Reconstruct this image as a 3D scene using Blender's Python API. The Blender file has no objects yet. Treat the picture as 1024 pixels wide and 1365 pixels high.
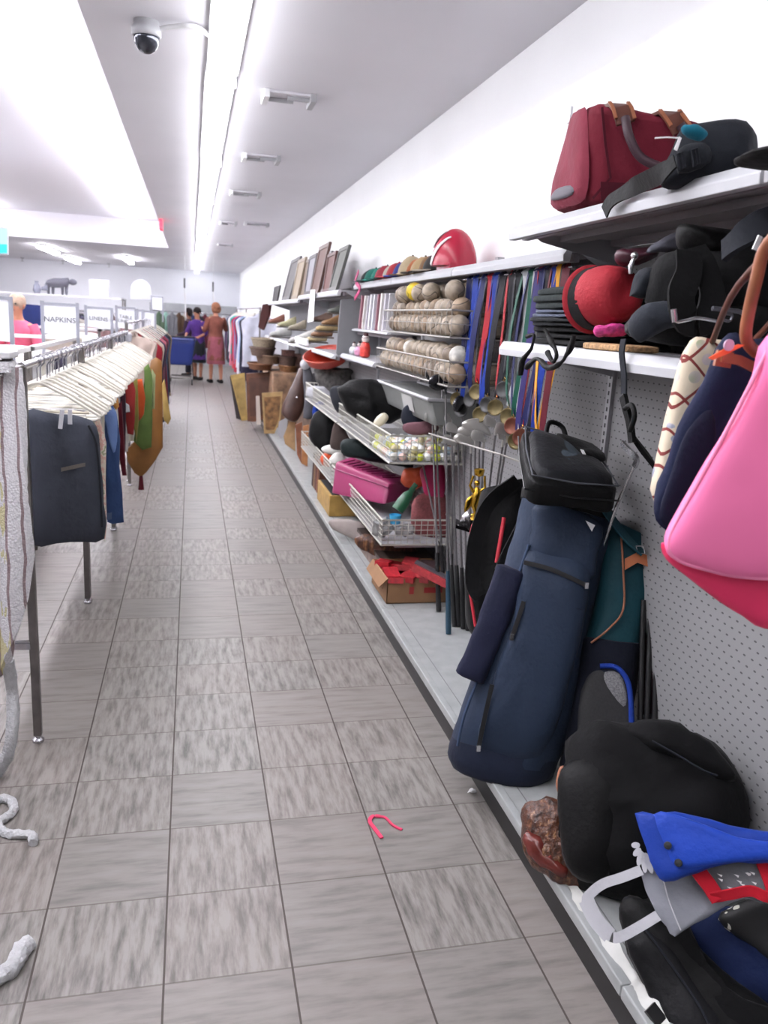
import bpy, bmesh, math, random
from mathutils import Vector, Matrix, noise
random.seed(7)
C = bpy.context.scene.collection
PI = math.pi
# ---------------------------------------------------------------- camera calibration (1024x1365)
FPX, CX, CY, EYE = 1077.0, 512.0, 682.5, 1.55
def _n(v): return v.normalized()
_u = _n(Vector((256-CX, 415-CY, FPX)))
_v = Vector((249-CX, 5282-CY, FPX)); _v = _n(_v-_u*_u.dot(_v))
_r = _v.cross(_u)
RM = Matrix((_r, _u, -_v))                      # camera frame (x right, y down, z forward) -> world
CAM = Vector((0, 0, EYE))
def ray(px, py): return RM @ Vector((px-CX, py-CY, FPX))
def at(px, py, x=None, y=None, z=None):
    d = ray(px, py)
    if x is not None: t = (x-CAM.x)/d.x
    elif y is not None: t = (y-CAM.y)/d.y
    else: t = (z-CAM.z)/d.z
    return CAM+d*t
def atp(px, py, p, n):
    d = ray(px, py); n = Vector(n); return CAM+d*((Vector(p)-CAM).dot(n)/d.dot(n))
cd = bpy.data.cameras.new('camera'); cam = bpy.data.objects.new('camera', cd); C.objects.link(cam)
cd.sensor_fit = 'HORIZONTAL'; cd.sensor_width = 36; cd.lens = 36*FPX/1024; cd.clip_start = .05; cd.clip_end = 200
X = RM @ Vector((1, 0, 0)); Y = RM @ Vector((0, -1, 0)); Z = RM @ Vector((0, 0, -1))
cam.matrix_world = Matrix(((X.x, Y.x, Z.x, 0), (X.y, Y.y, Z.y, 0), (X.z, Y.z, Z.z, EYE), (0, 0, 0, 1)))
cd.dof.use_dof = True; cd.dof.focus_distance = 2.3; cd.dof.aperture_fstop = 7.0
S = bpy.context.scene; S.camera = cam
S.view_settings.view_transform = 'Standard'; S.view_settings.look = 'None'
S.view_settings.gamma = 1; S.view_settings.use_curve_mapping = False; S.view_settings.exposure = 0.14

# ---------------------------------------------------------------- materials
def lin(c):
    o = []
    for v in c[:3]:
        v /= 255.; o.append(v/12.92 if v <= .04045 else ((v+.055)/1.055)**2.4)
    return (*o, 1)
MATS = {}
def M(name, rgb, rough=.75, metal=0, var=0., vs=12, bump=0., bs=180, emit=0, spec=.5, sheen=0, trans=0, weave=0, alpha=1):
    if name in MATS: return MATS[name]
    m = bpy.data.materials.new(name); m.use_nodes = True; nt = m.node_tree; b = nt.nodes['Principled BSDF']
    c = lin(rgb); b.inputs['Base Color'].default_value = c; b.inputs['Roughness'].default_value = rough
    b.inputs['Metallic'].default_value = metal; b.inputs['Specular IOR Level'].default_value = spec
    if sheen: b.inputs['Sheen Weight'].default_value = sheen
    if trans: b.inputs['Transmission Weight'].default_value = trans
    if alpha < 1: b.inputs['Alpha'].default_value = alpha
    if emit: b.inputs['Emission Color'].default_value = c; b.inputs['Emission Strength'].default_value = emit
    tc = nt.nodes.new('ShaderNodeTexCoord')
    if var:
        n = nt.nodes.new('ShaderNodeTexNoise'); n.inputs['Scale'].default_value = vs; n.inputs['Detail'].default_value = 4
        nt.links.new(tc.outputs['Object'], n.inputs['Vector'])
        r = nt.nodes.new('ShaderNodeValToRGB'); r.color_ramp.elements[0].position = .3; r.color_ramp.elements[1].position = .7
        r.color_ramp.elements[0].color = (*[v*(1-var) for v in c[:3]], 1); r.color_ramp.elements[1].color = (*[min(1, v*(1+var)) for v in c[:3]], 1)
        nt.links.new(n.outputs['Fac'], r.inputs['Fac']); nt.links.new(r.outputs['Color'], b.inputs['Base Color'])
    if bump:
        n = nt.nodes.new('ShaderNodeTexNoise'); n.inputs['Scale'].default_value = bs; n.inputs['Detail'].default_value = 3
        nt.links.new(tc.outputs['Object'], n.inputs['Vector'])
        bp = nt.nodes.new('ShaderNodeBump'); bp.inputs['Strength'].default_value = bump; bp.inputs['Distance'].default_value = .01
        nt.links.new(n.outputs['Fac'], bp.inputs['Height']); nt.links.new(bp.outputs['Normal'], b.inputs['Normal'])
    MATS[name] = m; return m
def fabric(name, rgb, rough=.85, var=.15, vs=9, bump=.22, bs=60, sheen=.03):
    return M(name, [c*.9 for c in rgb], rough, 0, var, vs, bump, bs, sheen=sheen, spec=.2)
class NT:                                        # small node helper
    def __init__(s, m): s.t = m.node_tree; s.b = s.t.nodes['Principled BSDF']
    def n(s, typ, **k):
        o = s.t.nodes.new(typ)
        for a, v in k.items(): setattr(o, a, v)
        return o
    def l(s, a, b): s.t.links.new(a, b)
    def m(s, op, a, b=None, c=None):
        o = s.n('ShaderNodeMath', operation=op)
        for i, v in enumerate((a, b, c)):
            if v is None: continue
            if isinstance(v, (int, float)): o.inputs[i].default_value = v
            else: s.l(v, o.inputs[i])
        return o.outputs[0]
    def mix(s, f, a, b):
        o = s.n('ShaderNodeMix', data_type='RGBA')
        if isinstance(f, (int, float)): o.inputs[0].default_value = f
        else: s.l(f, o.inputs[0])
        for i, v in ((6, a), (7, b)):
            if isinstance(v, tuple): o.inputs[i].default_value = v
            else: s.l(v, o.inputs[i])
        return o.outputs[2]
    def noise(s, vec, sc, det=4, rough=.5):
        o = s.n('ShaderNodeTexNoise'); o.inputs['Scale'].default_value = sc; o.inputs['Detail'].default_value = det; o.inputs['Roughness'].default_value = rough
        s.l(vec, o.inputs['Vector']); return o.outputs['Fac']
    def xyz(s, geo=True):
        g = s.n('ShaderNodeNewGeometry') if geo else s.n('ShaderNodeTexCoord')
        p = g.outputs['Position'] if geo else g.outputs['Object']
        q = s.n('ShaderNodeSeparateXYZ'); s.l(p, q.inputs[0]); return p, q.outputs[0], q.outputs[1], q.outputs[2]
    def comb(s, a, b, c):
        o = s.n('ShaderNodeCombineXYZ')
        for i, v in enumerate((a, b, c)):
            if isinstance(v, (int, float)): o.inputs[i].default_value = v
            else: s.l(v, o.inputs[i])
        return o.outputs[0]
    def ramp(s, f, stops):
        o = s.n('ShaderNodeValToRGB'); e = o.color_ramp.elements
        while len(e) < len(stops): e.new(.5)
        for i, (p, c) in enumerate(stops): e[i].position = p; e[i].color = c
        s.l(f, o.inputs[0]); return o.outputs[0]
    def bump(s, h, st=.3, d=.01):
        o = s.n('ShaderNodeBump'); o.inputs['Strength'].default_value = st; o.inputs['Distance'].default_value = d
        s.l(h, o.inputs['Height']); s.l(o.outputs[0], s.b.inputs['Normal'])

# ---------------------------------------------------------------- geometry collector
class G:
    def __init__(s): s.v = []; s.f = []; s.mi = []; s.cur = 0
    def add(s, vs, fs):
        o = len(s.v); s.v += [Vector(v) for v in vs]; s.f += [tuple(i+o for i in f) for f in fs]; s.mi += [s.cur]*len(fs); return s
    def box(s, a, b, rot=None, piv=None):         # two opposite corners
        a = Vector(a); b = Vector(b)
        vs = [Vector((x, y, z)) for z in (a.z, b.z) for y in (a.y, b.y) for x in (a.x, b.x)]
        if rot is not None:
            c = (a+b)/2 if piv is None else Vector(piv); vs = [rot@(v-c)+c for v in vs]
        return s.add(vs, [(0, 2, 3, 1), (4, 5, 7, 6), (0, 1, 5, 4), (2, 6, 7, 3), (0, 4, 6, 2), (1, 3, 7, 5)])
    def tube(s, pts, r, n=8, closed=False):
        pts = [Vector(p) for p in pts]; L = len(pts); rs = r if isinstance(r, (list, tuple)) else [r]*L
        vs = []; ref = None
        for i, p in enumerate(pts):
            a = pts[(i-1) % L] if (closed or i > 0) else p; b = pts[(i+1) % L] if (closed or i < L-1) else p
            t = (b-a).normalized() if (b-a).length > 1e-9 else Vector((0, 0, 1))
            if ref is None: ref = t.orthogonal().normalized()
            ref = ref-t*ref.dot(t)
            ref = ref.normalized() if ref.length > 1e-6 else t.orthogonal().normalized()
            q = t.cross(ref)
            for k in range(n):
                an = 2*PI*k/n; vs.append(p+(ref*math.cos(an)+q*math.sin(an))*rs[i])
        fs = []
        for i in range(L if closed else L-1):
            j = (i+1) % L
            for k in range(n): fs.append((i*n+k, i*n+(k+1) % n, j*n+(k+1) % n, j*n+k))
        if not closed: fs += [tuple(range(n))[::-1], tuple(range((L-1)*n, L*n))]
        return s.add(vs, fs)
    def strap(s, pts, w, t, side=None):            # flat ribbon; side = width direction (vector or None -> horizontal)
        pts = [Vector(p) for p in pts]; vs = []; L = len(pts)
        for i, p in enumerate(pts):
            a = pts[max(0, i-1)]; b = pts[min(L-1, i+1)]; tg = (b-a).normalized()
            sd = Vector(side[i] if isinstance(side, list) else side) if side is not None else tg.cross(Vector((0, 0, 1)))
            sd = sd-tg*sd.dot(tg); sd = sd.normalized() if sd.length > 1e-6 else tg.orthogonal().normalized()
            nn = tg.cross(sd)*t/2; ww = w[i] if isinstance(w, (list, tuple)) else w; sd = sd*ww/2
            vs += [p-sd-nn, p+sd-nn, p+sd+nn, p-sd+nn]
        fs = [(3, 2, 1, 0), tuple(range(4*L-4, 4*L))]
        for i in range(L-1):
            for k in range(4): fs.append((4*i+k, 4*i+(k+1) % 4, 4*i+4+(k+1) % 4, 4*i+4+k))
        return s.add(vs, fs)
    def loft(s, secs, n=28, e=2.4, cap=.35):       # secs: (center, a, b) vectors; superellipse rings with rounded ends
        secs = [(Vector(c), Vector(a), Vector(b)) for c, a, b in secs]
        def ring(c, a, b, k=1):
            o = []
            for i in range(n):
                t = 2*PI*i/n; cc = math.cos(t); ss = math.sin(t)
                o.append(c+a*k*math.copysign(abs(cc)**(2/e), cc)+b*k*math.copysign(abs(ss)**(2/e), ss))
            return o
        R = []
        c0, a0, b0 = secs[0]; d0 = (c0-secs[1][0]).normalized()*min(a0.length, b0.length)*cap
        c1, a1, b1 = secs[-1]; d1 = (c1-secs[-2][0]).normalized()*min(a1.length, b1.length)*cap
        for q in (0, 30, 60): R.append(ring(c0+d0*(math.cos(math.radians(q))-0), a0, b0, max(.02, math.sin(math.radians(q)))*1.0) if q else ring(c0+d0, a0, b0, .05))
        for c, a, b in secs: R.append(ring(c, a, b))
        for q in (60, 30, 0): R.append(ring(c1+d1*math.cos(math.radians(q)), a1, b1, math.sin(math.radians(q))) if q else ring(c1+d1, a1, b1, .05))
        vs = [v for r_ in R for v in r_]; fs = []
        for i in range(len(R)-1):
            for k in range(n): fs.append((i*n+k, i*n+(k+1) % n, (i+1)*n+(k+1) % n, (i+1)*n+k))
        fs += [tuple(range(n))[::-1], tuple(range((len(R)-1)*n, len(R)*n))]
        return s.add(vs, fs)
    def silo(s, rows, p, nrm, depth, sub=4, n=28, e=2.4, cap=.35, off=0.):   # rows of pixel pairs on the plane (p, nrm)
        nrm = Vector(nrm).normalized(); secs = []
        dl = depth if isinstance(depth, (list, tuple)) else [depth]*len(rows)
        for (xl, yl, xr, yr), d in zip(rows, dl):
            L_ = atp(xl, yl, p, nrm); R_ = atp(xr, yr, p, nrm)
            secs.append(((L_+R_)/2+nrm*off, (R_-L_)/2, nrm*d))
        return s.loft(smooth_secs(secs, sub), n, e, cap)
    def puff(s, out, nrm, tf, tb=None, p=3., rings=6, sub=3, cen=None):       # inflated outline (3-D points)
        tb = tf if tb is None else tb; nrm = Vector(nrm).normalized()
        out = catmull([Vector(v) for v in out], sub, True) if sub > 1 else [Vector(v) for v in out]
        c = Vector(cen) if cen is not None else sum(out, Vector())/len(out); N = len(out)
        ks = [1-(i/rings)**1.6 for i in range(rings)]   # 1 .. small
        vs = list(out); lay = [[range(0, N)]]
        F = [list(range(N))]; B = [list(range(N))]
        for k in ks[1:]:
            h = (1-k**p)**.5
            for lst, sg in ((F, tf), (B, -tb)):
                st = len(vs); vs += [c+(o-c)*k+nrm*sg*h for o in out]; lst.append(list(range(st, st+N)))
        vs += [c+nrm*tf, c-nrm*tb]; cf, cb = len(vs)-2, len(vs)-1; fs = []
        for lst, fl, ce in ((F, 1, cf), (B, 0, cb)):
            for a, b in zip(lst, lst[1:]):
                for i in range(N):
                    q = (a[i], a[(i+1) % N], b[(i+1) % N], b[i]); fs.append(q if fl else q[::-1])
            for i in range(N):
                q = (lst[-1][i], lst[-1][(i+1) % N], ce); fs.append(q if fl else q[::-1])
        return s.add(vs, fs)
    def hexa(s, cs, r=.2, pf=.05, n=9):            # 8 corners (bottom 4 ccw, top 4 ccw), rounded and slightly puffed box
        cs = [Vector(c) for c in cs]; idx = {}; vs = []
        def key(p):
            k = tuple(round(x, 5) for x in p)
            if k not in idx:
                idx[k] = len(vs); P_ = Vector(p); inn = Vector([max(-(1-r), min(1-r, x)) for x in P_]); d = P_-inn
                q = inn+d.normalized()*r if d.length > 1e-6 else P_
                bul = [1+pf*(1-q[(i+1) % 3]**2)*(1-q[(i+2) % 3]**2) for i in range(3)]
                q = Vector([q[i]*bul[i] for i in range(3)]); u, v, w = [(x+1)/2 for x in q]
                b = cs[0]*(1-u)*(1-v)+cs[1]*u*(1-v)+cs[2]*u*v+cs[3]*(1-u)*v
                t = cs[4]*(1-u)*(1-v)+cs[5]*u*(1-v)+cs[6]*u*v+cs[7]*(1-u)*v
                vs.append(b*(1-w)+t*w)
            return idx[k]
        g = [-1+2*i/n for i in range(n+1)]
        if r > 0: g = sorted(set(g+[-(1-r), 1-r]))
        fs = []
        for ax in range(3):
            for sg in (-1, 1):
                for i in range(len(g)-1):
                    for j in range(len(g)-1):
                        q = []
                        for a, b in ((i, j), (i+1, j), (i+1, j+1), (i, j+1)):
                            p = [0, 0, 0]; p[ax] = sg; p[(ax+1) % 3] = g[a]; p[(ax+2) % 3] = g[b]; q.append(key(p))
                        fs.append(tuple(q if sg > 0 else q[::-1]))
        return s.add(vs, fs)
    def sph(s, c, r, u=14, v=9, rot=None):
        c = Vector(c); r = Vector((r, r, r)) if isinstance(r, (int, float)) else Vector(r); vs = []; fs = []
        def q(a): return (rot@a if rot is not None else a)+c
        vs.append(q(Vector((0, 0, r.z))))
        for i in range(1, v):
            a = PI*i/v
            for k in range(u):
                b = 2*PI*k/u; vs.append(q(Vector((r.x*math.sin(a)*math.cos(b), r.y*math.sin(a)*math.sin(b), r.z*math.cos(a)))))
        vs.append(q(Vector((0, 0, -r.z))))
        for k in range(u): fs.append((0, 1+k, 1+(k+1) % u)); fs.append((len(vs)-1, 1+(v-2)*u+(k+1) % u, 1+(v-2)*u+k))
        for i in range(v-2):
            for k in range(u): fs.append((1+i*u+k, 1+(i+1)*u+k, 1+(i+1)*u+(k+1) % u, 1+i*u+(k+1) % u))
        return s.add(vs, fs)
    def sheet(s, fn, nu, nv, th):                  # fn(u,v)->point; closed thin cloth of thickness th
        P_ = [[Vector(fn(i/nu, j/nv)) for j in range(nv+1)] for i in range(nu+1)]; W = nv+1
        def nn(i, j):
            a = P_[min(nu, i+1)][j]-P_[max(0, i-1)][j]; b = P_[i][min(nv, j+1)]-P_[i][max(0, j-1)]
            c = a.cross(b); return c.normalized() if c.length > 1e-9 else Vector((0, 0, 1))
        f = [P_[i][j]+nn(i, j)*th/2 for i in range(nu+1) for j in range(W)]; b = [P_[i][j]-nn(i, j)*th/2 for i in range(nu+1) for j in range(W)]
        K = len(f); fs = []
        for i in range(nu):
            for j in range(nv):
                q = (i*W+j, (i+1)*W+j, (i+1)*W+j+1, i*W+j+1); fs.append(q); fs.append(tuple(x+K for x in q[::-1]))
        ed = [i*W for i in range(nu+1)]+[nu*W+j for j in range(1, W)]+[i*W+nv for i in range(nu-1, -1, -1)]+[j for j in range(nv-1, 0, -1)]
        for a, b_ in zip(ed, ed[1:]+ed[:1]): fs.append((b_, a, a+K, b_+K))
        return s.add(f+b, fs)
    def lathe(s, prof, c, ax=(0, 0, 1), n=20):     # prof: (radius, height) along axis
        ax = Vector(ax).normalized(); p = ax.orthogonal().normalized(); q = ax.cross(p); c = Vector(c); vs = []; fs = []
        for r, h in prof:
            for k in range(n):
                a = 2*PI*k/n; vs.append(c+ax*h+(p*math.cos(a)+q*math.sin(a))*r)
        for i in range(len(prof)-1):
            for k in range(n): fs.append((i*n+k, i*n+(k+1) % n, (i+1)*n+(k+1) % n, (i+1)*n+k))
        fs += [tuple(range(n))[::-1], tuple(range((len(prof)-1)*n, len(prof)*n))]
        return s.add(vs, fs)
    def prism(s, pts, d):                          # planar outline (3-D points) pushed along vector d
        pts = [Vector(p) for p in pts]; d = Vector(d); n = len(pts)
        return s.add(pts+[p+d for p in pts], [tuple(range(n))[::-1], tuple(range(n, 2*n))]+[(i, (i+1) % n, n+(i+1) % n, n+i) for i in range(n)])
def catmull(p, sub, closed=False):
    n = len(p); o = []
    for i in range(n if closed else n-1):
        g = (lambda k: p[k % n]) if closed else (lambda k: p[max(0, min(n-1, k))])
        a, b, c, d = g(i-1), g(i), g(i+1), g(i+2)
        for k in range(sub):
            t = k/sub; o.append(.5*((2*b)+(c-a)*t+(2*a-5*b+4*c-d)*t*t+(3*b-a-3*c+d)*t**3))
    if not closed: o.append(p[-1])
    return o
def smooth_secs(secs, sub):
    if sub < 2: return secs
    cols = [catmull([s_[k] for s_ in secs], sub) for k in range(3)]
    return list(zip(*cols))
def cat(pts, sub=5): return catmull([Vector(p) for p in pts], sub)
# ---------------------------------------------------------------- objects
WO = {}
def obj(name, g, mat, parent=None, label=None, cat_=None, group=None, kind=None, wr=None, smooth=True, bev=0, loc=None, seed=0):
    mats = mat if isinstance(mat, (list, tuple)) else [mat]
    vs = g.v
    if parent is not None: org = WO[parent.name]
    elif loc is not None: org = Vector(loc)
    else:
        mn = Vector([min(v[i] for v in vs) for i in range(3)]); mx = Vector([max(v[i] for v in vs) for i in range(3)])
        org = Vector(((mn.x+mx.x)/2, (mn.y+mx.y)/2, mn.z))
    me = bpy.data.meshes.new(name); me.from_pydata([v-org for v in vs], [], g.f)
    for m in mats: me.materials.append(m)
    if len(mats) > 1: me.polygons.foreach_set('material_index', g.mi)
    bm = bmesh.new(); bm.from_mesh(me); bmesh.ops.recalc_face_normals(bm, faces=bm.faces)
    if wr:
        amp, fr = wr[0], wr[1]; bm.normal_update(); sd = Vector((seed*3.7+11, seed*1.3, 5))
        for v in bm.verts:
            p = (v.co+sd)*fr; h = noise.noise(p)+.5*noise.noise(p*2.1)+.6*(abs(noise.noise(p*1.4+Vector((9, 9, 9))))*-2+.4); v.co += v.normal*h*amp
    bm.to_mesh(me); bm.free()
    if smooth:
        me.polygons.foreach_set('use_smooth', [True]*len(me.polygons))
        try: me.set_sharp_from_angle(angle=math.radians(50 if smooth is True else smooth))
        except Exception: pass
    me.update(); o = bpy.data.objects.new(name, me); C.objects.link(o)
    if parent is not None: o.parent = parent; WO[o.name] = org
    else: o.location = org; WO[o.name] = org
    if bev:
        md = o.modifiers.new('bevel', 'BEVEL'); md.width = bev; md.segments = 2; md.limit_method = 'ANGLE'
    if label: o['label'] = label
    if cat_: o['category'] = cat_
    if group: o['group'] = group
    if kind: o['kind'] = kind
    return o
def thing(name, label, cat_, loc, group=None):
    o = bpy.data.objects.new(name, None); C.objects.link(o); o.location = loc; o.empty_display_size = .05
    WO[o.name] = Vector(loc); o['label'] = label; o['category'] = cat_
    if group: o['group'] = group
    return o
def top(name, g, mat, label, cat_, group=None, **k): return obj(name, g, mat, None, label, cat_, group, **k)
def dup(root, d, label=None, group=None, rz=0, mats=None):
    r = root.copy(); C.objects.link(r); r.location = root.location+Vector(d); WO[r.name] = WO[root.name]+Vector(d)
    r.rotation_euler = (0, 0, rz)
    if label: r['label'] = label
    if group: r['group'] = group
    for ch in list(root.children):
        c = ch.copy(); C.objects.link(c); c.parent = r; WO[c.name] = WO[r.name]
        for g_ in list(ch.children):
            e = g_.copy(); C.objects.link(e); e.parent = c
    return r
def text(body, size, m, loc, xdir, ydir, parent, name='lettering', ext=.001, align='CENTER'):
    cu = bpy.data.curves.new(name, 'FONT'); cu.body = body; cu.size = size; cu.extrude = ext; cu.align_x = align; cu.align_y = 'CENTER'
    t = bpy.data.objects.new('tmp', cu); C.objects.link(t); me = bpy.data.meshes.new_from_object(t)
    bpy.data.objects.remove(t); x = Vector(xdir).normalized(); y = Vector(ydir).normalized(); z = x.cross(y); loc = Vector(loc)
    g = G(); g.add([loc+x*v.co.x+y*v.co.y+z*v.co.z for v in me.vertices], [tuple(p.vertices) for p in me.polygons]); bpy.data.meshes.remove(me)
    return obj(name, g, m, parent, smooth=False)
# ================================================================= ROOM
def floor_mat():
    m = M('floor_tile', (150, 145, 140), rough=.35); t = NT(m); p, x, y, z = t.xyz()
    tx = t.m('DIVIDE', t.m('ADD', x, 10.128), .305); ty = t.m('DIVIDE', t.m('ADD', y, 10.0-1.98+.015), .303)
    ix = t.m('FLOOR', tx); iy = t.m('FLOOR', ty); fx = t.m('FRACT', tx); fy = t.m('FRACT', ty)
    wn = t.n('ShaderNodeTexWhiteNoise', noise_dimensions='2D'); t.l(t.comb(ix, iy, 0), wn.inputs['Vector']); rnd = wn.outputs['Value']
    wn2 = t.n('ShaderNodeTexWhiteNoise', noise_dimensions='2D'); t.l(t.comb(iy, t.m('ADD', ix, 77), 0), wn2.inputs['Vector']); rn2 = wn2.outputs['Value']
    off = t.m('MULTIPLY', rn2, 37)
    va = t.comb(t.m('ADD', t.m('MULTIPLY', x, 46), off), t.m('ADD', t.m('MULTIPLY', y, 7), off), 0)
    vb = t.comb(t.m('ADD', t.m('MULTIPLY', x, 5), off), t.m('ADD', t.m('MULTIPLY', y, 30), off), 0)
    na = t.noise(va, 1, 6, .62); nb = t.noise(vb, 1, 6, .6)
    isa = t.m('GREATER_THAN', rnd, .52)
    ca = t.ramp(na, [(.33, lin((82, 79, 76))), (.45, lin((118, 114, 110))), (.6, lin((146, 142, 137)))])
    cb = t.ramp(nb, [(.3, lin((100, 97, 94))), (.5, lin((128, 124, 120))), (.7, lin((140, 136, 132)))])
    c = t.mix(isa, cb, ca)
    # pinkish flecks and tile to tile tone
    pk = t.ramp(t.noise(va, .6, 3), [(.55, (0, 0, 0, 1)), (.72, (1, 1, 1, 1))])
    c = t.mix(t.m('MULTIPLY', t.n('ShaderNodeRGBToBW').outputs[0], 0) if False else t.m('MULTIPLY', rn2, .18), c, lin((148, 130, 124)))
    cloud = t.noise(p, .9, 3); c = t.mix(t.m('MULTIPLY', cloud, .25), c, lin((120, 115, 110)))
    gx = t.m('LESS_THAN', t.m('MINIMUM', fx, t.m('SUBTRACT', 1, fx)), .0085)
    gy = t.m('LESS_THAN', t.m('MINIMUM', fy, t.m('SUBTRACT', 1, fy)), .008)
    c = t.mix(t.m('MULTIPLY', gy, .62), c, lin((92, 84, 80))); c = t.mix(t.m('MULTIPLY', gx, .95), c, lin((70, 62, 58)))
    t.l(c, t.b.inputs['Base Color'])
    gm = t.m('MAXIMUM', gx, gy)
    t.l(t.m('ADD', t.m('MULTIPLY', gm, .4), t.m('ADD', t.m('MULTIPLY', nb, .15), .33)), t.b.inputs['Roughness'])
    t.bump(t.m('SUBTRACT', t.m('MULTIPLY', na, .15), gm), .25, .004); return m
def peg_mat():
    m = M('pegboard_grey', (196, 196, 198), rough=.5); t = NT(m); p, x, y, z = t.xyz()
    ry = t.m('DIVIDE', z, .0254); row = t.m('FLOOR', ry); fz = t.m('SUBTRACT', t.m('FRACT', ry), .5)
    sh = t.m('MULTIPLY', t.m('MODULO', row, 2), .5); fy = t.m('SUBTRACT', t.m('FRACT', t.m('ADD', t.m('DIVIDE', y, .0254*1.25), sh)), .5)
    d = t.m('ADD', t.m('POWER', t.m('DIVIDE', fz, .105), 2), t.m('POWER', t.m('DIVIDE', fy, .17), 2)); hole = t.m('LESS_THAN', d, 1)
    c = t.mix(hole, lin((142, 142, 143)), lin((78, 78, 80))); t.l(c, t.b.inputs['Base Color']); return m
m_floor = floor_mat(); m_peg = peg_mat()
m_wall = M('white_wall_paint', (248, 248, 250), .8, var=.02, vs=1.5)
m_ceil = M('grey_white_ceiling_paint', (212, 210, 216), .55, var=.04, vs=.8, bump=.06, bs=2)
m_tray = M('white_ceiling_paint', (236, 234, 240), .7)
m_back = M('pale_grey_wall_paint', (232, 233, 240), .8, var=.03, vs=1)
m_lamp = M('fluorescent_glow', (250, 251, 255), emit=15)
m_lampb = M('bright_fluorescent_glow', (250, 248, 255), emit=48)
m_white = M('white_enamel', (222, 222, 224), .4)
m_lgrey = M('light_grey_enamel', (168, 168, 172), .42, var=.05, vs=5)
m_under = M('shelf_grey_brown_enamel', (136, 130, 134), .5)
m_kick = M('black_kickplate', (26, 25, 26), .45)
m_deck = M('pale_grey_deck', (162, 165, 164), .4, var=.12, vs=14)
m_chrome = M('chrome', (190, 190, 195), .22, metal=1)
m_steel = M('brushed_steel', (120, 116, 114), .38, metal=.8, var=.15, vs=20)
m_black = M('black_plastic', (18, 18, 20), .45)
m_wire = M('white_coated_wire', (180, 178, 168), .4)

XW, XK = 1.42, .965
def struct(name, g, m, **k): return obj(name, g, m, kind='structure', smooth=False, **k)
struct('floor', G().box((-9, -3, -.1), (1.5, 27, 0)), m_floor)
struct('ceiling', G().box((-.47, -3, 2.79), (1.5, 27, 2.95)).box((-9, 18, 2.79), (-.47, 27, 2.95)), m_ceil)
struct('ceiling', G().box((-9, -3, 3.3), (-.47, 18.02, 3.4)).box((-.47, -3, 2.95), (-.42, 18, 3.4))  , m_tray)
struct('ceiling', G().box((-9, 18.021, 2.79), (-.42, 18.08, 3.4)), m_ceil)
struct('wall_right', G().box((1.47, -3, 0), (1.6, 27, 3.4)), m_wall)
struct('wall_back', G().box((-9, 27, 0), (1.6, 27.15, 3.4)), m_back)
struct('wall_left', G().box((-9.1, -3, 0), (-9, 27.1, 3.4)), m_wall)
struct('baseboard_back', G().box((-9, 26.97, 0), (1.47, 27, .1)), M('baseboard_grey', (120, 118, 120), .6))
struct('wall_front', G().box((-9, -3.1, 0), (1.6, -3, .6)).box((-9, -3.1, 2.5), (1.6, -3, 3.4)).box((-9, -3.1, .6), (-8.2, -3, 2.5)).box((.9, -3.1, .6), (1.6, -3, 2.5)), m_wall)
# fluorescent strip over the aisle, end to end
hg = [G().box((.085, 0, 2.765), (.215, 2.42, 2.79))]
for i in range(12):
    y0 = -2.6+i*2.44
    t = thing('fluorescent_fixture', 'long white fluorescent ceiling light in the continuous strip above the tiled aisle', 'ceiling light', (.15, y0+1.2, 2.79), 'strip lights over the aisle')
    dx = random.uniform(-.006, .006)
    obj('housing', G().box((.07+dx, y0, 2.76), (.23+dx, y0+2.43, 2.79)).box((.07+dx, y0, 2.70), (.23+dx, y0+.02, 2.76)), m_white, t, smooth=False)
    g = G()
    prof = [(-.062, 2.76), (-.06, 2.715), (-.04, 2.695), (.04, 2.695), (.06, 2.715), (.062, 2.76)]
    g.prism([(.15+dx+a, y0+.03, b) for a, b in prof], (0, 2.38, 0)); obj('diffuser', g, m_lamp, t, smooth=False)
for i in range(7):
    y0 = .6+i*2.44
    for k, (x, lab) in enumerate(((-1.13, 'bare white fluorescent strip light in the row inside the raised ceiling left of the aisle'), (-3.75, 'bright fluorescent strip light in the far left row of the raised ceiling'))):
        t = thing('fluorescent_fixture', lab, 'ceiling light', (x, y0+1.2, 3.3), ['strip lights in the raised ceiling', 'strip lights in the far left row'][k])
        obj('housing', G().box((x-.05, y0, 3.27), (x+.05, y0+2.43, 3.3)), m_white, t, smooth=False)
        for sx in (-.05, .05): obj('fluorescent_tube', G().tube([(x+sx, y0+.02, 3.235), (x+sx, y0+2.4, 3.235)], .022, 8), m_lampb, t)
# far left room lights; rear ones added to brighten the back wall
for (x, y0) in ((-6.2, 3), (-6.2, 9), (-6.2, 14), (-3.2, 19.5), (-3.2, 23.5), (-5.6, 21), (-1.6, 21.5)):
    t = thing('fluorescent_fixture', 'fluorescent strip light at the far left of the shop, rear ones added to brighten the back wall', 'ceiling light', (x, y0+1.2, 2.79 if y0 > 18 else 3.3), 'strip lights at the back of the shop')
    zz = 2.77 if y0 > 18 else 3.28
    obj('housing', G().box((x-.08, y0, zz-.02), (x+.08, y0+2.4, zz+.02)), m_white, t, smooth=False)
    obj('diffuser', G().box((x-.06, y0+.03, zz-.07), (x+.06, y0+2.37, zz-.02)), m_lampb, t, smooth=False)
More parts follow.
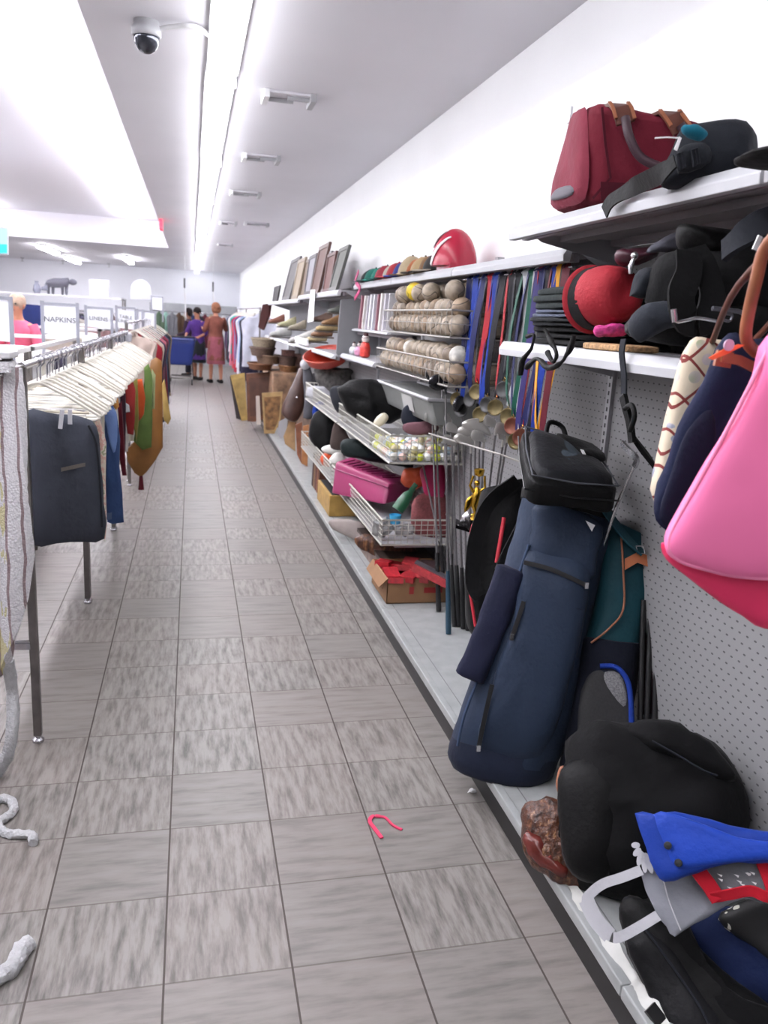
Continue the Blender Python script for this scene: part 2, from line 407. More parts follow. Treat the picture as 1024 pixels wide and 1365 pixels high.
# security camera dome
c0 = at(195, 28, z=2.79)
t = thing('security_camera', 'round silver dome security camera hanging from the ceiling', 'security camera', c0)
obj('mount', G().lathe([(.055, 0), (.055, -.02), (.064, -.028), (.064, -.06), (.058, -.065)], c0, n=24), m_lgrey, t)
obj('dome', G().lathe([(.056, -.062), (.056, -.075), (.05, -.1), (.036, -.12), (.018, -.13), (.003, -.132)], c0, n=24), M('smoked_dome', (70, 72, 80), .08, metal=.6), t)
obj('cable', G().tube(cat([c0+Vector((.05, 0, -.03)), at(228, 36, z=2.77), at(262, 36, z=2.77), at(292, 58, z=2.76), (.09, c0.y-.1, 2.75)]), .012, 8), m_white, t)
# ceiling vents
for i, (px, py, wd) in enumerate(((385, 127, .26), (348, 208, .26), (327, 256, .28), (342, 297, .3), (304, 296, .2), (300, 325, .25))):
    c = at(px, py, z=2.79); a, b = c.x-wd/2, c.x+wd/2
    L_ = ['nearest white bracketed ceiling vent panel right of the strip light', 'second white ceiling vent panel from the front, right of the strip light', 'third small white ceiling vent panel right of the strip light', 'thin dark edged ceiling vent closest to the right wall', 'small ceiling vent close beside the strip light far down the aisle', 'farthest small ceiling vent down the aisle'][i]
    t = thing('ceiling_vent', L_, 'vent', c)
    obj('vent_plate', G().box((a, c.y-.09, 2.775), (b, c.y+.09, 2.79)), m_ceil, t, smooth=False, bev=.004)
    obj('end_bar', G().box((a-.02, c.y-.1, 2.745), (a+.015, c.y+.1, 2.79)), m_white, t, smooth=False, bev=.004)
    obj('end_bar', G().box((b-.015, c.y-.1, 2.745), (b+.02, c.y+.1, 2.79)), m_lgrey, t, smooth=False, bev=.004)
    obj('cross_tube', G().tube([(a+.01, c.y+.03, 2.765), (b-.1, c.y+.03, 2.765)], .013, 8), m_lgrey, t); obj('cross_tube', G().tube([(a+.12, c.y-.04, 2.765), (b-.01, c.y-.04, 2.765)], .013, 8), m_lgrey, t)
# ================================================================= WALL GONDOLA
UP = [.13, 1.35, 2.57, 3.79, 5.01, 6.23, 7.45, 8.67, 9.89, 11.11, 12.33]
UP = [UP[0]-2.44, UP[0]-1.22]+UP
for a, b in zip(UP, UP[1:]):
    struct('wall_right_pegboard', G().box((XW, a, .1), (XW+.012, b, 1.84)), m_peg)
for y in UP:
    g = G().box((XW-.014, y-.016, .1), (XW+.02, y+.016, 1.88))
    g.cur = 1
    for k in range(60 if y < 6 else 0): g.box((XW-.0152, y-.004, .2+k*.028), (XW-.013, y+.004, .214+k*.028))
    obj('trim_1', g, [m_lgrey, M('slot_dark', (60, 60, 62), .7)], kind='structure', smooth=False)
DZ = .125
for i, (a, b) in enumerate(zip(UP, UP[1:])):
    t = thing('gondola_deck', 'pale grey base shelf with black kickplate along the tiled aisle', 'base shelf', (1.2, (a+b)/2, 0), 'base shelves under the wall shelving')
    obj('kickplate', G().box((XK, a, 0), (XK+.02, b, DZ-.022)), m_kick, t, smooth=False)
    obj('deck_panel', G().box((XK-.012, a+.001, DZ-.03), (XW, b-.001, DZ)).box((XK-.022, a+.001, DZ-.03), (XK+.006, b-.001, DZ+.004)), m_deck, t, smooth=False, bev=.004)
    if i < 7: obj('deck_groove', G().box((XK+.05, a+.01, DZ), (XK+.053, b-.01, DZ+.0012)), M('groove_grey', (120, 120, 120), .6), t, smooth=False)
def shelf(y0, y1, z, xf, label, lip=.042, mat=None, br=True, group=None):
    t = thing('wall_shelf', label, 'shelf', (xf, (y0+y1)/2, z), group)
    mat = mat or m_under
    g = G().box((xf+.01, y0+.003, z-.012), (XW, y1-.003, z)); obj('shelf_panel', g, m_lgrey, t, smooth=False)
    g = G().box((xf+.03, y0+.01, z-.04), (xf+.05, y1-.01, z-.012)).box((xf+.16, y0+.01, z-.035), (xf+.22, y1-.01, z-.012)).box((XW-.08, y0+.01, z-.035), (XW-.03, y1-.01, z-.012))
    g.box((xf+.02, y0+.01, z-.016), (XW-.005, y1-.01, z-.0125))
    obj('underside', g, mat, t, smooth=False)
    g = G(); g.prism([(xf+.02, y0, z+.003), (xf, y0, z+.001), (xf-.014, y0, z-lip*.5), (xf-.012, y0, z-lip), (xf+.012, y0, z-lip)], (0, y1-y0, 0)); obj('price_rail', g, M('price_rail_white', (192, 193, 197), .35), t, smooth=False, bev=.002)
    if br:
        for y in (y0+.006, y1-.006):
            obj('bracket', G().prism([(xf+.05, y-.002, z-.012), (XW-.005, y-.002, z-.012), (XW-.005, y-.002, z-.1), (xf+.1, y-.002, z-.04)], (0, .004, 0)), m_lgrey, t, smooth=False)
    return t
shelf(1.355, 2.565, 1.87, 1.0, 'grey metal top shelf holding the burgundy duffel bag')
shelf(.135, 1.345, 1.87, 1.0, 'nearest top shelf, cut by the right edge above the pink tote')
shelf(1.355, 2.565, 1.51, 1.0, 'white edged middle shelf holding folded black trousers and the red hat')
shelf(.135, 1.345, 1.51, 1.0, 'nearest middle shelf behind the hanging tote bags')
shelf(2.575, 3.785, 1.82, 1.2, 'empty white top shelf just right of the red helmet')
shelf(3.795, 5.005, 1.82, 1.2, 'top shelf under the red and white helmet')
shelf(5.015, 6.225, 1.82, 1.2, 'top shelf under the row of coloured caps')
shelf(6.235, 8.665, 1.77, 1.08, 'white shelf carrying the leaning picture frames')
shelf(8.675, 12.3, 1.74, 1.08, 'far top shelf beyond the leaning picture frames')
# ================================================================= NEAR RIGHT: BAGS, HATS, GOLF
def toward(p): return (CAM-Vector(p)).normalized()
def pp(pts, p, n): return [atp(a, b, p, n) for a, b in pts]
f_black = fabric('black_nylon', (7, 7, 8), .6); f_black2 = fabric('soft_black_cloth', (10, 10, 12), .85)
f_char = fabric('charcoal_cloth', (38, 41, 48)); f_navy = fabric('navy_canvas', (28, 34, 62)); f_blue = fabric('slate_blue_nylon', (40, 53, 74), .6, .12, 5)
f_dblue = fabric('dark_slate_nylon', (27, 35, 54), .65); f_burg = fabric('burgundy_canvas', (120, 30, 48), .75, .1); f_burgl = fabric('pale_burgundy', (150, 60, 78), .7)
f_teal = fabric('dark_teal_nylon', (22, 66, 76), .6); f_pink = M('bubblegum_pink_vinyl', (255, 124, 176), .5, var=.05, vs=3, bump=.05, bs=20); f_hot = M('hot_pink_vinyl', (232, 50, 100), .5, var=.06, vs=4)
f_grey = fabric('grey_felt_cloth', (142, 144, 152)); f_white = fabric('white_webbing', (205, 205, 210)); f_red = fabric('red_webbing', (206, 32, 50))
f_royal = fabric('royal_blue_nylon', (24, 60, 158), .5, .1, 4); m_tan = M('tan_leather', (150, 92, 62), .45, var=.15, vs=20); m_brown = M('brown_leather', (92, 52, 40), .4, var=.2, vs=15)
m_zip = M('black_zip', (14, 14, 16), .4); m_gold = M('gold_plating', (200, 160, 60), .25, metal=1); m_silver = M('silver_metal', (205, 205, 208), .25, metal=.9)
m_tag = M('white_card', (235, 235, 235), .6)
# ---- burgundy duffel on the top shelf
z0 = 1.878
A = at(725, 285, z=z0); B = at(764, 280, z=z0); B.x = A.x = 1.0
A.y = 2.30; B.y = 2.03
tA = at(765, 150, y=2.27); tB = at(789, 136, y=2.03); Cc = Vector((1.37, 1.86, z0)); D = Vector((1.37, 2.2, z0)); tC = at(938, 160, y=1.85); tD = tC+Vector((.02, .3, 0))
t = thing('duffel_bag', 'burgundy duffel bag with dark handles on the highest shelf', 'bag', ((A+Cc)/2), None)
obj('bag_body', G().hexa([B, Cc, D, A, tB, tC, tD, tA], .22, .05, 10), f_burg, t, wr=(.008, 7))
def quad(p00, p10, p11, p01, u, v): return p00*(1-u)*(1-v)+p10*u*(1-v)+p11*u*v+p01*(1-u)*v
g = G(); n_ = Vector((-1, .1, .1)).normalized(); g.puff([quad(A, B, tB, tA, u, v)+n_*.004 for u, v in ((.12, .06), (.5, .03), (.88, .06), (.95, .4), (.85, .93), (.5, .97), (.2, .93), (.05, .4))], n_, .022, .004, 5); obj('end_panel', g, f_burgl, t, wr=(.004, 9), seed=3)  # end panel in a lighter burgundy than the body
g = G(); g.puff([quad(A, B, tB, tA, u, v)+n_*.024 for u, v in ((.25, .1), (.75, .1), (.7, .2), (.3, .2))], n_, .006, .004, 5); obj('end_patch', g, M('grey_patch', (96, 92, 100), .6), t)
nf = Vector((-.4, -1, .05)).normalized()
for k, (u, lx) in enumerate(((.27, 0), (.72, 0))):
    T_ = quad(B, Cc, tC, tB, u, .97)+nf*.012; g = G()
    g.strap([T_+Vector((0, .1, .012)), T_+Vector((0, .03, .014)), T_, quad(B, Cc, tC, tB, u, .8)+nf*.03], .045, .008, (Cc-B)); obj('handle_anchor', g, m_brown, t)
    g = G()
    for s_ in (-1, 1): g.strap([T_+Vector((0, .02, .018))+(Cc-B).normalized()*.022*s_, T_+nf*.006+(Cc-B).normalized()*.022*s_, quad(B, Cc, tC, tB, u, .84)+nf*.036+(Cc-B).normalized()*.022*s_], .008, .004, (Cc-B))
    obj('anchor_trim', g, m_tan, t)
hp = [quad(B, Cc, tC, tB, .27, .85)+nf*.035, quad(B, Cc, tC, tB, .27, .62)+nf*.055, quad(B, Cc, tC, tB, .33, .42)+nf*.06, quad(B, Cc, tC, tB, .5, .33)+nf*.06, quad(B, Cc, tC, tB, .66, .4)+nf*.055, quad(B, Cc, tC, tB, .72, .62)+nf*.05, quad(B, Cc, tC, tB, .72, .85)+nf*.035]
obj('handle', G().tube(cat(hp), .011, 10), M('dark_handle_leather', (58, 34, 44), .5), t)
g = G(); g.strap([quad(B, Cc, tC, tB, .0, .03)+nf*.02, quad(B, Cc, tC, tB, .12, .25)+nf*.014, quad(B, Cc, tC, tB, .1, .6)+nf*.012, quad(B, Cc, tC, tB, .09, .95)+nf*.012], .006, .006, (Cc-B)); obj('piping', g, fabric('dark_burgundy_piping', (84, 20, 36)), t)
g = G(); g.prism([quad(B, Cc, tC, tB, u, v)+nf*.018 for u, v in ((.05, .01), (.98, .01), (.98, .2), (.05, .2))], nf*.004); obj('base_band', g, fabric('dark_burgundy_piping', (84, 20, 36)), t)
obj('zip_pull', G().box(tA+Vector((-.02, -.02, -.03)), tA+Vector((-.012, 0, .01))), m_silver, t)
# ---- charcoal backpack beside it
p = at(945, 205, y=1.6); n = toward(p)
t = thing('backpack', 'charcoal backpack slumped on the highest shelf in front of the burgundy duffel', 'backpack', (p.x+.05, 1.6, z0))
obj('bag_body', G().puff(pp([(898, 190), (915, 172), (940, 162), (968, 160), (1003, 173), (1010, 200), (1009, 215), (960, 232), (900, 250), (884, 240)], p, n), n, .07, .1, 2.6), f_char, t, wr=(.02, 8))
obj('front_pocket', G().puff([q+n*.06 for q in pp([(903, 200), (940, 190), (948, 215), (905, 232)], p, n)], n, .03, .02, 4), fabric('dark_charcoal_cloth', (38, 41, 47)), t, wr=(.006, 12))
for a in (0, 1):
    g = G(); q = pp([(906+a*18, 205-a*5), (911+a*18, 203-a*5), (914+a*18, 222-a*5), (909+a*18, 226-a*5)], p, n); g.tube([x+n*.1 for x in q], .004, 6, True); obj('buckle', g, f_char, t)
g = G(); g.sph(at(925, 176, y=1.5)+Vector((0, 0, 0)), (.028, .02, .012), rot=Matrix.Rotation(.2, 3, 'Y')); obj('turquoise_pouch', g, fabric('turquoise_cloth', (24, 110, 132)), t, wr=(.003, 40))
obj('strap', G().strap(cat([at(900, 215, y=1.56), at(880, 232, y=1.6), at(845, 249, x=.975), at(815, 268, x=.965), at(806, 283, x=.965)]), .04, .004, (0, 1, .4)), f_black, t)
obj('hang_tag', G().prism([at(a, b, y=1.45) for a, b in ((899, 199), (906, 182), (909, 184), (903, 201))], (0, .002, 0)).tube([at(904, 184, y=1.45), at(890, 183, y=1.45), at(873, 184, y=1.46)], .0015, 5), m_tag, t)
g = G(); p = at(1014, 190, y=1.2); g.puff([at(a, b, y=1.25) for a, b in ((1005, 205), (1010, 200), (1030, 198), (1075, 200), (1075, 216), (1024, 212))], (0, -1, 0), .05, .08, 3)
top('nylon_bag', g, f_black, 'flat black bag on the nearest top shelf, cut by the right edge', 'bag', wr=(.01, 9))
# ---- folded trousers (middle shelf)
zc = 1.512; cols = [('soft_black_cloth', (30, 31, 33), .055, 'black folded trousers at the bottom of the stack on the middle shelf'), ('folded_black', (28, 30, 34), .024, 'thin black folded garment third from the top of the stack on the middle shelf'), ('blue_grey_knit', (84, 90, 108), .026, 'blue grey folded garment inside the black stack on the middle shelf'), ('green_black_cloth', (40, 48, 48), .062, 'dark green black folded fleece on top of the stack beside the red hat')]
for i, (mn, rgb, h, lab) in enumerate(cols):
    g = G(); e = [.0, .01, .0, -.015][i]; y1 = 2.5-e; y0 = 2.1; x0 = 1.03+[.02, 0, .01, .015][i]
    for k in range(2 if h < .03 else 3):
        n_ = 2 if h < .03 else 3; a = zc+h*k/n_; b = zc+h*(k+1)/n_; ov = .008*((k+i) % 2)
        g.hexa([(x0+ov, y0, a), (1.36, y0, a), (1.36, y1-ov, a), (x0+ov, y1-ov, a), (x0+ov, y0, b), (1.36, y0, b), (1.36, y1-ov, b), (x0+ov, y1-ov, b)], .45, .02, 8)
    top('folded_trousers', g, fabric(mn, rgb), lab, 'folded clothes', wr=(.006, 7), seed=i); zc += h
g = G(); hs = []
for i, pts in enumerate(([(703, 448), (712, 447), (708, 465), (697, 480), (694, 500)], [(727, 440), (733, 452), (742, 470), (738, 482), (730, 470)], [(765, 446), (760, 465), (745, 485), (730, 490), (716, 478), (702, 490)])):
    g.tube(cat([at(a, b, x=.965-.01*i) for a, b in pts]), .007, 8)
top('webbing_straps', g, f_black, 'black webbing straps dangling over the left end of the middle shelf', 'straps', wr=(.004, 20))
# ---- red hat
hc = at(790, 399, y=2.02); ax = Vector((.12, -1, .1)).normalized()
t = thing('felt_hat', 'red felt hat with a wide black band on the middle shelf', 'hat', (hc.x, hc.y, 1.51))
K = .57
obj('brim', G().lathe([(r*K, h) for r, h in ((.118, -.004), (.15, -.012), (.156, -.006), (.15, .0), (.118, .006))], hc, ax, 32), M('red_felt', (150, 18, 34), .8, var=.08, vs=8, bump=.2, bs=120), t)
obj('hat_band', G().lathe([(r*K, h) for r, h in ((.118, .004), (.142, .006), (.141, .05), (.118, .052))], hc, ax, 32), f_black2, t)
obj('crown', G().lathe([(r*K, h) for r, h in ((.12, .0), (.131, .04), (.132, .075), (.124, .105), (.104, .128), (.07, .138), (.03, .132), (.004, .128))], hc, ax, 36), MATS['red_felt'], t, wr=(.006, 6))
g = G(); g.puff([at(a, b, y=1.9) for a, b in ((795, 437), (812, 431), (832, 434), (836, 446), (815, 449), (797, 446))], (0, -1, .3), .02, .03, 3)
top('scarf', g, M('pink_print_cloth', (190, 60, 130), .8, var=.6, vs=60), 'crumpled pink and purple scarf tucked under the red hat', 'scarf', wr=(.006, 30))
g = G(); a_ = at(780, 452, x=1.01); g.hexa([(1.0, 1.8, 1.511), (1.12, 1.8, 1.511), (1.12, 2.02, 1.511), (1.0, 2.02, 1.511), (1.0, 1.8, 1.53), (1.12, 1.8, 1.53), (1.12, 2.02, 1.53), (1.0, 2.02, 1.53)], .4, 0, 6)
top('woven_purse', g, M('straw_weave', (176, 140, 100), .8, var=.5, vs=110, bump=.5, bs=150), 'flat straw coloured woven purse edge under the pink scarf', 'purse')
# ---- pile of black bags on the middle shelf
def pf(name, pts, y, mat, label, ct, tf=.05, tb=.06, p_=2.6, wr=(.012, 9), seed=0, parent=None, off=0, group=None):
    c = at(sum(a for a, b in pts)/len(pts), sum(b for a, b in pts)/len(pts), y=y); n = toward(c)
    g = G(); g.puff([q+n*off for q in pp(pts, c, n)], n, tf, tb, p_)
    if parent is not None: return obj(name, g, mat, parent, wr=wr, seed=seed)
    return top(name, g, mat, label, ct, group, wr=wr, seed=seed)
pf('shoulder_bag', [(838, 452), (838, 425), (870, 415), (940, 408), (1030, 395), (1080, 400), (1080, 458), (930, 462)], 1.62, f_black, 'black flat bag lying at the bottom of the pile right of the red hat', 'bag', .07, .14, 3)
pf('shoulder_bag', [(868, 412), (865, 375), (880, 345), (930, 330), (1030, 320), (1080, 340), (1080, 405), (960, 415)], 1.6, f_black2, 'black backpack body in the middle of the bag pile right of the red hat', 'bag', .07, .14, 3, seed=2)
pf('laptop_sleeve', [(905, 306), (925, 303), (1000, 308), (1010, 325), (960, 336), (905, 334)], 1.62, f_black, 'thin black case on top of the bag pile below the highest shelf', 'bag', .05, .12, 4, seed=3)
pf('handbag', [(878, 322), (905, 308), (914, 306), (914, 332), (880, 335), (862, 336)], 1.75, fabric('grey_lining', (88, 88, 98)), 'grey wedge shaped handbag end poking from the top of the bag pile', 'bag', .02, .1, 3, wr=(.004, 20))
pu = pf('purse', [(824, 335), (850, 330), (875, 330), (878, 342), (850, 352), (826, 350)], 1.85, M('maroon_vinyl', (66, 28, 40), .35), 'dark maroon purse with a silver zip pull above the red hat', 'purse', .03, .08, 3)
c = at(846, 341, y=1.8); obj('zip_pull', G().sph(c, .009).tube([c, at(841, 355, y=1.8), at(841, 365, y=1.8)], [.003, .007, .005], 8), m_silver, pu)
pf('pouch', [(832, 398), (838, 378), (850, 362), (868, 358), (878, 368), (876, 390), (862, 402), (845, 404)], 1.72, f_char, 'small charcoal pouch overlapping the right side of the red hat', 'pouch', .04, .04, 2.4, seed=5)
pf('gym_bag', [(836, 450), (838, 428), (856, 410), (885, 404), (925, 408), (928, 430), (890, 440), (855, 462)], 1.6, fabric('dark_slate_cloth', (44, 48, 56)), 'dark slate bag slumped over the shelf edge below the charcoal pouch', 'bag', .05, .05, 2.4, seed=6)
t = thing('shoulder_strap', 'wide black padded shoulder strap looped down the front of the bag pile', 'strap', at(930, 440, y=1.5))
obj('webbing', G().strap(cat([at(918, 335, y=1.5), at(918, 365, y=1.48), at(908, 395, y=1.46), at(916, 428, y=1.45), at(940, 428, y=1.45), at(950, 395, y=1.47), at(936, 350, y=1.5), at(925, 330, y=1.52)]), .055, .006, (1, 0, .1)), f_black2, t, wr=(.003, 12))
obj('silver_clip', G().tube(cat([at(898, 412, y=1.42), at(901, 428, y=1.42), at(915, 427, y=1.42), at(930, 424, y=1.42), at(955, 428, y=1.42)]), .0035, 8).tube([at(898, 412, y=1.42), at(900, 429, y=1.42)], .006, 8), m_silver, t)
g = G(); g.strap(cat([at(965, 335, y=1.45), at(985, 318, y=1.42), at(1010, 300, y=1.4), at(1040, 290, y=1.38)]), .05, .012, (.3, 0, 1)); 
top('shoulder_strap', g, f_char, 'padded dark strap rising to the right edge under the highest shelf', 'strap')
top('luggage_tag', G().prism([at(a, b, y=1.36) for a, b in ((1004, 332), (1012, 313), (1017, 316), (1010, 334))], (0, .004, 0)), m_tag, 'small white luggage tag on the padded strap near the right edge', 'tag', smooth=False)
t = top('metal_umbrella', G().tube([at(950, 411, y=1.42), at(985, 415, y=1.42), at(1000, 422, y=1.42)], .0045, 8).tube(cat([at(958, 424, y=1.42), at(972, 428, y=1.42), at(976, 420, y=1.42), at(968, 418, y=1.42)]), .003, 6), M('pewter', (120, 120, 128), .35, metal=.8), 'thin silver grey rod and clip across the lower bag pile', 'rod')
# ---- hanging bags near the right edge
arm = thing('faceout_arm', 'chrome display arm above the hanging tote bags at the right edge', 'display arm', (1.42, 1.05, 1.74))
obj('arm_bar', G().tube([(1.42, 1.05, 1.74), (.8, 1.02, 1.70), (.78, 1.02, 1.73)], .009, 8), m_chrome, arm)
def plaid_mat():
    m = M('quilted_floral', (214, 200, 176), .8); t = NT(m); p, x, y, z = t.xyz(False)
    d1 = t.m('ABSOLUTE', t.m('SUBTRACT', t.m('FRACT', t.m('MULTIPLY', t.m('ADD', x, z), 13)), .5)); d2 = t.m('ABSOLUTE', t.m('SUBTRACT', t.m('FRACT', t.m('MULTIPLY', t.m('SUBTRACT', x, z), 13)), .5))
    ln = t.m('LESS_THAN', t.m('MINIMUM', d1, d2), .045)
    v = t.n('ShaderNodeTexVoronoi'); v.inputs['Scale'].default_value = 28; t.l(p, v.inputs['Vector'])
    dot = t.m('LESS_THAN', v.outputs['Distance'], .32)
    fc = t.ramp(t.noise(p, 9, 2), [(.4, lin((120, 140, 100))), (.5, lin((205, 190, 200))), (.6, lin((110, 130, 170)))])
    c = t.mix(t.m('MULTIPLY', dot, .7), lin((214, 200, 176)), fc); c = t.mix(ln, c, lin((120, 44, 40))); t.l(c, t.b.inputs['Base Color']); return m
g = G(); y = 1.36; c = at(905, 560, y=y); n = Vector((-.2, -1, .05)).normalized()
t = thing('quilted_bag', 'cream quilted tote with red diamond lines and flowers hanging behind the navy bag', 'bag', c)
obj('bag_body', g.puff(pp([(921, 455), (945, 452), (985, 462), (990, 520), (970, 600), (940, 660), (905, 680), (873, 668), (874, 635), (884, 594), (891, 556), (905, 500)], c, n), n, .015, .04, 6), plaid_mat(), t, wr=(.005, 12))
obj('handle', G().tube(cat([at(950, 455, y=1.35), at(985, 380, y=1.2), (.84, 1.03, 1.715), at(1050, 400, y=1.35), at(1000, 460, y=1.37)]), .006, 8), m_brown, t)
c = at(950, 580, y=1.24); n = Vector((-.25, -1, .05)).normalized()
t = thing('navy_tote', 'navy blue canvas tote with tan leather handle hanging behind the pink tote', 'bag', c)
obj('bag_body', G().puff(pp([(972, 446), (1000, 455), (1040, 448), (1090, 460), (1080, 600), (1040, 720), (940, 715), (890, 709), (869, 684), (885, 630), (905, 569), (940, 505)], c, n), n, .02, .04, 6), f_navy, t, wr=(.006, 9))
obj('side_gusset', G().puff([q+n*.03 for q in pp([(940, 545), (945, 600), (925, 650), (895, 700), (872, 683), (888, 625), (908, 572)], c, n)], n, .01, .01, 4), fabric('dark_navy_canvas', (20, 24, 46)), t)
obj('handle', G().tube(cat([at(1008, 470, y=1.17), at(996, 455, y=1.15), at(996, 430, y=1.13), at(1008, 375, y=1.1), at(1024, 325, y=1.08), (.83, 1.03, 1.715), at(1080, 420, y=1.2)]), .0095, 10), m_tan, t)
obj('leather_patch', G().strap([at(962, 489, y=1.18), at(967, 468, y=1.18)], .03, .006, (1, 0, 0)).strap([at(962, 476, y=1.175), at(985, 480, y=1.175), at(1010, 492, y=1.175)], .016, .006, (0, 0, 1)), m_tan, t)
g = G(); g.prism([at(a, b, y=1.14) for a, b in ((945, 477), (966, 465), (985, 459), (993, 460), (972, 471), (950, 480))], (0, .002, 0)); t2 = top('hang_tag', g, M('orange_card', (240, 110, 60), .6), 'orange paper tag pinned at the top of the navy tote', 'tag', smooth=False)
c2 = at(971, 460, y=1.135); top('price_button', G().lathe([(.001, .003), (.009, .003), (.009, 0), (.001, 0)], c2, (0, -1, 0), 16), M('pale_lilac_plastic', (200, 170, 190), .4), 'round pale lilac button tag above the orange paper tag', 'tag')
c = at(960, 620, y=1.08); n = Vector((-.3, -1, .1)).normalized()
t = thing('pink_tote', 'large bubblegum pink vinyl tote with a hot pink base hanging at the right edge', 'bag', c)
out = [(1030, 440), (1010, 492), (975, 560), (935, 632), (902, 690), (887, 722), (893, 743), (925, 757), (980, 770), (1030, 773), (1110, 770), (1200, 755), (1210, 600), (1190, 430), (1110, 420)]
base = [(889, 728), (895, 750), (925, 775), (965, 806), (1000, 828), (1030, 845), (1110, 850), (1190, 830), (1205, 740), (1110, 745), (1030, 748), (960, 745), (910, 735)]
obj('base_panel', G().puff([q-n*.03 for q in pp(base, c, n)], n, .02, .05, 5), f_hot, t)
obj('front_panel', G().puff(pp(out, c, n), n, .02, .05, 8, 8), f_pink, t, wr=(.004, 5))
q = pp([(1024, 462), (1000, 510), (962, 583), (925, 650), (898, 700), (891, 724), (898, 742), (925, 754), (980, 766), (1030, 770), (1110, 766)], c, n)
obj('seam_piping', G().tube(cat([v+n*.006 for v in q]), .0035, 8), M('pale_pink_piping', (250, 140, 182), .5), t)
obj('handle', G().tube(cat([at(1060, 440, y=1.06), at(1060, 350, y=1.03), (.82, 1.03, 1.715), at(1120, 380, y=1.06), at(1130, 430, y=1.06)]), .008, 8), f_hot, t)
# ---- black shoulder strap over the shelf edge
t = thing('hanging_strap', 'grey black webbing strap dangling from the middle shelf over the pegboard', 'strap', at(835, 560, x=.98))
obj('webbing', G().strap(cat([at(832, 452, x=.975), at(829, 470, x=.972), at(832, 500, x=.98), at(832, 525, x=.985)]), .022, .004, (0, 1, 0)), f_char, t)
obj('buckle', G().strap(cat([at(831, 528, x=.98), at(835, 545, x=.98), at(840, 565, x=.985), at(843, 590, x=.99)]), [.02]*16, .01, (0, 1, 0)).tube(cat([at(833, 545, x=.97), at(842, 540, x=.97), at(846, 555, x=.97), at(840, 575, x=.97)]), .006, 8), f_black, t)
obj('padded_band', G().strap(cat([at(842, 580, x=1.0), at(852, 594, x=1.02), at(870, 618, x=1.05), at(886, 645, x=1.08)]), .045, .01, (0, 1, .6)), f_black2, t)
# ---- golf putter sticking up behind the laptop bag
t = thing('golf_putter', 'silver golf putter leaning on the pegboard behind the black laptop bag', 'golf club', at(831, 655, x=1.3))
obj('shaft', G().tube([at(845, 622, x=1.3), at(822, 675, x=1.3), at(780, 800, x=1.32)], .0055, 8), m_silver, t)
obj('club_head', G().strap(cat([at(829, 590, x=1.29), at(838, 600, x=1.29), at(849, 611, x=1.29), at(846, 622, x=1.3)]), .016, .009, (0, 1, 0)), m_silver, t)
# ---- slate blue golf bag
Bp = Vector((1.0, 2.28, .13)); Tp = Vector((1.24, 2.46, 1.0)); axg = (Tp-Bp).normalized(); ng = toward((Bp+Tp)/2); ng = (ng-axg*ng.dot(axg)).normalized()
t = thing('golf_bag', 'large slate blue golf bag leaning on the base shelf under the black laptop bag', 'golf bag', (1.0, 2.28, .0))
rows = [(698, 655, 818, 688), (690, 690, 812, 722), (672, 750, 797, 780), (652, 830, 780, 862), (632, 895, 768, 932), (612, 950, 755, 988), (600, 990, 742, 1022)]
obj('bag_body', G().silo(rows, Bp, ng, [.11, .115, .12, .13, .135, .135, .13], 4, 32, 2.6, .05), f_blue, t, wr=(.007, 7))
obj('base_cup', G().silo([(603, 978, 745, 1010), (597, 1000, 738, 1032), (604, 1018, 722, 1044)], Bp, ng, [.136, .134, .12], 3, 32, 2.6, .15), f_dblue, t, wr=(.003, 8))
def gq(a, b, o=0.): return atp(a, b, Bp, ng)+ng*o
obj('front_pocket', G().puff([gq(a, b, .118) for a, b in ((704, 735), (745, 742), (782, 760), (775, 830), (760, 900), (738, 968), (712, 1005), (665, 1000), (640, 985), (655, 920), (676, 850), (692, 790))], ng, .035, .03, 5, 7), f_blue, t, wr=(.008, 9), seed=4)
obj('upper_pocket', G().puff([gq(a, b, .1) for a, b in ((716, 676), (770, 684), (802, 705), (794, 745), (786, 772), (735, 760), (703, 746), (708, 705))], ng, .028, .03, 5, 6), f_blue, t, wr=(.005, 9), seed=6)
obj('side_pocket', G().silo([(662, 752, 700, 768), (650, 785, 690, 800), (630, 845, 668, 860), (608, 893, 644, 910)], Bp+ng*.11, ng, .035, 4, 20, 3, .25), fabric('deep_navy_nylon', (26, 30, 54), .7), t, wr=(.005, 10))
for nm, pts in (('zip', [(700, 751), (735, 760), (779, 780)]), ('zip', [(700, 800), (693, 822), (685, 845)]), ('zip', [(660, 905), (650, 950), (643, 985)])):
    obj(nm, G().strap(cat([gq(a, b, .152) for a, b in pts]), .014, .006, ng.cross(Vector(gq(*pts[-1])-gq(*pts[0])))), m_zip, t)
    obj('zip_pull', G().box(gq(*pts[-1], .156)-Vector((.006, .003, .01)), gq(*pts[-1], .156)+Vector((.006, .003, .01))), m_silver, t)
obj('seam', G().tube(cat([gq(a, b, .148) for a, b in ((697, 796), (735, 803), (775, 811))]), .002, 6), f_dblue, t)
obj('edge_highlight', G().tube(cat([gq(a, b, .118) for a, b in ((706, 728), (690, 775), (668, 835), (645, 890), (624, 945), (615, 985))]), .005, 8), fabric('pale_slate_highlight', (62, 78, 104)), t)  # highlight along the front panel edge, put in as a paler tube
obj('logo_mark', G().prism([gq(a, b, .142) for a, b in ((778, 698), (790, 704), (786, 712))], ng*.002), m_tag, t, smooth=False)
obj('top_rim', G().silo([(696, 650, 820, 684), (694, 664, 817, 697)], Bp, ng, .118, 1, 32, 2.6, .02), f_black, t)
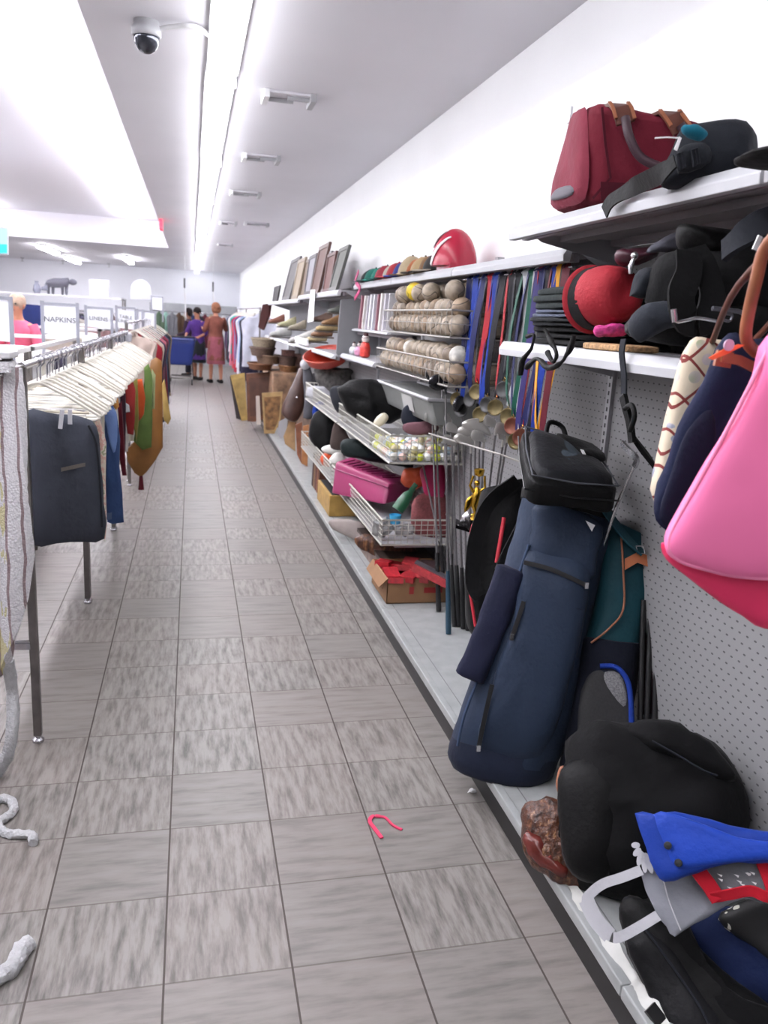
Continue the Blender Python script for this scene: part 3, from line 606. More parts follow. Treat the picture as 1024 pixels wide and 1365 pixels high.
# ---- black laptop bag on top
FL = at(706, 640, y=2.22); FR = at(829, 654, y=2.2); BR = at(790, 600, y=2.52); BL = at(696, 567, y=2.56); dn = Vector((.0, .02, -.085))
t = thing('laptop_bag', 'black laptop briefcase lying on top of the slate blue golf bag', 'bag', (FL+BR)/2+dn)
obj('bag_body', G().hexa([FL+dn, FR+dn, BR+dn, BL+dn, FL, FR, BR, BL], .3, .05, 10), f_black, t, wr=(.006, 8))
nt_ = (FR-FL).cross(BL-FL).normalized()
def lq(u, v, o=0.): return quad(FL, FR, BR, BL, u, v)+nt_*o
obj('front_pocket', G().puff([lq(u, v, .0) for u, v in ((.1, .1), (.5, .06), (.93, .1), (.95, .5), (.9, .9), (.5, .93), (.12, .9), (.06, .5))], nt_, .03, .01, 5), fabric('black_pocket_nylon', (28, 29, 33), .55), t, wr=(.004, 9))
obj('grey_patch', G().puff([lq(u, v, .024) for u, v in ((.38, .35), (.6, .3), (.66, .55), (.55, .8), (.4, .75))], nt_, .008, .008, 4), fabric('slate_patch', (62, 74, 84)), t)
obj('logo_mark', G().prism([lq(u, v, .034) for u, v in ((.66, .5), (.7, .5), (.7, .6), (.66, .6))], nt_*.002), m_tag, t, smooth=False)
obj('piping', G().tube([lq(u, v, .008) for u, v in ((.03, .05), (.0, .5), (.03, .95), (.5, .99), (.97, .95), (1.0, .5), (.97, .05), (.5, 0.0))], .003, 6, True), fabric('pale_piping', (90, 92, 98)), t)
obj('piping', G().tube([lq(u, v, -.035)+Vector((0, -.004, 0)) for u, v in ((-.02, .95), (-.04, .5), (-.02, .02), (.5, -.04), (1.0, -.01))], .003, 6), m_zip, t)
obj('handle', G().tube(cat([lq(.35, 1.0, -.02), lq(.4, 1.18, .02), lq(.6, 1.18, .02), lq(.65, 1.0, -.02)]), .009, 8), f_black, t)
obj('flap', G().puff([lq(u, v, .02) for u, v in ((.45, .95), (.95, .95), (1.0, .6), (.8, .5), (.62, .6))], nt_, .016, .01, 3), f_black, t, wr=(.006, 12), seed=8)
# ---- hanging black straps and red trimmed black golf bag behind
t = thing('golf_bag', 'black golf bag with red trim and dangling straps left of the slate blue golf bag', 'golf bag', (1.1, 2.75, DZ))
P1 = Vector((1.1, 2.72, .5)); n1 = toward(P1)
obj('bag_body', G().silo([(640, 655, 712, 640), (632, 700, 705, 705), (622, 760, 690, 770), (622, 820, 676, 830), (632, 850, 670, 862)], P1, n1, .07, 4, 24, 2.6, .1), f_black, t, wr=(.01, 8))
obj('strap', G().strap(cat([atp(a, b, P1+n1*.11, n1) for a, b in ((690, 640), (652, 672), (634, 720), (630, 775), (640, 795))]), .055, .008, (1, 0, .3)), f_black2, t, wr=(.004, 10))
obj('strap', G().strap(cat([atp(a, b, P1+n1*.22, n1) for a, b in ((716, 660), (698, 700), (680, 735), (668, 762))]), .05, .012, (1, 0, .6)), f_black, t)
obj('red_trim', G().tube(cat([atp(a, b, P1+n1*.1, n1) for a, b in ((672, 690), (668, 715), (662, 750))]), .008, 8), M('crimson_rubber', (178, 30, 48), .5), t)
obj('red_trim', G().tube(cat([atp(a, b, P1+n1*.1, n1) for a, b in ((626, 785), (630, 810), (634, 835))]), .006, 8), MATS['crimson_rubber'], t)
obj('red_trim', G().tube(cat([atp(a, b, P1+n1*.1, n1) for a, b in ((640, 690), (630, 700), (624, 730))]), .004, 8), MATS['crimson_rubber'], t)
# ---- teal golf bag against the pegboard
P2 = Vector((1.27, 2.3, .6)); n2 = toward(P2)
t = thing('golf_bag', 'dark teal golf bag with tan piping between the slate golf bag and the pegboard', 'golf bag', (1.27, 2.4, DZ))
obj('bag_body', G().silo([(798, 690, 866, 720), (800, 740, 868, 765), (790, 810, 864, 815), (775, 870, 850, 880), (765, 950, 842, 950), (755, 1010, 835, 1010)], P2, n2, .07, 4, 28, 2.6, .1), [f_teal], t, wr=(.006, 8))
obj('lower_body', G().silo([(770, 850, 856, 858), (765, 900, 850, 900), (755, 960, 842, 960), (745, 1020, 832, 1020)], P2, n2, .078, 3, 28, 2.6, .1), fabric('blue_black_nylon', (20, 24, 38)), t, wr=(.006, 8))
obj('tan_piping', G().tube(cat([atp(a, b, P2+n2*.082, n2) for a, b in ((828, 712), (831, 760), (831, 812), (812, 838), (788, 857))]), .0035, 8), m_tan, t)
obj('leather_band', G().prism([atp(a, b, P2+n2*.078, n2) for a, b in ((833, 745), (850, 736), (868, 742), (867, 757), (850, 750), (833, 760))], n2*.006), M('orange_tan_leather', (172, 100, 60), .5), t, smooth=False)
obj('strap', G().strap(cat([atp(a, b, P2+n2*.1, n2) for a, b in ((806, 678), (822, 700), (840, 722), (858, 738))]), .035, .006, (1, 0, -.3)), f_teal, t)
obj('buckle', G().tube([atp(a, b, P2+n2*.11, n2) for a, b in ((848, 728), (858, 728), (860, 738), (850, 738))], .003, 6, True), m_silver, t)
# ---- maroon black folded chair, blue one
P3 = Vector((1.33, 2.2, .5)); n3 = toward(P3)
t = thing('camp_chair', 'folded dark maroon camp chair standing against the pegboard right of the teal golf bag', 'folding chair', (1.36, 2.3, DZ))
obj('folded_cloth', G().silo([(862, 712, 888, 728), (862, 770, 890, 780), (856, 850, 884, 855), (850, 950, 880, 950)], P3, n3, .035, 4, 20, 2.4, .2), fabric('maroon_black_cloth', (42, 20, 26)), t, wr=(.008, 14))
for i, (a, b) in enumerate(((858, 853), (868, 862), (879, 872))): obj('chair_leg', G().tube([atp(a, 800, P3+n3*.04, n3), atp(b, 975, P3+n3*.04, n3)], .009, 8), m_black, t)
obj('clip', G().sph(atp(882, 754, P3+n3*.05, n3), .008), m_silver, t)
t = thing('beach_chair', 'folded beach chair with royal blue edging behind the black duffel', 'folding chair', (1.3, 2.15, DZ))
P4 = Vector((1.26, 2.1, .35)); n4 = toward(P4)
obj('mesh_seat', G().puff([atp(a, b, P4, n4) for a, b in ((770, 990), (775, 920), (800, 886), (832, 892), (844, 930), (846, 985), (838, 1030), (780, 1030))], n4, .015, .03, 6), M('black_mesh', (26, 26, 28), .7, var=.4, vs=150), t)
obj('blue_edging', G().tube(cat([atp(a, b, P4+n4*.012, n4) for a, b in ((800, 888), (822, 890), (838, 912), (842, 960), (840, 990))]), .009, 8), f_royal, t)
obj('blue_panel', G().puff([atp(a, b, P4-n4*.03, n4) for a, b in ((872, 920), (882, 905), (894, 925), (902, 975), (890, 1000), (874, 990))], n4, .01, .02, 4), f_royal, t)
obj('mesh_patch', G().puff([atp(a, b, P4+n4*.01, n4) for a, b in ((806, 895), (826, 898), (836, 925), (832, 945), (808, 915))], n4, .008, .004, 4), M('grey_mesh', (110, 110, 112), .6, var=.5, vs=200), t)
# ---- black duffel on the deck
P5 = Vector((1.16, 1.72, .34)); n5 = toward(P5)
def bq(a, b, o=0.): return atp(a, b, P5, n5)+n5*o
t = thing('duffel_bag', 'big slumped black duffel bag on the base shelf below the blue folded bag', 'bag', (1.16, 1.75, DZ))
obj('bag_body', G().puff([bq(a, b) for a, b in ((747, 1030), (757, 990), (775, 968), (810, 960), (850, 958), (900, 966), (940, 985), (965, 1010), (984, 1038), (990, 1075), (994, 1105), (985, 1150), (930, 1180), (860, 1195), (800, 1190), (765, 1170), (745, 1130), (740, 1085))], n5, .13, .12, 2.6, 9, 3), f_black2, t, wr=(.028, 6))
obj('side_roll', G().puff([bq(a, b, .07) for a, b in ((836, 975), (860, 962), (905, 968), (945, 990), (968, 1018), (975, 1040), (940, 1035), (895, 1012), (850, 992))], n5, .05, .05, 2.4, 6), f_black2, t, wr=(.01, 9), seed=3)
obj('end_panel', G().puff([bq(a, b, .08) for a, b in ((748, 1040), (770, 1015), (815, 1020), (835, 1060), (830, 1120), (812, 1165), (785, 1172), (760, 1150), (748, 1100))], n5, .05, .05, 3, 6), f_black, t, wr=(.006, 8), seed=5)
obj('seam', G().tube(cat([bq(a, b, .145) for a, b in ((868, 992), (900, 1010), (930, 1028), (950, 1036))]), .003, 6), f_char, t)
# ---- brown fur shiny purse
P6 = Vector((.99, 1.74, .2)); n6 = toward(P6)
def fur():
    m = M('brown_fur', (110, 68, 40), .35); t = NT(m); p, x, y, z = t.xyz(False)
    c = t.ramp(t.noise(t.comb(t.m('MULTIPLY', x, 60), t.m('MULTIPLY', y, 60), t.m('MULTIPLY', z, 14)), 1, 5, .7), [(.35, lin((38, 20, 15))), (.55, lin((88, 50, 32))), (.75, lin((160, 116, 74)))])
    t.l(c, t.b.inputs['Base Color']); t.bump(t.noise(p, 60, 4), .8, .01); return m
t = thing('fur_purse', 'glossy brown fur purse squashed between the shelf edge and the black duffel', 'purse', P6)
obj('purse_body', G().puff([atp(a, b, P6, n6) for a, b in ((702, 1072), (722, 1066), (745, 1062), (770, 1100), (790, 1150), (790, 1186), (765, 1186), (735, 1176), (710, 1155), (697, 1130), (698, 1098))], n6, .05, .06, 2.6, 6), fur(), t, wr=(.014, 12))
obj('leather_panel', G().puff([atp(a, b, P6+n6*.03, n6) for a, b in ((698, 1112), (712, 1108), (735, 1132), (758, 1160), (748, 1172), (720, 1156), (702, 1138))], n6, .022, .02, 3, 5), M('glossy_oxblood', (96, 40, 34), .2, var=.3, vs=20), t, wr=(.006, 25))
obj('handle', G().tube(cat([atp(a, b, P6, n6) for a, b in ((748, 1062), (744, 1045), (748, 1025), (754, 1024))]), .006, 8), m_tan, t)
# ---- navy and black bags at the bottom right
def lay(name, pts, P_, tf, tb, mat, parent=None, label=None, ct=None, p_=3, wr=(.008, 10), seed=0, off=0, nn=None):
    P_ = Vector(P_); n_ = nn or toward(P_); g = G().puff([atp(a, b, P_, n_)+n_*off for a, b in pts], n_, tf, tb, p_, 7)
    return obj(name, g, mat, parent, wr=wr, seed=seed) if parent is not None else top(name, g, mat, label, ct, wr=wr, seed=seed)
t = thing('black_rucksack', 'black nylon rucksack lying at the front edge of the base shelf, bottom right', 'bag', (1.05, 1.3, DZ))
lay('bag_body', [(826, 1200), (850, 1195), (900, 1230), (960, 1290), (1040, 1350), (1100, 1420), (1100, 1500), (900, 1500), (870, 1365), (845, 1290), (828, 1240)], (1.085, 1.31, .18), .035, .08, f_black, t)
lay('side_panel', [(832, 1250), (855, 1235), (900, 1270), (935, 1320), (965, 1370), (960, 1450), (885, 1420), (868, 1340)], (1.085, 1.31, .18), .02, .02, fabric('black_side_nylon', (20, 20, 23), .5), t, off=.028)
obj('piping', G().tube(cat([atp(a, b, Vector((1.085, 1.31, .18))+toward((1.085, 1.31, .18))*.05, toward((1.085, 1.31, .18))) for a, b in ((858, 1235), (880, 1265), (905, 1300), (935, 1345), (955, 1390))]), .003, 6), f_char, t)
obj('buckle', G().strap([atp(a, b, Vector((1.0, 1.25, .16)), n5) for a, b in ((866, 1342), (878, 1358), (884, 1380))], .03, .01, (1, 0, 0)), m_black, t)
lay('navy_jacket', [(905, 1240), (960, 1210), (1030, 1225), (1120, 1250), (1120, 1370), (1030, 1350), (970, 1325), (935, 1290)], (1.22, 1.38, .3), .05, .08, fabric('deep_navy_cloth', (24, 38, 78)), None, 'dark navy cloth bag folded under the black and white floral bag', 'bag', wr=(.014, 9))
lay('black_vest', [(880, 1230), (905, 1225), (935, 1270), (975, 1320), (1040, 1350), (1100, 1390), (1100, 1450), (960, 1400), (915, 1320)], (1.14, 1.33, .24), .04, .04, f_black2, None, 'black cloth fold between the navy bag and the black rucksack', 'bag', wr=(.012, 9))
def floral():
    m = M('black_white_floral', (20, 20, 22), .6); t = NT(m); p, x, y, z = t.xyz(False)
    v = t.n('ShaderNodeTexVoronoi'); v.inputs['Scale'].default_value = 45; t.l(p, v.inputs['Vector'])
    f = t.m('MULTIPLY', t.m('LESS_THAN', v.outputs['Distance'], .42), t.m('GREATER_THAN', t.noise(p, 14, 2), .52))
    t.l(t.mix(f, lin((18, 18, 20)), lin((225, 222, 210))), t.b.inputs['Base Color']); return m
lay('floral_bag', [(958, 1225), (985, 1205), (1030, 1195), (1120, 1200), (1120, 1300), (1040, 1290), (1000, 1262)], (1.22, 1.36, .36), .03, .05, floral(), None, 'black bag printed with small white flowers under the grey shopping bag', 'bag', wr=(.006, 12))
P7 = Vector((1.09, 1.31, .36)); n7 = toward(P7)
t = thing('shopping_bag', 'grey felt shopping bag with a pale webbing loop handle under the blue folded bag', 'bag', P7)
def sq(a, b, o=0.): return atp(a, b, P7, n7)+n7*o
obj('bag_body', G().puff([sq(a, b) for a, b in ((855, 1165), (875, 1150), (950, 1130), (1040, 1120), (1110, 1130), (1110, 1210), (1030, 1206), (994, 1200), (960, 1212), (925, 1232), (900, 1248), (888, 1235), (872, 1212))], n7, .012, .02, 7, 6, 2), f_grey, t, wr=(.006, 10))
obj('handle', G().strap(cat([sq(a, b, .016) for a, b in ((856, 1160), (830, 1170), (806, 1178), (790, 1190), (783, 1202), (795, 1225), (812, 1246), (826, 1249), (850, 1237), (878, 1220))], 4), .021, .005, n7.cross(Vector((0, 0, 1)))), f_white, t)
obj('handle', G().strap(cat([sq(a, b, .016) for a, b in ((783, 1200), (795, 1225), (814, 1247))], 4), .035, .006, n7.cross(Vector((1, -.6, -1)))), f_white, t)
for k, (ex, ey) in enumerate(((843, 1127), (846, 1141), (852, 1154), (861, 1163), (870, 1164))):
    o_ = Vector((858, 1128)); d_ = Vector((ex, ey))-o_; s_ = Vector((-d_.y, d_.x)).normalized()*4.2; pl = [o_+d_*.25+(d_*.78)*(.5-.5*math.cos(j*PI/6))+s_*math.sin(j*PI/6) for j in range(13)]
    obj('printed_petal', G().prism([sq(q_.x, q_.y, .018) for q_ in pl[:12]], n7*.002), f_white, t, smooth=False)
obj('hem_seam', G().tube(cat([sq(a, b, .016) for a, b in ((884, 1168), (892, 1200), (908, 1240))]), .0015, 5), f_white, t)
t = thing('red_handled_bag', 'grey printed bag with wide red webbing handle under the blue folded bag', 'bag', sq(970, 1170))
obj('bag_body', G().puff([sq(a, b, .03) for a, b in ((945, 1150), (1010, 1140), (1100, 1135), (1100, 1200), (1010, 1195), (975, 1192), (958, 1180))], n7, .008, .012, 6, 5), fabric('ash_grey_cloth', (126, 128, 132)), t)
obj('handle', G().strap([sq(a, b, .046) for a, b in ((928, 1158), (945, 1180), (958, 1200))], .034, .004, (1, 0, .25)).strap(cat([sq(a, b, .046) for a, b in ((948, 1197), (975, 1192), (1000, 1188), (1022, 1196), (1060, 1200))]), .024, .004, (.1, 0, 1)).strap([sq(a, b, .047) for a, b in ((1012, 1145), (1024, 1175), (1032, 1200))], .026, .004, (1, 0, .3)), f_red, t)
g = G(); rr = random.Random(5)
for k in range(12):
    a, b = 955+rr.uniform(0, 48), 1160+rr.uniform(0, 24); g.prism([sq(a, b, .046), sq(a+7, b+2, .046), sq(a+6, b+5, .046)], n7*.001)
obj('printed_marks', g, m_tag, t, smooth=False)
P8 = P7+n7*.06; t = thing('folded_nylon_bag', 'royal blue folded nylon bag with two black snaps on top of the pile, bottom right', 'bag', P8)
obj('bag_body', G().puff([atp(a, b, P8, n7) for a, b in ((848, 1085), (870, 1083), (900, 1084), (950, 1092), (994, 1103), (1040, 1110), (1110, 1118), (1110, 1140), (1030, 1148), (985, 1152), (947, 1158), (915, 1168), (886, 1176), (874, 1162), (860, 1130))], n7, .016, .024, 7, 6, 2), f_royal, t, wr=(.007, 9))
obj('folded_flap', G().puff([atp(a, b, P8, n7)+n7*.016 for a, b in ((872, 1086), (900, 1086), (960, 1108), (1010, 1122), (1100, 1130), (1100, 1142), (1010, 1145), (950, 1152), (905, 1158), (888, 1130))], n7, .008, .006, 7, 5, 2), fabric('bright_royal_nylon', (32, 72, 184), .5), t, wr=(.004, 8), seed=2)
for a, b in ((891, 1128), (905, 1151)): obj('snap', G().lathe([(.001, .006), (.0075, .005), (.0085, 0), (.001, 0)], atp(a, b, P8, n7)+n7*.026, n7, 16), m_black, t)
# peeled plastic along the shelf lip
g = G().strap([(XK+.01, y, DZ+.006+.004*math.sin(y*40)) for y in [1.15+.02*k for k in range(28)]], .035, .002, (1, 0, .4))
top('plastic_strip', g, M('cloudy_plastic', (205, 205, 200), .35, var=.1), 'cloudy plastic price strip peeling off the front lip of the base shelf', 'price strip', wr=(.006, 30))
# ---- floor litter
c = at(628, 1056, z=0.002); top('paper_scrap', G().puff([c+Vector(v) for v in ((-.015, -.005, .002), (.0, .012, .004), (.018, .006, .002), (.016, -.01, .003), (0, -.008, .006))], (0, 0, 1), .006, .001, 3, 4), m_tag, 'small white paper scrap on the floor beside the golf bag', 'litter', wr=(.004, 60))
m_pk = M('pink_plastic', (220, 60, 100), .4)
g = G().strap(cat([at(a, b, z=.004) for a, b in ((509, 1117), (500, 1105), (493, 1095), (497, 1088), (507, 1088))]), [.012]*21, .004, (1, 0, 0)).strap(cat([at(a, b, z=.004) for a, b in ((505, 1088), (514, 1090), (524, 1100), (536, 1106))]), .008, .004, (0, 1, 0))
top('plastic_hook', g, m_pk, 'broken pink plastic hook lying on the floor tiles', 'litter')
# ================================================================= MEDALS, BALLS, CLUBS, BASKETS
m_brz = M('aged_bronze', (88, 78, 50), .4, metal=.7, var=.2, vs=40); m_dkm = M('dark_pewter', (62, 62, 62), .4, metal=.7); m_rb = M('copper_medal', (98, 54, 40), .4, metal=.6)
rod = top('medal_rail', G().tube([(1.24, 2.6, 1.765), (1.24, 3.76, 1.765)], .006, 8).tube([(1.24, 2.62, 1.765), (1.42, 2.62, 1.765)], .005, 6).tube([(1.24, 3.74, 1.765), (1.42, 3.74, 1.765)], .005, 6), m_chrome, 'thin metal rail under the empty white shelf that the medal ribbons hang from', 'rail')
RC = dict(blue=(26, 56, 150), red=(170, 34, 44), black=(22, 22, 30), green=(20, 84, 66), white=(200, 202, 205), navy=(28, 34, 84), yellow=(226, 160, 30), purple=(58, 50, 110), maroon=(110, 36, 50))
def rib(c): return fabric('ribbon_'+c, RC[c], .5, .08)
meds = [(636, 1.22, .56, ('blue', 'navy'), m_dkm), (647, 1.2, .5, ('navy', 'blue'), m_dkm), (655, 1.24, .46, ('red', 'black'), m_brz), (663, 1.2, .55, ('blue', 'blue'), m_brz), (671, 1.26, .5, ('black', 'navy'), m_dkm),
        (684, 1.22, .5, ('black', 'red'), m_brz), (693, 1.24, .42, ('black', 'black'), m_dkm), (702, 1.24, .52, ('white', 'green'), m_brz), (710, 1.27, .55, ('green', 'navy'), m_rb), (718, 1.24, .6, ('purple', 'white'), m_brz),
        (724, 1.28, .58, ('navy', 'red'), m_rb), (733, 1.24, .62, ('black', 'navy'), m_dkm), (741, 1.28, .62, ('blue', 'maroon'), m_rb), (748, 1.26, .6, ('yellow', 'yellow'), m_rb), (754, 1.28, .62, ('maroon', 'black'), m_rb), (628, 1.24, .52, ('navy', 'black'), m_brz)]
ri = random.Random(3); mcol = {0: 'dark grey', 1: 'bronze', 2: 'copper'}
for i, (px, xx, ln, cs, mm) in enumerate(meds):
    p = at(px, 372, x=1.24); y = p.y; zt = 1.775; zb = zt-ln; w = .034
    mc = {'aged_bronze': 'bronze', 'dark_pewter': 'dark grey', 'copper_medal': 'copper'}[mm.name]
    where = ('left of the folded trousers' if px < 700 else 'behind the left end of the middle shelf')
    ord_ = ['first', 'second', 'third', 'fourth', 'fifth', 'sixth', 'seventh', 'eighth', 'ninth', 'tenth', 'eleventh', 'twelfth', 'thirteenth', 'fourteenth', 'fifteenth', 'sixteenth'][sorted(m_[0] for m_ in meds).index(px)]
    t = thing('medal', '%s medal on a %s ribbon, %s from the left on the rail' % (mc, cs[0]+(' and '+cs[1] if cs[0] != cs[1] else ''), ord_), 'medal', (1.22, y, zb), 'medals hung from the rail')
    for s_, c in ((-1, cs[0]), (1, cs[1])):
        dy = s_*(.014+ri.uniform(0, .012)); dx = ri.uniform(-.02, .02)
        pts = cat([(1.235, y, zt), (1.228, y+dy*1.2, zt-.04), (1.22+dx, y+dy*1.8, zt-ln*.45), (1.21+dx*.5, y+dy*.8, zt-ln*.85), (1.215, y, zb)])
        obj('ribbon', G().strap(pts, [w]*12+[w*.8]*9, .002, (-.15+s_*.3, 1, 0)), rib(c), t)
    cc = Vector((1.213, y, zb-.04)); ax = Vector((-.8+ri.uniform(-.4, .4), -.6, .1)); obj('medallion', G().lathe([(.002, .003), (.026, .003), (.029, .005), (.034, .004), (.034, -.003), (.002, -.003)], cc, ax, 22), mm, t)
    obj('ring', G().tube([cc+Vector((0, 0, .04))+Vector((0, math.cos(a)*.008, math.sin(a)*.008)) for a in [k*PI/4 for k in range(8)]], .0015, 5, True), m_gold, t)
# softball racks
def wire_basket(name, label, x0, x1, y0, y1, z0, z1, step=.06, hz=3, mat=None, r=.003, group=None, slope=0.):
    t = thing(name, label, 'basket', ((x0+x1)/2, (y0+y1)/2, z0), group); mat = mat or m_wire
    obj('rim', G().tube([(x0, y0, z1), (x1, y0, z1), (x1, y1, z1), (x0, y1, z1)], r*1.7, 8, True), mat, t)
    obj('base_frame', G().tube([(x0, y0, z0), (x1, y0, z0), (x1, y1, z0), (x0, y1, z0)], r*1.5, 8, True), mat, t)
    g = G(); n = int((y1-y0)/step)
    for k in range(n+1):
        y = y0+(y1-y0)*k/n; g.tube([(x0, y, z1), (x0, y, z0), (x1, y, z0), (x1, y, z1)], r*.7, 5)
    n = max(2, int((x1-x0)/step))
    for k in range(1, n):
        x = x0+(x1-x0)*k/n; g.tube([(x, y0, z1), (x, y0, z0), (x, y1, z0), (x, y1, z1)], r*.7, 5)
    for k in range(1, hz): z = z0+(z1-z0)*k/hz; g.tube([(x0, y0, z), (x1, y0, z), (x1, y1, z), (x0, y1, z)], r*.7, 5, True)
    obj('wire_grid', g, mat, t)
    if step < .05: obj('liner', G().box((x0+.004, y0+.004, z0+.002), (x1-.004, y1-.004, z0+.007)), m_lgrey, t, smooth=False)
    if z1 > .9 and y0 < 4.1 and step < .05: obj('divider', G().box((x0+.005, 4.55, z0+.01), (x1-.005, 4.556, z1-.03)), M('clear_grey_plastic', (150, 150, 150), .3), t, smooth=False)
    return t
m_gwire = M('grey_wire', (150, 146, 140), .4)
wire_basket('ball_basket', 'upper wire basket full of old softballs hung on the pegboard', 1.12, 1.40, 3.52, 4.86, 1.50, 1.62, .075, 2, m_gwire, .0028)
wire_basket('ball_basket', 'lower wire basket full of old softballs hung on the pegboard', 1.12, 1.40, 3.50, 5.0, 1.285, 1.395, .075, 2, m_gwire, .0028)
def ball_mat(name, rgb):
    m = M(name, rgb, .6); t = NT(m); p, x, y, z = t.xyz(False)
    s_ = t.m('ABSOLUTE', t.m('SUBTRACT', t.m('MULTIPLY', z, 30), t.m('MULTIPLY', t.m('SINE', t.m('MULTIPLY', x, 90)), .55)))
    ln = t.m('LESS_THAN', s_, .09); n_ = t.noise(p, 30, 4)
    t.l(t.mix(ln, t.ramp(n_, [(.35, lin([v*.78 for v in rgb])), (.65, lin(rgb))]), lin([v*.5 for v in rgb])), t.b.inputs['Base Color']); return m
bm_ = [ball_mat('worn_ball_leather', (168, 154, 136)), ball_mat('tan_ball_leather', (160, 138, 114)), ball_mat('dirty_ball_leather', (136, 120, 104))]
m_yel = ball_mat('yellow_ball_vinyl', (226, 196, 40)); m_bwh = ball_mat('white_ball_vinyl', (225, 222, 214))
protos = []
for m in bm_: protos.append(m)
base_ball = {}
rb = random.Random(11)
def softball(c, m, label, group):
    if m.name not in base_ball:
        o = obj('softball', G().sph(c, .0475, 18, 12), m, loc=c); base_ball[m.name] = o
    else:
        o = base_ball[m.name].copy(); C.objects.link(o); o.location = c
    o.rotation_euler = (rb.uniform(0, 6), rb.uniform(0, 6), rb.uniform(0, 6)); o['label'] = label; o['category'] = 'ball'
    if group: o['group'] = group
    elif 'group' in o: del o['group']
for tier, (zb, nlay, yend, nm) in enumerate(((1.507, 2, 4.8, 'upper'), (1.292, 2, 4.95, 'lower'))):
    for l in range(nlay+1):
        zz = zb+.0475+l*.078
        y = 3.575+(.047 if l % 2 else 0); k = 0
        while y < yend-(0 if l < 2 else .1):
            for xi, x in enumerate((1.172, 1.27, 1.352) if l % 2 == 0 else (1.2, 1.3)):
                if l == 2 and (tier == 1 or rb.random() < .35 or xi == 2): continue
                if l == 1 and rb.random() < .08: continue
                m = rb.choice(bm_+[bm_[0]]); lab = 'worn tan softball in the %s wire basket' % nm; gp = 'softballs in the %s basket' % nm
                if tier == 1 and l == 1 and xi == 0 and k in (0, 9): m = m_bwh; lab = 'white softball on top of the lower basket, at its %s end' % ('near' if k == 0 else 'far'); gp = None
                softball(Vector((x+rb.uniform(-.006, .006), y+rb.uniform(-.006, .006), zz+rb.uniform(-.003, .003))), m, lab, gp)
            y += .0965; k += 1
softball(Vector((1.16, 4.33, 1.507+.0475+.165)), m_yel, 'bright yellow softball on top of the upper wire basket', None)
# helmet
hc = at(605, 340, y=3.72); hc.x = 1.31
hp_ = at(607, 322, x=1.29)
t = thing('baseball_helmet', 'shiny red batting helmet with a white swoosh on the long top shelf', 'helmet', (hp_.x, hp_.y, 1.823))
hb = Vector((hp_.x, hp_.y, 1.823)); g = G(); prof = []
rx, ry, rz = .115, .135, .185
vs = []; nU, nV = 28, 12; fs = []
for j in range(nV+1):
    a = (PI/2)*j/nV*1.0
    for k in range(nU):
        b = 2*PI*k/nU; vs.append(hb+Vector((rx*math.cos(a)*math.cos(b), ry*math.cos(a)*math.sin(b), .02+rz*math.sin(a)*(1))))
for j in range(nV):
    for k in range(nU): fs.append((j*nU+k, j*nU+(k+1) % nU, (j+1)*nU+(k+1) % nU, (j+1)*nU+k))
fs.append(tuple(range(nU))[::-1]); g.add(vs, fs); g.box(hb+Vector((-.06, -.13, .0)), hb+Vector((.06, .1, .03)))
obj('shell', g, M('glossy_crimson', (176, 34, 62), .25, var=.05), t)
def hs(az, el, o=.003): return hb+Vector(((rx+o)*math.cos(el)*math.cos(az), (ry+o)*math.cos(el)*math.sin(az), .02+(rz+o)*math.sin(el)))
w_ = M('white_gloss_vinyl', (235, 232, 236), .3)
for nm, arr in (('white_stripe', [(3.1, .02), (3.25, .25), (3.5, .5), (3.85, .72), (4.1, .8)]), ('white_stripe', [(2.7, .5), (3.0, .8), (3.3, 1.0), (3.6, 1.1)])):
    g = G(); pts = [hs(a, b) for a, b in arr]; L_ = cat(pts, 6); n_ = len(L_)
    g.strap(L_, [.03*(1-abs(i/(n_-1)-.25)**1) for i in range(n_)] if nm else 0, .004, [(p-hb-Vector((0, 0, .02))).cross(L_[min(i+1, n_-1)]-L_[max(0, i-1)]) for i, p in enumerate(L_)]); obj(nm, g, w_, t)

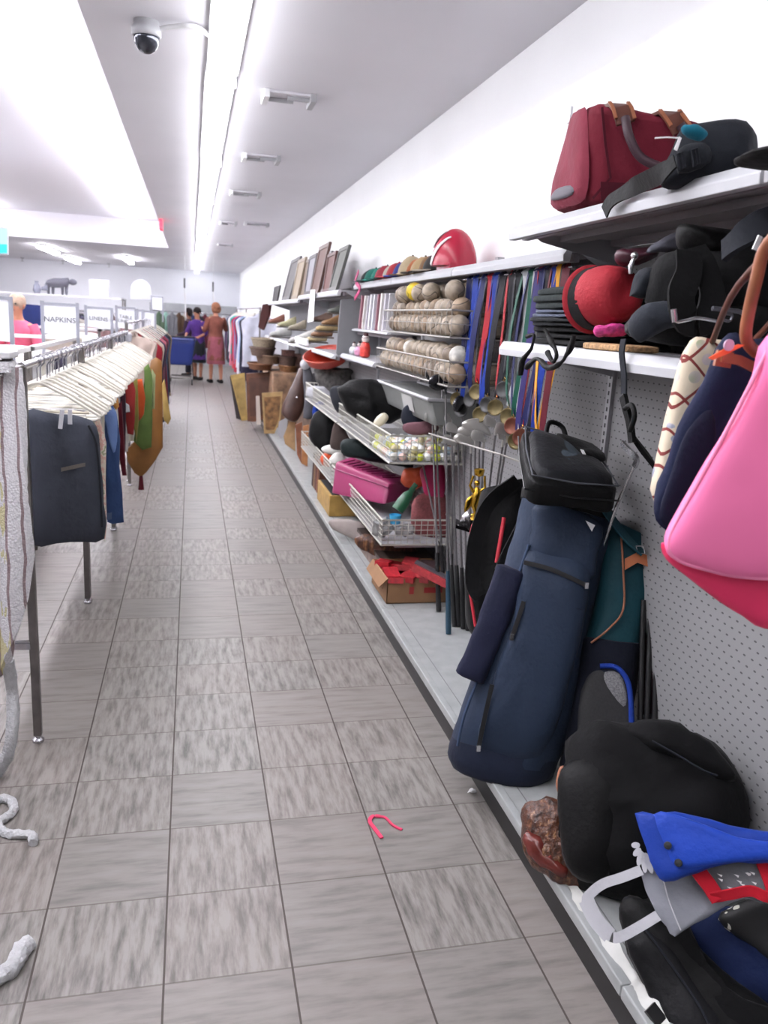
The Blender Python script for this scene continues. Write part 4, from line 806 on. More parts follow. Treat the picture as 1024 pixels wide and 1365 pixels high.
# caps and helmets beyond
caps = [(3.95, (52, 50, 50), 'black', (170, 165, 150)), (4.1, (150, 110, 70), 'tan and black', (30, 28, 28)), (4.27, (206, 176, 130), 'cream', (60, 50, 40)), (4.43, (196, 110, 60), 'orange brown', (215, 190, 150)), (4.62, (216, 196, 160), 'pale straw', (90, 70, 50)), (4.85, (44, 62, 150), 'blue', (40, 60, 150)), (5.02, (190, 48, 58), 'red', (190, 48, 58)), (5.2, (214, 206, 190), 'off white', (60, 50, 50)), (5.42, (176, 50, 70), 'crimson', (30, 110, 100)), (5.66, (28, 140, 122), 'teal', (28, 140, 122)), (5.86, (30, 128, 112), 'dark teal', (30, 60, 60)), (6.08, (34, 36, 40), 'charcoal', (120, 120, 125))]
for i, (y, rgb, nm, rgb2) in enumerate(caps):
    y = 4.36+(y-3.95)*.82; c = Vector((1.29+(i % 2)*.01, y, 1.823)); t = thing('peaked_hat', '%s cap in the row on the top shelf beyond the red helmet' % nm, 'hat', c)
    m = fabric('cap_%d' % i, [c*.85 for c in rgb], .7, .12); m2 = fabric('cap_brim_%d' % i, rgb2, .7, .12)
    h = .10 if i != 4 else .12
    g = G(); vs = []; fs = []
    for j in range(8):
        a = PI/2*j/7
        for k in range(18): b = 2*PI*k/18; vs.append(c+Vector((.085*math.cos(a)*math.cos(b), .088*math.cos(a)*math.sin(b), .002+h*math.sin(a)**.9)))
    for j in range(7):
        for k in range(18): fs.append((j*18+k, j*18+(k+1) % 18, (j+1)*18+(k+1) % 18, (j+1)*18+k))
    fs.append(tuple(range(18))[::-1]); g.add(vs, fs); obj('crown', g, m, t, wr=(.004, 20), seed=i)
    g = G(); g.puff([c+Vector((-.06, -.07, .012)), c+Vector((-.12, -.05, .004)), c+Vector((-.145, 0, .006)), c+Vector((-.12, .05, .004)), c+Vector((-.06, .07, .012)), c+Vector((-.04, 0, .016))], (0, 0, 1), .006, .003, 4, 4); obj('brim', g, m2, t)
    obj('top_button', G().sph(c+Vector((0, 0, h+.004)), .007, 8, 6), m2, t)
# pink ribbon thing at the shelf end
top('ribbon_bow', G().strap(cat([at(a, b, x=1.18) for a, b in ((478, 362), (474, 375), (480, 385), (473, 398))]), .03, .006, (0, 1, .2)), M('magenta_ribbon', (190, 50, 110), .5), 'magenta ribbon hanging off the far end of the cap shelf', 'ribbon')
# magazines and the ledge left of the balls
shelf(5.05, 6.22, 1.49, 1.2, 'narrow ledge holding white magazines left of the softball baskets', .015, br=False)
ri = random.Random(4)
for i in range(9):
    y = 5.12+i*.11; g = G(); R_ = Matrix.Rotation(.25+ri.uniform(-.05, .05), 3, 'X'); g.box((1.2, y, 1.492), (1.4, y+.018+.01*(i % 3), 1.492+.24), R_, (1.3, y, 1.492))
    rgb = [(214, 212, 216), (200, 196, 206), (222, 218, 214), (150, 100, 112), (210, 212, 220)][i % 5]
    top('magazine', g, M('magazine_cover_%d' % (i % 5), rgb, .4, var=.1, vs=30), '%s magazine leaning in the row left of the softballs, %s from the near end' % (['white', 'pale lilac', 'cream', 'dusty rose', 'bluish white'][i % 5], ['first', 'second', 'third', 'fourth', 'fifth', 'sixth', 'seventh', 'eighth', 'ninth'][i]), 'magazine', 'magazines left of the softballs', smooth=False)
# slanted grey shelf panel below balls and figures
shelf(5.05, 6.22, 1.30, 1.12, 'lower ledge with small figurines left of the softball baskets', .03, br=False)
for i, (px, py, rgb, nm, h) in enumerate(((487, 462, (200, 60, 52), 'red and white striped', .16), (479, 470, (190, 130, 160), 'mauve', .1), (472, 470, (205, 205, 210), 'silver white', .09))):
    c = at(px, py, x=1.18); c.z = 1.302; t = thing('figurine', 'small %s toy figurine on the lower ledge by the softballs' % nm, 'figurine', c)
    m = M('figurine_%d' % i, rgb, .4, var=.3, vs=40)
    obj('body', G().lathe([(.02, 0), (.035, .01), (.038, h*.4), (.028, h*.62), (.015, h*.66)], c, n=16), m, t)
    obj('head', G().sph(c+Vector((0, 0, h*.8)), h*.17, 12, 8), M('porcelain', (225, 215, 210), .3), t)
    obj('hat', G().lathe([(h*.2, h*.86), (h*.12, h*.88), (h*.1, h*1.05), (.004, h*1.07)], c, n=14), M('dark_maroon_felt', (60, 26, 28), .7), t)
g = G(); g.hexa([(1.18, 3.85, 1.06), (1.4, 3.85, 1.06), (1.4, 5.0, 1.06), (1.18, 5.0, 1.06), (1.14, 3.85, 1.19), (1.4, 3.85, 1.19), (1.4, 5.0, 1.19), (1.14, 5.0, 1.19)], .1, .0, 4)  # slanted grey shelf panel below the softball baskets
m_gshelf = M('grey_plastic', (112, 114, 112), .5, var=.06)
t = thing('slanted_shelf', 'long slanted grey bin on the pegboard under the softball baskets', 'bin', (1.26, 4.6, 1.02)); obj('shelf_body', g, m_gshelf, t)
obj('shelf_lip', G().tube([(1.14, 3.85, 1.19), (1.4, 3.85, 1.19), (1.4, 5.0, 1.19), (1.14, 5.0, 1.19)], .01, 8, True), m_lgrey, t)
obj('label_plate', G().prism([(1.165, 4.2, 1.09), (1.165, 4.42, 1.09), (1.145, 4.42, 1.17), (1.145, 4.2, 1.17)], (-.003, 0, 0)), M('pale_plate', (170, 170, 168), .5), t, smooth=False)
# ---- golf clubs: heads up, grips on the deck, leaning on a wire rail
t = thing('club_rail', 'thin wire rail that the upright golf clubs lean against', 'rail', (1.1, 3.1, 1.06))
obj('rail_bar', G().tube([at(572, 578, x=1.16), at(668, 606, x=1.16)], .004, 6).tube([at(572, 600, x=1.3), (1.42, 3.8, 1.02)], .004, 6).tube([at(668, 606, x=1.16), (1.42, 2.62, 1.0)], .004, 6), m_gwire, t)
m_shaft = M('grey_shaft', (118, 116, 118), .3, metal=.7); m_gt = M('teal_grip', (26, 60, 78), .7); m_gb = M('black_rubber_grip', (16, 16, 18), .8)
m_wood = M('black_gloss_club', (30, 30, 36), .2); m_iron = M('satin_iron', (188, 186, 182), .28, metal=.55)
clubs = [ # foot px, head px, kind, grip, shaft
 (585, 815, 576, 545, 'iron', m_gb, 'silver iron with a black grip, leftmost of the upright golf clubs'),
 (598, 845, 594, 512, 'wood', m_gt, 'black driver with a teal grip, standing at the left of the golf clubs'),
 (606, 835, 588, 500, 'wood', m_gb, 'black driver with a silver edge, tallest of the upright golf clubs'),
 (612, 835, 601, 560, 'iron', m_gb, 'dark iron club just right of the teal gripped driver'),
 (592, 800, 580, 560, 'iron', m_gb, 'silver iron second from the left among the golf clubs'),
 (618, 838, 610, 574, 'iron', m_gb, 'slim iron club in the middle of the golf clubs'),
 (624, 840, 616, 540, 'wood', m_gb, 'black fairway wood in the middle of the golf clubs'),
 (626, 830, 628, 590, 'big', m_gb, 'broad pale iron head leaning left in front of the medals'),
 (630, 826, 634, 580, 'big', m_gb, 'broad pale iron stacked just above the lowest pale iron'),
 (634, 835, 640, 572, 'big', m_gb, 'topmost broad pale iron of the stacked golf irons'),
 (640, 830, 645, 585, 'iron', m_gb, 'silver iron right of the stacked pale irons'),
 (648, 825, 662, 566, 'iron', m_gb, 'upright silver wedge behind the black laptop bag strap'),
 (655, 828, 672, 582, 'iron', m_gb, 'bright silver iron next to the laptop bag corner'),
 (662, 828, 678, 576, 'iron', m_gb, 'last silver iron touching the laptop bag corner'),
 (600, 805, 606, 590, 'iron', m_gb, 'short iron behind the teal gripped driver'),
 (603, 792, 552, 565, 'pale', m_gb, 'golf club with a pale ivory head leaning over the golf ball basket')]
for i, (fx, hx, kx, ky, kind, gm, lab) in enumerate([(a, b, c, d, e, f, g_) for a, b, c, d, e, f, g_ in clubs]):
    foot = at(fx, hx, z=DZ+.002)
    head = at(kx, ky, x=min(1.22, foot.x-.02+(.06 if kind == 'iron' else 0)))
    if foot.x > 1.38: foot.x = 1.38
    t = thing('golf_club', lab, 'golf club', foot)
    d = (head-foot).normalized(); L_ = (head-foot).length
    obj('shaft', G().tube([foot+d*.2, head], [.0062, .0045], 8), m_shaft, t)
    obj('grip', G().tube([foot, foot+d*.03, foot+d*.3], [.013, .014, .0095], 10), gm, t)
    sd = Vector((-1, -.35, 0)).normalized() if i % 3 else Vector((-.7, -.8, 0)).normalized()
    g = G()
    if kind == 'wood': g.puff([head+sd*a+Vector((0, 0, b)) for a, b in ((-.02, -.01), (.03, -.03), (.08, -.02), (.1, .01), (.075, .04), (.03, .045), (-.015, .025))], d.cross(sd)+Vector((0, -.5, .6)), .022, .022, 2.5, 5); mh = m_wood
    elif kind == 'big': g.puff([head+Vector((a, 0, b)) for a, b in ((.05, -.03), (-.005, -.01), (-.065, .0), (-.085, .02), (-.06, .04), (0, .045), (.04, .0))], (-.3, -1, .3), .012, .01, 5, 4); mh = m_iron
    else: g.puff([head+sd*a+Vector((0, 0, b)) for a, b in ((-.008, -.02), (.02, -.01), (.06, -.004), (.07, .02), (.055, .042), (.01, .022))], sd.cross(Vector((0, 0, 1)))+Vector((-.2, 0, .2)), .008, .006, 5, 4); mh = m_iron if kind == 'iron' else M('ivory_club', (206, 198, 176), .35)
    obj('club_head', g, mh, t); obj('hosel', G().tube([head-d*.05, head+Vector((0, 0, .002))], [.006, .008], 8), m_iron if kind != 'wood' else m_wood, t)
c = at(566, 556, x=1.05); 
# trophies
tb = at(632, 695, x=1.12)
t = thing('trophy', 'gold winged trophy figure standing among the golf clubs', 'trophy', tb)
H_ = (at(632, 628, x=1.12)-tb).z; hz = H_
P_ = lambda dx, dz: tb+Vector((dx, 0, dz*H_))
obj('base', G().box(tb+Vector((-.03, -.03, -.03)), tb+Vector((.03, .03, .012))), M('black_marble', (22, 20, 22), .2), t, smooth=False, bev=.003)
obj('figure', G().tube([P_(0, .04), P_(.004, .2), P_(-.006, .34), P_(0, .5), P_(.004, .62), P_(0, .72)], [.018, .009, .015, .02, .017, .007], 12).sph(P_(0, .8), .012, 10, 8).tube([P_(-.012, .62), P_(-.03, .75), P_(-.018, .95)], [.008, .006, .005], 8).tube([P_(.012, .62), P_(.035, .7), P_(.03, .95)], [.008, .006, .005], 8), m_gold, t)
obj('cup', G().lathe([(.004, 0), (.018, .008), (.022, .03), (.018, .032), (.002, .02)], P_(.005, .93), n=16), m_gold, t)
g = G(); g.puff([P_(-.01, .55), P_(-.04, .45), P_(-.045, .2), P_(-.02, .3)], (0, -1, 0), .006, .006, 3, 4).puff([P_(.01, .55), P_(.035, .4), P_(.03, .2), P_(.01, .3)], (0, -1, 0), .006, .006, 3, 4); obj('wings', g, m_gold, t)
c = at(620, 697, x=1.1); t = thing('trophy', 'small gold and silver trophy on a dark base, lower left of the gold figure', 'trophy', c)
obj('base', G().prism([c+Vector(v) for v in ((-.05, -.03, 0), (.02, -.03, -.02), (.03, .03, -.01), (-.03, .03, .01))], (0, 0, -.015)), MATS['black_marble'], t, smooth=False)
obj('cup', G().lathe([(.006, 0), (.012, .01), (.02, .02), (.024, .045), (.018, .044), (.002, .02)], c+Vector((-.02, 0, .005)), (.8, -.2, .6), 16), m_silver, t); obj('gold_knob', G().sph(c+Vector((.03, -.01, .03)), .014, 10, 8), m_gold, t)
# ---- wire baskets with sports goods
zb1 = at(497, 570, x=1.0).z
wire_basket('wire_basket', 'large white wire basket holding golf balls and black gloves, upper tier', 1.0, 1.40, 4.02, 5.6, .84, .985, .035, 4, m_wire, .0035)
wire_basket('wire_basket', 'white wire basket behind the golf ball basket, same height, farther down the aisle', 1.0, 1.40, 5.64, 7.3, .84, .985, .035, 4, m_wire, .0035)
wire_basket('wire_basket', 'lower white wire basket of plastic toys under the golf balls', 1.0, 1.40, 4.1, 5.75, .375, .515, .035, 5, m_wire, .0035)
wire_basket('wire_basket', 'lower white wire basket beyond the pink crate', 1.0, 1.40, 5.8, 7.5, .375, .515, .035, 5, m_wire, .0035)
gb = {}; rb = random.Random(21)
gbc = [('white', (226, 226, 222)), ('white', (218, 220, 224)), ('white', (210, 208, 200)), ('yellow', (206, 214, 60)), ('pale pink', (226, 190, 180)), ('pale blue', (176, 196, 210)), ('white', (230, 230, 228)), ('cream', (214, 204, 160))]
for l in range(2):
    for iy in range(11):
        for ix in range(8):
            if l == 1 and rb.random() < .25: continue
            nm, rgb = rb.choice(gbc); c = Vector((1.025+ix*.047+(.02 if l else 0), 4.045+iy*.045+(.02 if l else 0), .848+.0215+l*.036))+Vector((rb.uniform(-.002, .002), rb.uniform(-.002, .002), 0))
            if c.x > 1.38: continue
            k = str(rgb)
            if k not in gb: gb[k] = obj('golf_ball', G().sph(c, .0214, 12, 8), M('golf_ball_'+nm.replace(' ', '_')+str(len(gb)), rgb, .3), loc=c)
            else: o = gb[k].copy(); C.objects.link(o); o.location = c
            o = gb[k] if gb[k].location == c else o
            o['label'] = '%s golf ball among those in the near upper wire basket' % nm; o['category'] = 'golf ball'; o['group'] = nm+' golf balls in the wire basket'
def item(name, pts, P_, tf, tb, mat, label, ct, p_=2.8, wr=(.008, 9), seed=0, nn=None):
    P_ = Vector(P_); n_ = nn or toward(P_); return top(name, G().puff([atp(a, b, P_, n_) for a, b in pts], n_, tf, tb, p_, 6), mat, label, ct, wr=wr, seed=seed)
item('golf_glove_bag', [(450, 530), (452, 512), (475, 506), (505, 508), (530, 522), (545, 545), (530, 560), (500, 565), (470, 556)], (1.18, 4.95, 1.06), .09, .1, f_black, 'big black padded bag heaped in the upper wire basket', 'bag', wr=(.02, 8))
item('dark_case', [(535, 550), (545, 538), (575, 524), (585, 540), (583, 560), (560, 572), (538, 568)], (1.25, 4.3, 1.05), .05, .06, fabric('blue_black_cloth', (30, 34, 46)), 'dark blue black soft case between the padded bag and the golf clubs', 'case', wr=(.012, 10))
item('maroon_glove', [(538, 565), (560, 562), (580, 560), (584, 575), (560, 580), (540, 576)], (1.2, 4.2, 1.0), .03, .03, fabric('mauve_cloth', (120, 84, 92)), 'mauve cloth glove lying over the golf balls', 'glove')
item('black_mitt', [(440, 520), (455, 515), (470, 525), (478, 550), (462, 556), (446, 545)], (1.12, 5.6, 1.02), .05, .06, fabric('grey_black_nylon', (46, 48, 54)), 'dark grey sports mitt at the far end of the near upper basket', 'mitt')
item('club_cover', [(497, 567), (502, 556), (512, 550), (518, 556), (513, 565), (503, 570)], (1.08, 4.45, 1.02), .02, .02, M('ivory_club', (206, 198, 176), .35), 'ivory golf club cover resting on the rim of the ball basket', 'cover', wr=None)
item('white_gloves', [(408, 520), (420, 514), (436, 518), (440, 528), (428, 534), (412, 530)], (1.02, 6.9, 1.02), .04, .04, f_white, 'white gloves heaped on the far upper wire basket', 'gloves', wr=(.015, 20))
item('blue_sleeve', [(418, 540), (432, 536), (434, 550), (424, 558), (417, 553)], (1.03, 6.8, .85), .03, .03, f_royal, 'small royal blue cloth hanging below the white gloves', 'cloth')
item('black_jacket', [(418, 552), (436, 546), (450, 560), (452, 590), (440, 612), (424, 600), (412, 580)], (1.12, 6.6, .66), .06, .08, f_black, 'black cloth bundle under the far upper wire basket', 'cloth', wr=(.015, 9))
item('brown_case', [(448, 560), (460, 575), (470, 590), (468, 600), (450, 600), (440, 592)], (1.15, 5.9, .7), .03, .05, fabric('brown_grey_cloth', (84, 72, 68)), 'brown grey cloth case beside the black bundle', 'case')
item('white_shoe', [(430, 596), (445, 592), (460, 597), (458, 604), (440, 606), (430, 602)], (1.03, 6.2, .6), .025, .025, M('white_leather', (216, 214, 208), .4), 'white shoe lying in the far lower basket', 'shoe', wr=(.004, 20))
item('orange_ball', [(427, 610), (435, 603), (444, 610), (440, 622), (430, 620)], (1.03, 6.2, .53), .04, .04, M('orange_plastic', (196, 78, 40), .4), 'orange plastic ball in the far lower basket', 'ball', 2, None)
item('white_helmet', [(439, 612), (448, 603), (458, 606), (460, 618), (450, 626), (440, 622)], (1.04, 6.0, .53), .04, .04, M('white_leather', (216, 214, 208), .4), 'round white ceramic thing touching the pink crate', 'ornament', 2, None)
item('green_case', [(455, 590), (470, 585), (500, 592), (540, 610), (560, 625), (520, 620), (480, 612), (458, 608)], (1.2, 5.1, .68), .05, .08, fabric('green_black_nylon', (24, 36, 36), .6), 'dark green black case lying above the pink crate', 'case')
# pink crate
cr = [at(444, 657, x=.985), at(513, 671, x=1.06), at(556, 663, x=1.28), at(470, 640, x=1.2)]
a0 = at(441, 655, y=5.35); b0 = at(512, 671, y=4.55); 
m_crate = M('raspberry_plastic', (138, 36, 84), .45, var=.05, vs=4)
t = thing('plastic_crate', 'raspberry pink plastic carry case jutting out over the lower wire basket', 'case', (1.05, 4.95, .5))
fl = at(441, 658, y=5.25); fr = at(512, 673, y=4.62); br_ = fr+Vector((.2, .22, -.01)); bl_ = fl+Vector((.2, .22, .02))
ft = at(447, 615, y=5.3); frt = at(520, 643, y=4.66); brt = at(566, 645, y=4.9); blt = at(468, 608, y=5.5)
obj('crate_body', G().hexa([fr, br_, bl_, fl, frt, brt, blt, ft], .12, .01, 8), m_crate, t)
g = G()
for k in range(9):
    u = .12+k*.085; g.tube([quad(ft, frt, brt, blt, u, .12)+Vector((0, 0, .004)), quad(ft, frt, brt, blt, u, .75)+Vector((0, 0, .004))], .004, 6)
obj('lid_ribs', g, M('pale_raspberry_plastic', (150, 52, 98), .4), t)
obj('lid_seam', G().tube([quad(fl, fr, frt, ft, u, .78)+Vector((-.004, -.004, 0)) for u in (0, .5, 1)], .004, 6), M('dark_raspberry_plastic', (120, 34, 76), .5), t)
# toys in the lower basket
item('orange_toy', [(534, 640), (540, 626), (560, 622), (575, 628), (570, 645), (555, 650), (540, 648)], (1.22, 4.45, .62), .04, .05, M('orange_plastic', (196, 78, 40), .4), 'orange plastic toy behind the green bottle in the lower basket', 'toy', wr=(.012, 20))
item('magenta_bag', [(560, 625), (580, 618), (592, 622), (592, 665), (570, 662), (562, 645)], (1.28, 4.3, .62), .03, .04, M('magenta_plastic', (176, 30, 84), .4), 'magenta plastic bag standing behind the golf clubs', 'bag')
g = G(); a = at(530, 680, x=1.1); b = at(555, 645, x=1.2); g.tube([a, a+(b-a)*.3, a+(b-a)*.55, a+(b-a)*.7, b], [.035, .036, .03, .016, .014], 14)
t = top('green_bottle', g, M('bottle_green', (24, 82, 52), .35), 'dark green plastic bottle slanting out of the lower wire basket', 'bottle')
item('red_woven_bag', [(548, 690), (552, 665), (575, 655), (594, 660), (596, 715), (552, 712)], (1.25, 4.3, .48), .05, .06, M('brick_red_mesh', (120, 58, 60), .7, var=.3, vs=90), 'brick red mesh bag in the lower wire basket behind the club shafts', 'bag', wr=(.008, 12))
c = at(527, 693, x=1.1); top('blue_cup', G().lathe([(.028, 0), (.034, .05), (.03, .05), (.024, .004)], c-Vector((0, 0, .02)), n=16), M('cyan_plastic', (60, 160, 205), .35), 'small bright blue plastic cup in the lower wire basket', 'cup')
m_film = M('crinkled_clear_film', (185, 185, 185), .15, trans=.55, spec=.6)
item('plastic_wrap', [(498, 700), (505, 690), (520, 692), (524, 706), (512, 716), (502, 714)], (1.06, 4.2, .44), .04, .04, m_film, 'crinkled clear plastic bag at the near corner of the lower basket', 'plastic bag', wr=(.02, 30))
item('plastic_wrap', [(526, 704), (540, 698), (552, 702), (550, 712), (535, 716)], (1.12, 4.2, .42), .03, .03, m_film, 'clear plastic wrap lying right of the blue cup', 'plastic bag', wr=(.015, 35))
# white shelf board under the lower basket
top('shelf_board', G().box((1.08, 4.12, .355), (1.41, 5.0, .37)), m_lgrey, 'pale grey board directly under the near lower wire basket', 'board', smooth=False)
# pillow and mat
c = at(470, 705, x=1.03)
item('white_cushion', [(438, 697), (445, 692), (475, 694), (492, 702), (495, 712), (478, 722), (462, 714), (445, 706)], (1.06, 5.1, .26), .03, .04, fabric('cream_pink_cloth', (196, 184, 178)), 'small white and pink cushion resting above the base shelf near the cardboard box', 'cushion', wr=(.006, 15))
item('fur_mat', [(472, 718), (485, 712), (510, 716), (545, 726), (560, 738), (535, 746), (505, 742), (482, 734)], (1.12, 4.45, .27), .025, .035, fur(), 'brown mottled fur mat lying on top of the cardboard box', 'mat', wr=(.008, 14))
top('dark_tray', G().box((1.04, 4.25, .228), (1.36, 4.95, .25)), M('dark_brown_tray', (50, 38, 32), .5), 'dark brown tray under the fur mat', 'tray', smooth=False)
top('book_stack', G().box((1.05, 4.3, .127), (1.3, 4.9, .226)), M('faded_books', (120, 104, 96), .7, var=.3, vs=20), 'faded stack of books under the dark tray beside the cardboard box', 'books', smooth=False)
# cardboard box
m_card = M('brown_cardboard', (140, 104, 72), .8, var=.08, vs=10); m_card2 = M('cardboard_inner', (150, 112, 78), .85)
bx0, bx1, by0, by1, bz = .985, 1.33, 3.86, 4.22, DZ+.002; bh = .135
t = thing('cardboard_box', 'open cardboard box of red boxes on the base shelf left of the golf club grips', 'box', ((bx0+bx1)/2, 4.0, bz))
obj('front_wall', G().box((bx0, by0, bz), (bx1, by0+.005, bz+bh)), m_card, t, smooth=False); obj('back_wall', G().box((bx0, by1-.005, bz), (bx1, by1, bz+bh)), m_card2, t, smooth=False)
obj('side_wall', G().box((bx0, by0, bz), (bx0+.005, by1, bz+bh)).box((bx0-.002, by0+.1, bz+.05), (bx0, by0+.12, bz+.11)), m_card, t, smooth=False); obj('side_wall', G().box((bx1-.005, by0, bz), (bx1, by1, bz+bh)), m_card, t, smooth=False); obj('bottom', G().box((bx0, by0, bz), (bx1, by1, bz+.004)), m_card2, t, smooth=False)
obj('flap', G().prism([(bx0-.002, by0, bz+bh), (bx0-.002, by1, bz+bh), (bx0-.04, by1-.02, bz+bh-.05), (bx0-.04, by0+.02, bz+bh-.05)], (.004, 0, .002)), m_card, t, smooth=False)
obj('printed_mark', G().box((bx0+.12, by0-.001, bz+.05), (bx0+.145, by0, bz+.09)), M('red_print', (150, 36, 36), .7), t, smooth=False)
obj('printed_mark', G().box((bx0+.2, by0-.001, bz+.055), (bx0+.3, by0, bz+.085)), MATS['red_print'], t, smooth=False)
ri = random.Random(9)
for i in range(16):
    c = Vector((bx0+.05+(i % 4)*.075, by0+.04+(i//4)*.085, bz+.09+ri.uniform(0, .045))); R_ = Matrix.Rotation(ri.uniform(-.6, .6), 3, 'Z')@Matrix.Rotation(ri.uniform(-.5, .5), 3, 'X')
    k = i % 4; rgb = [(200, 40, 52), (178, 34, 44), (214, 70, 76), (70, 52, 54)][k]
    g = G().box(c-Vector((.04, .05, .015)), c+Vector((.04, .05, .015)), R_)
    top('small_box', g, M('toy_box_%d' % k, [c*.82 for c in rgb], .4, var=.3, vs=50), '%s small box jumbled in the open cardboard box' % ['bright red', 'deep red', 'coral red', 'dark brown'][k], 'box', ['bright red', 'deep red', 'coral red', 'dark brown'][k]+' boxes in the cardboard box', smooth=False)
c = at(575, 765, x=1.2); R_ = Matrix.Rotation(-.5, 3, 'Z')@Matrix.Rotation(.35, 3, 'Y'); t = thing('toy_box', 'long coral red box with a grey edge sticking out over the cardboard box', 'box', c)
obj('box_body', G().box(c-Vector((.1, .04, .02)), c+Vector((.1, .04, .02)), R_), MATS['toy_box_2'], t, smooth=False); obj('grey_edge', G().box(c+Vector((-.1, -.03, .0205)), c+Vector((.1, .02, .027)), R_, c), MATS['pewter'], t, smooth=False)
# ================================================================= FARTHER DOWN THE RIGHT WALL
frames = [ # bottom px far/near, top px far/near, top y, colour, label
 (439, 449, 454, 467, 326, (112, 112, 108), 'large grey canvas board, nearest of the frames leaning back on the top shelf'),
 (431, 440, 442, 450, 334, (120, 70, 66), 'red brown picture frame, second nearest of the frames on the top shelf'),
 (425, 431, 437, 444, 334, (176, 172, 176), 'pale grey picture frame between the red brown and tall brown frames'),
 (414, 425, 429, 441, 322, (116, 76, 66), 'tall brown wooden picture frame sticking up highest in the row'),
 (406, 414, 416, 424, 337, (92, 84, 92), 'dark grey picture frame just beyond the tall brown frame'),
 (397, 406, 408, 417, 343, (150, 128, 110), 'tan wooden picture frame in the middle of the leaning frames'),
 (389, 397, 401, 409, 342, (196, 176, 150), 'cream edged picture frame beyond the tan frame'),
 (376, 386, 394, 402, 341, (104, 100, 104), 'grey brown picture frame, second farthest in the row'),
 (363, 369, 369, 374, 380, (66, 60, 62), 'small dark frame, farthest of the leaning frames')]
for i, (b0, b1, t0, t1, ty, rgb, lab) in enumerate(frames):
    B0 = at(b0, 388+(449-b0)*.19, x=1.12+.012*(i % 3)); B1 = at(b1, 388+(449-b1)*.19, x=1.12+.012*(i % 3)); B0.z = B1.z = 1.774 if B0.y < 8.67 else 1.744
    if B0.y > 12.2: d = B0.y-12.2; B0.y -= d; B1.y -= d
    T1 = at(t1, ty, y=B1.y); T0 = Vector((T1.x-.01, B0.y+.02, T1.z-.01)); T1.x = min(T1.x, 1.44); T0.x = min(T0.x, 1.43)
    t = thing('picture_frame', lab, 'picture frame', (B0+B1)/2); m = M('frame_wood_%d' % i, [c*.72 for c in rgb], .5, var=.15, vs=20)
    nn_ = (B0-B1).cross(T1-B1).normalized(); nn_ = nn_ if nn_.x < 0 else -nn_
    def fq(u, v, o=0): return quad(B0, B1, T1, T0, u, v)+nn_*o
    g = G(); e = .09
    for q in (((0, 0), (1, 0), (1, e), (0, e)), ((0, 1-e), (1, 1-e), (1, 1), (0, 1)), ((0, e), (e, e), (e, 1-e), (0, 1-e)), ((1-e, e), (1, e), (1, 1-e), (1-e, 1-e))): g.prism([fq(u, v, .012) for u, v in q], -nn_*.026)
    obj('frame', g, m, t, smooth=False, bev=.002)
    obj('picture', G().prism([fq(u, v, .004) for u, v in ((.08, .08), (.92, .08), (.92, .92), (.08, .92))], -nn_*.012), M('frame_picture_%d' % i, [(88, 90, 84), (104, 64, 58), (150, 148, 152), (98, 64, 54), (150, 148, 156), (124, 106, 90), (160, 144, 122), (84, 80, 82), (54, 50, 52)][i], .6, var=.15, vs=6), t, smooth=False)
# grey end panel and slanted shoe shelves
m_gp = M('mid_grey_panel', (120, 121, 124), .55, var=.04)
top('end_panel', G().prism([(XW, 6.25, 1.76), (1.10, 6.25, 1.70), (1.08, 6.25, 1.30), (1.1, 6.25, 1.27), (XW, 6.25, 1.27)], (0, .02, 0)), m_gp, 'grey upright end panel below the leaning picture frames', 'panel', smooth=False)
top('back_panel', G().box((1.395, 6.28, 1.2), (1.418, 12.2, 1.72)), m_gp, 'long grey back panel behind the shoe shelf', 'panel', smooth=False)
shelf(6.235, 8.665, 1.285, 1.06, 'white lipped lower shelf under the grey end panel', .03)
shelf(8.675, 12.3, 1.27, 1.06, 'far lower shelf piled with wicker trays', .03)
g = G(); g.prism([at(a, b, x=1.05) for a, b in ((414, 386), (420, 386), (418, 428), (410, 430))], (.002, 0, 0)); top('paper_sign', g, m_tag, 'narrow white paper strip hanging from the frame shelf', 'sign', smooth=False)
g = G(); g.box((1.03, 7.6, 1.30), (1.05, 8.5, 1.36)); top('sign_holder', g, M('white_card', (235, 235, 235), .6), 'white plastic card holder on the lower shelf below the paper strip', 'sign holder', smooth=False)
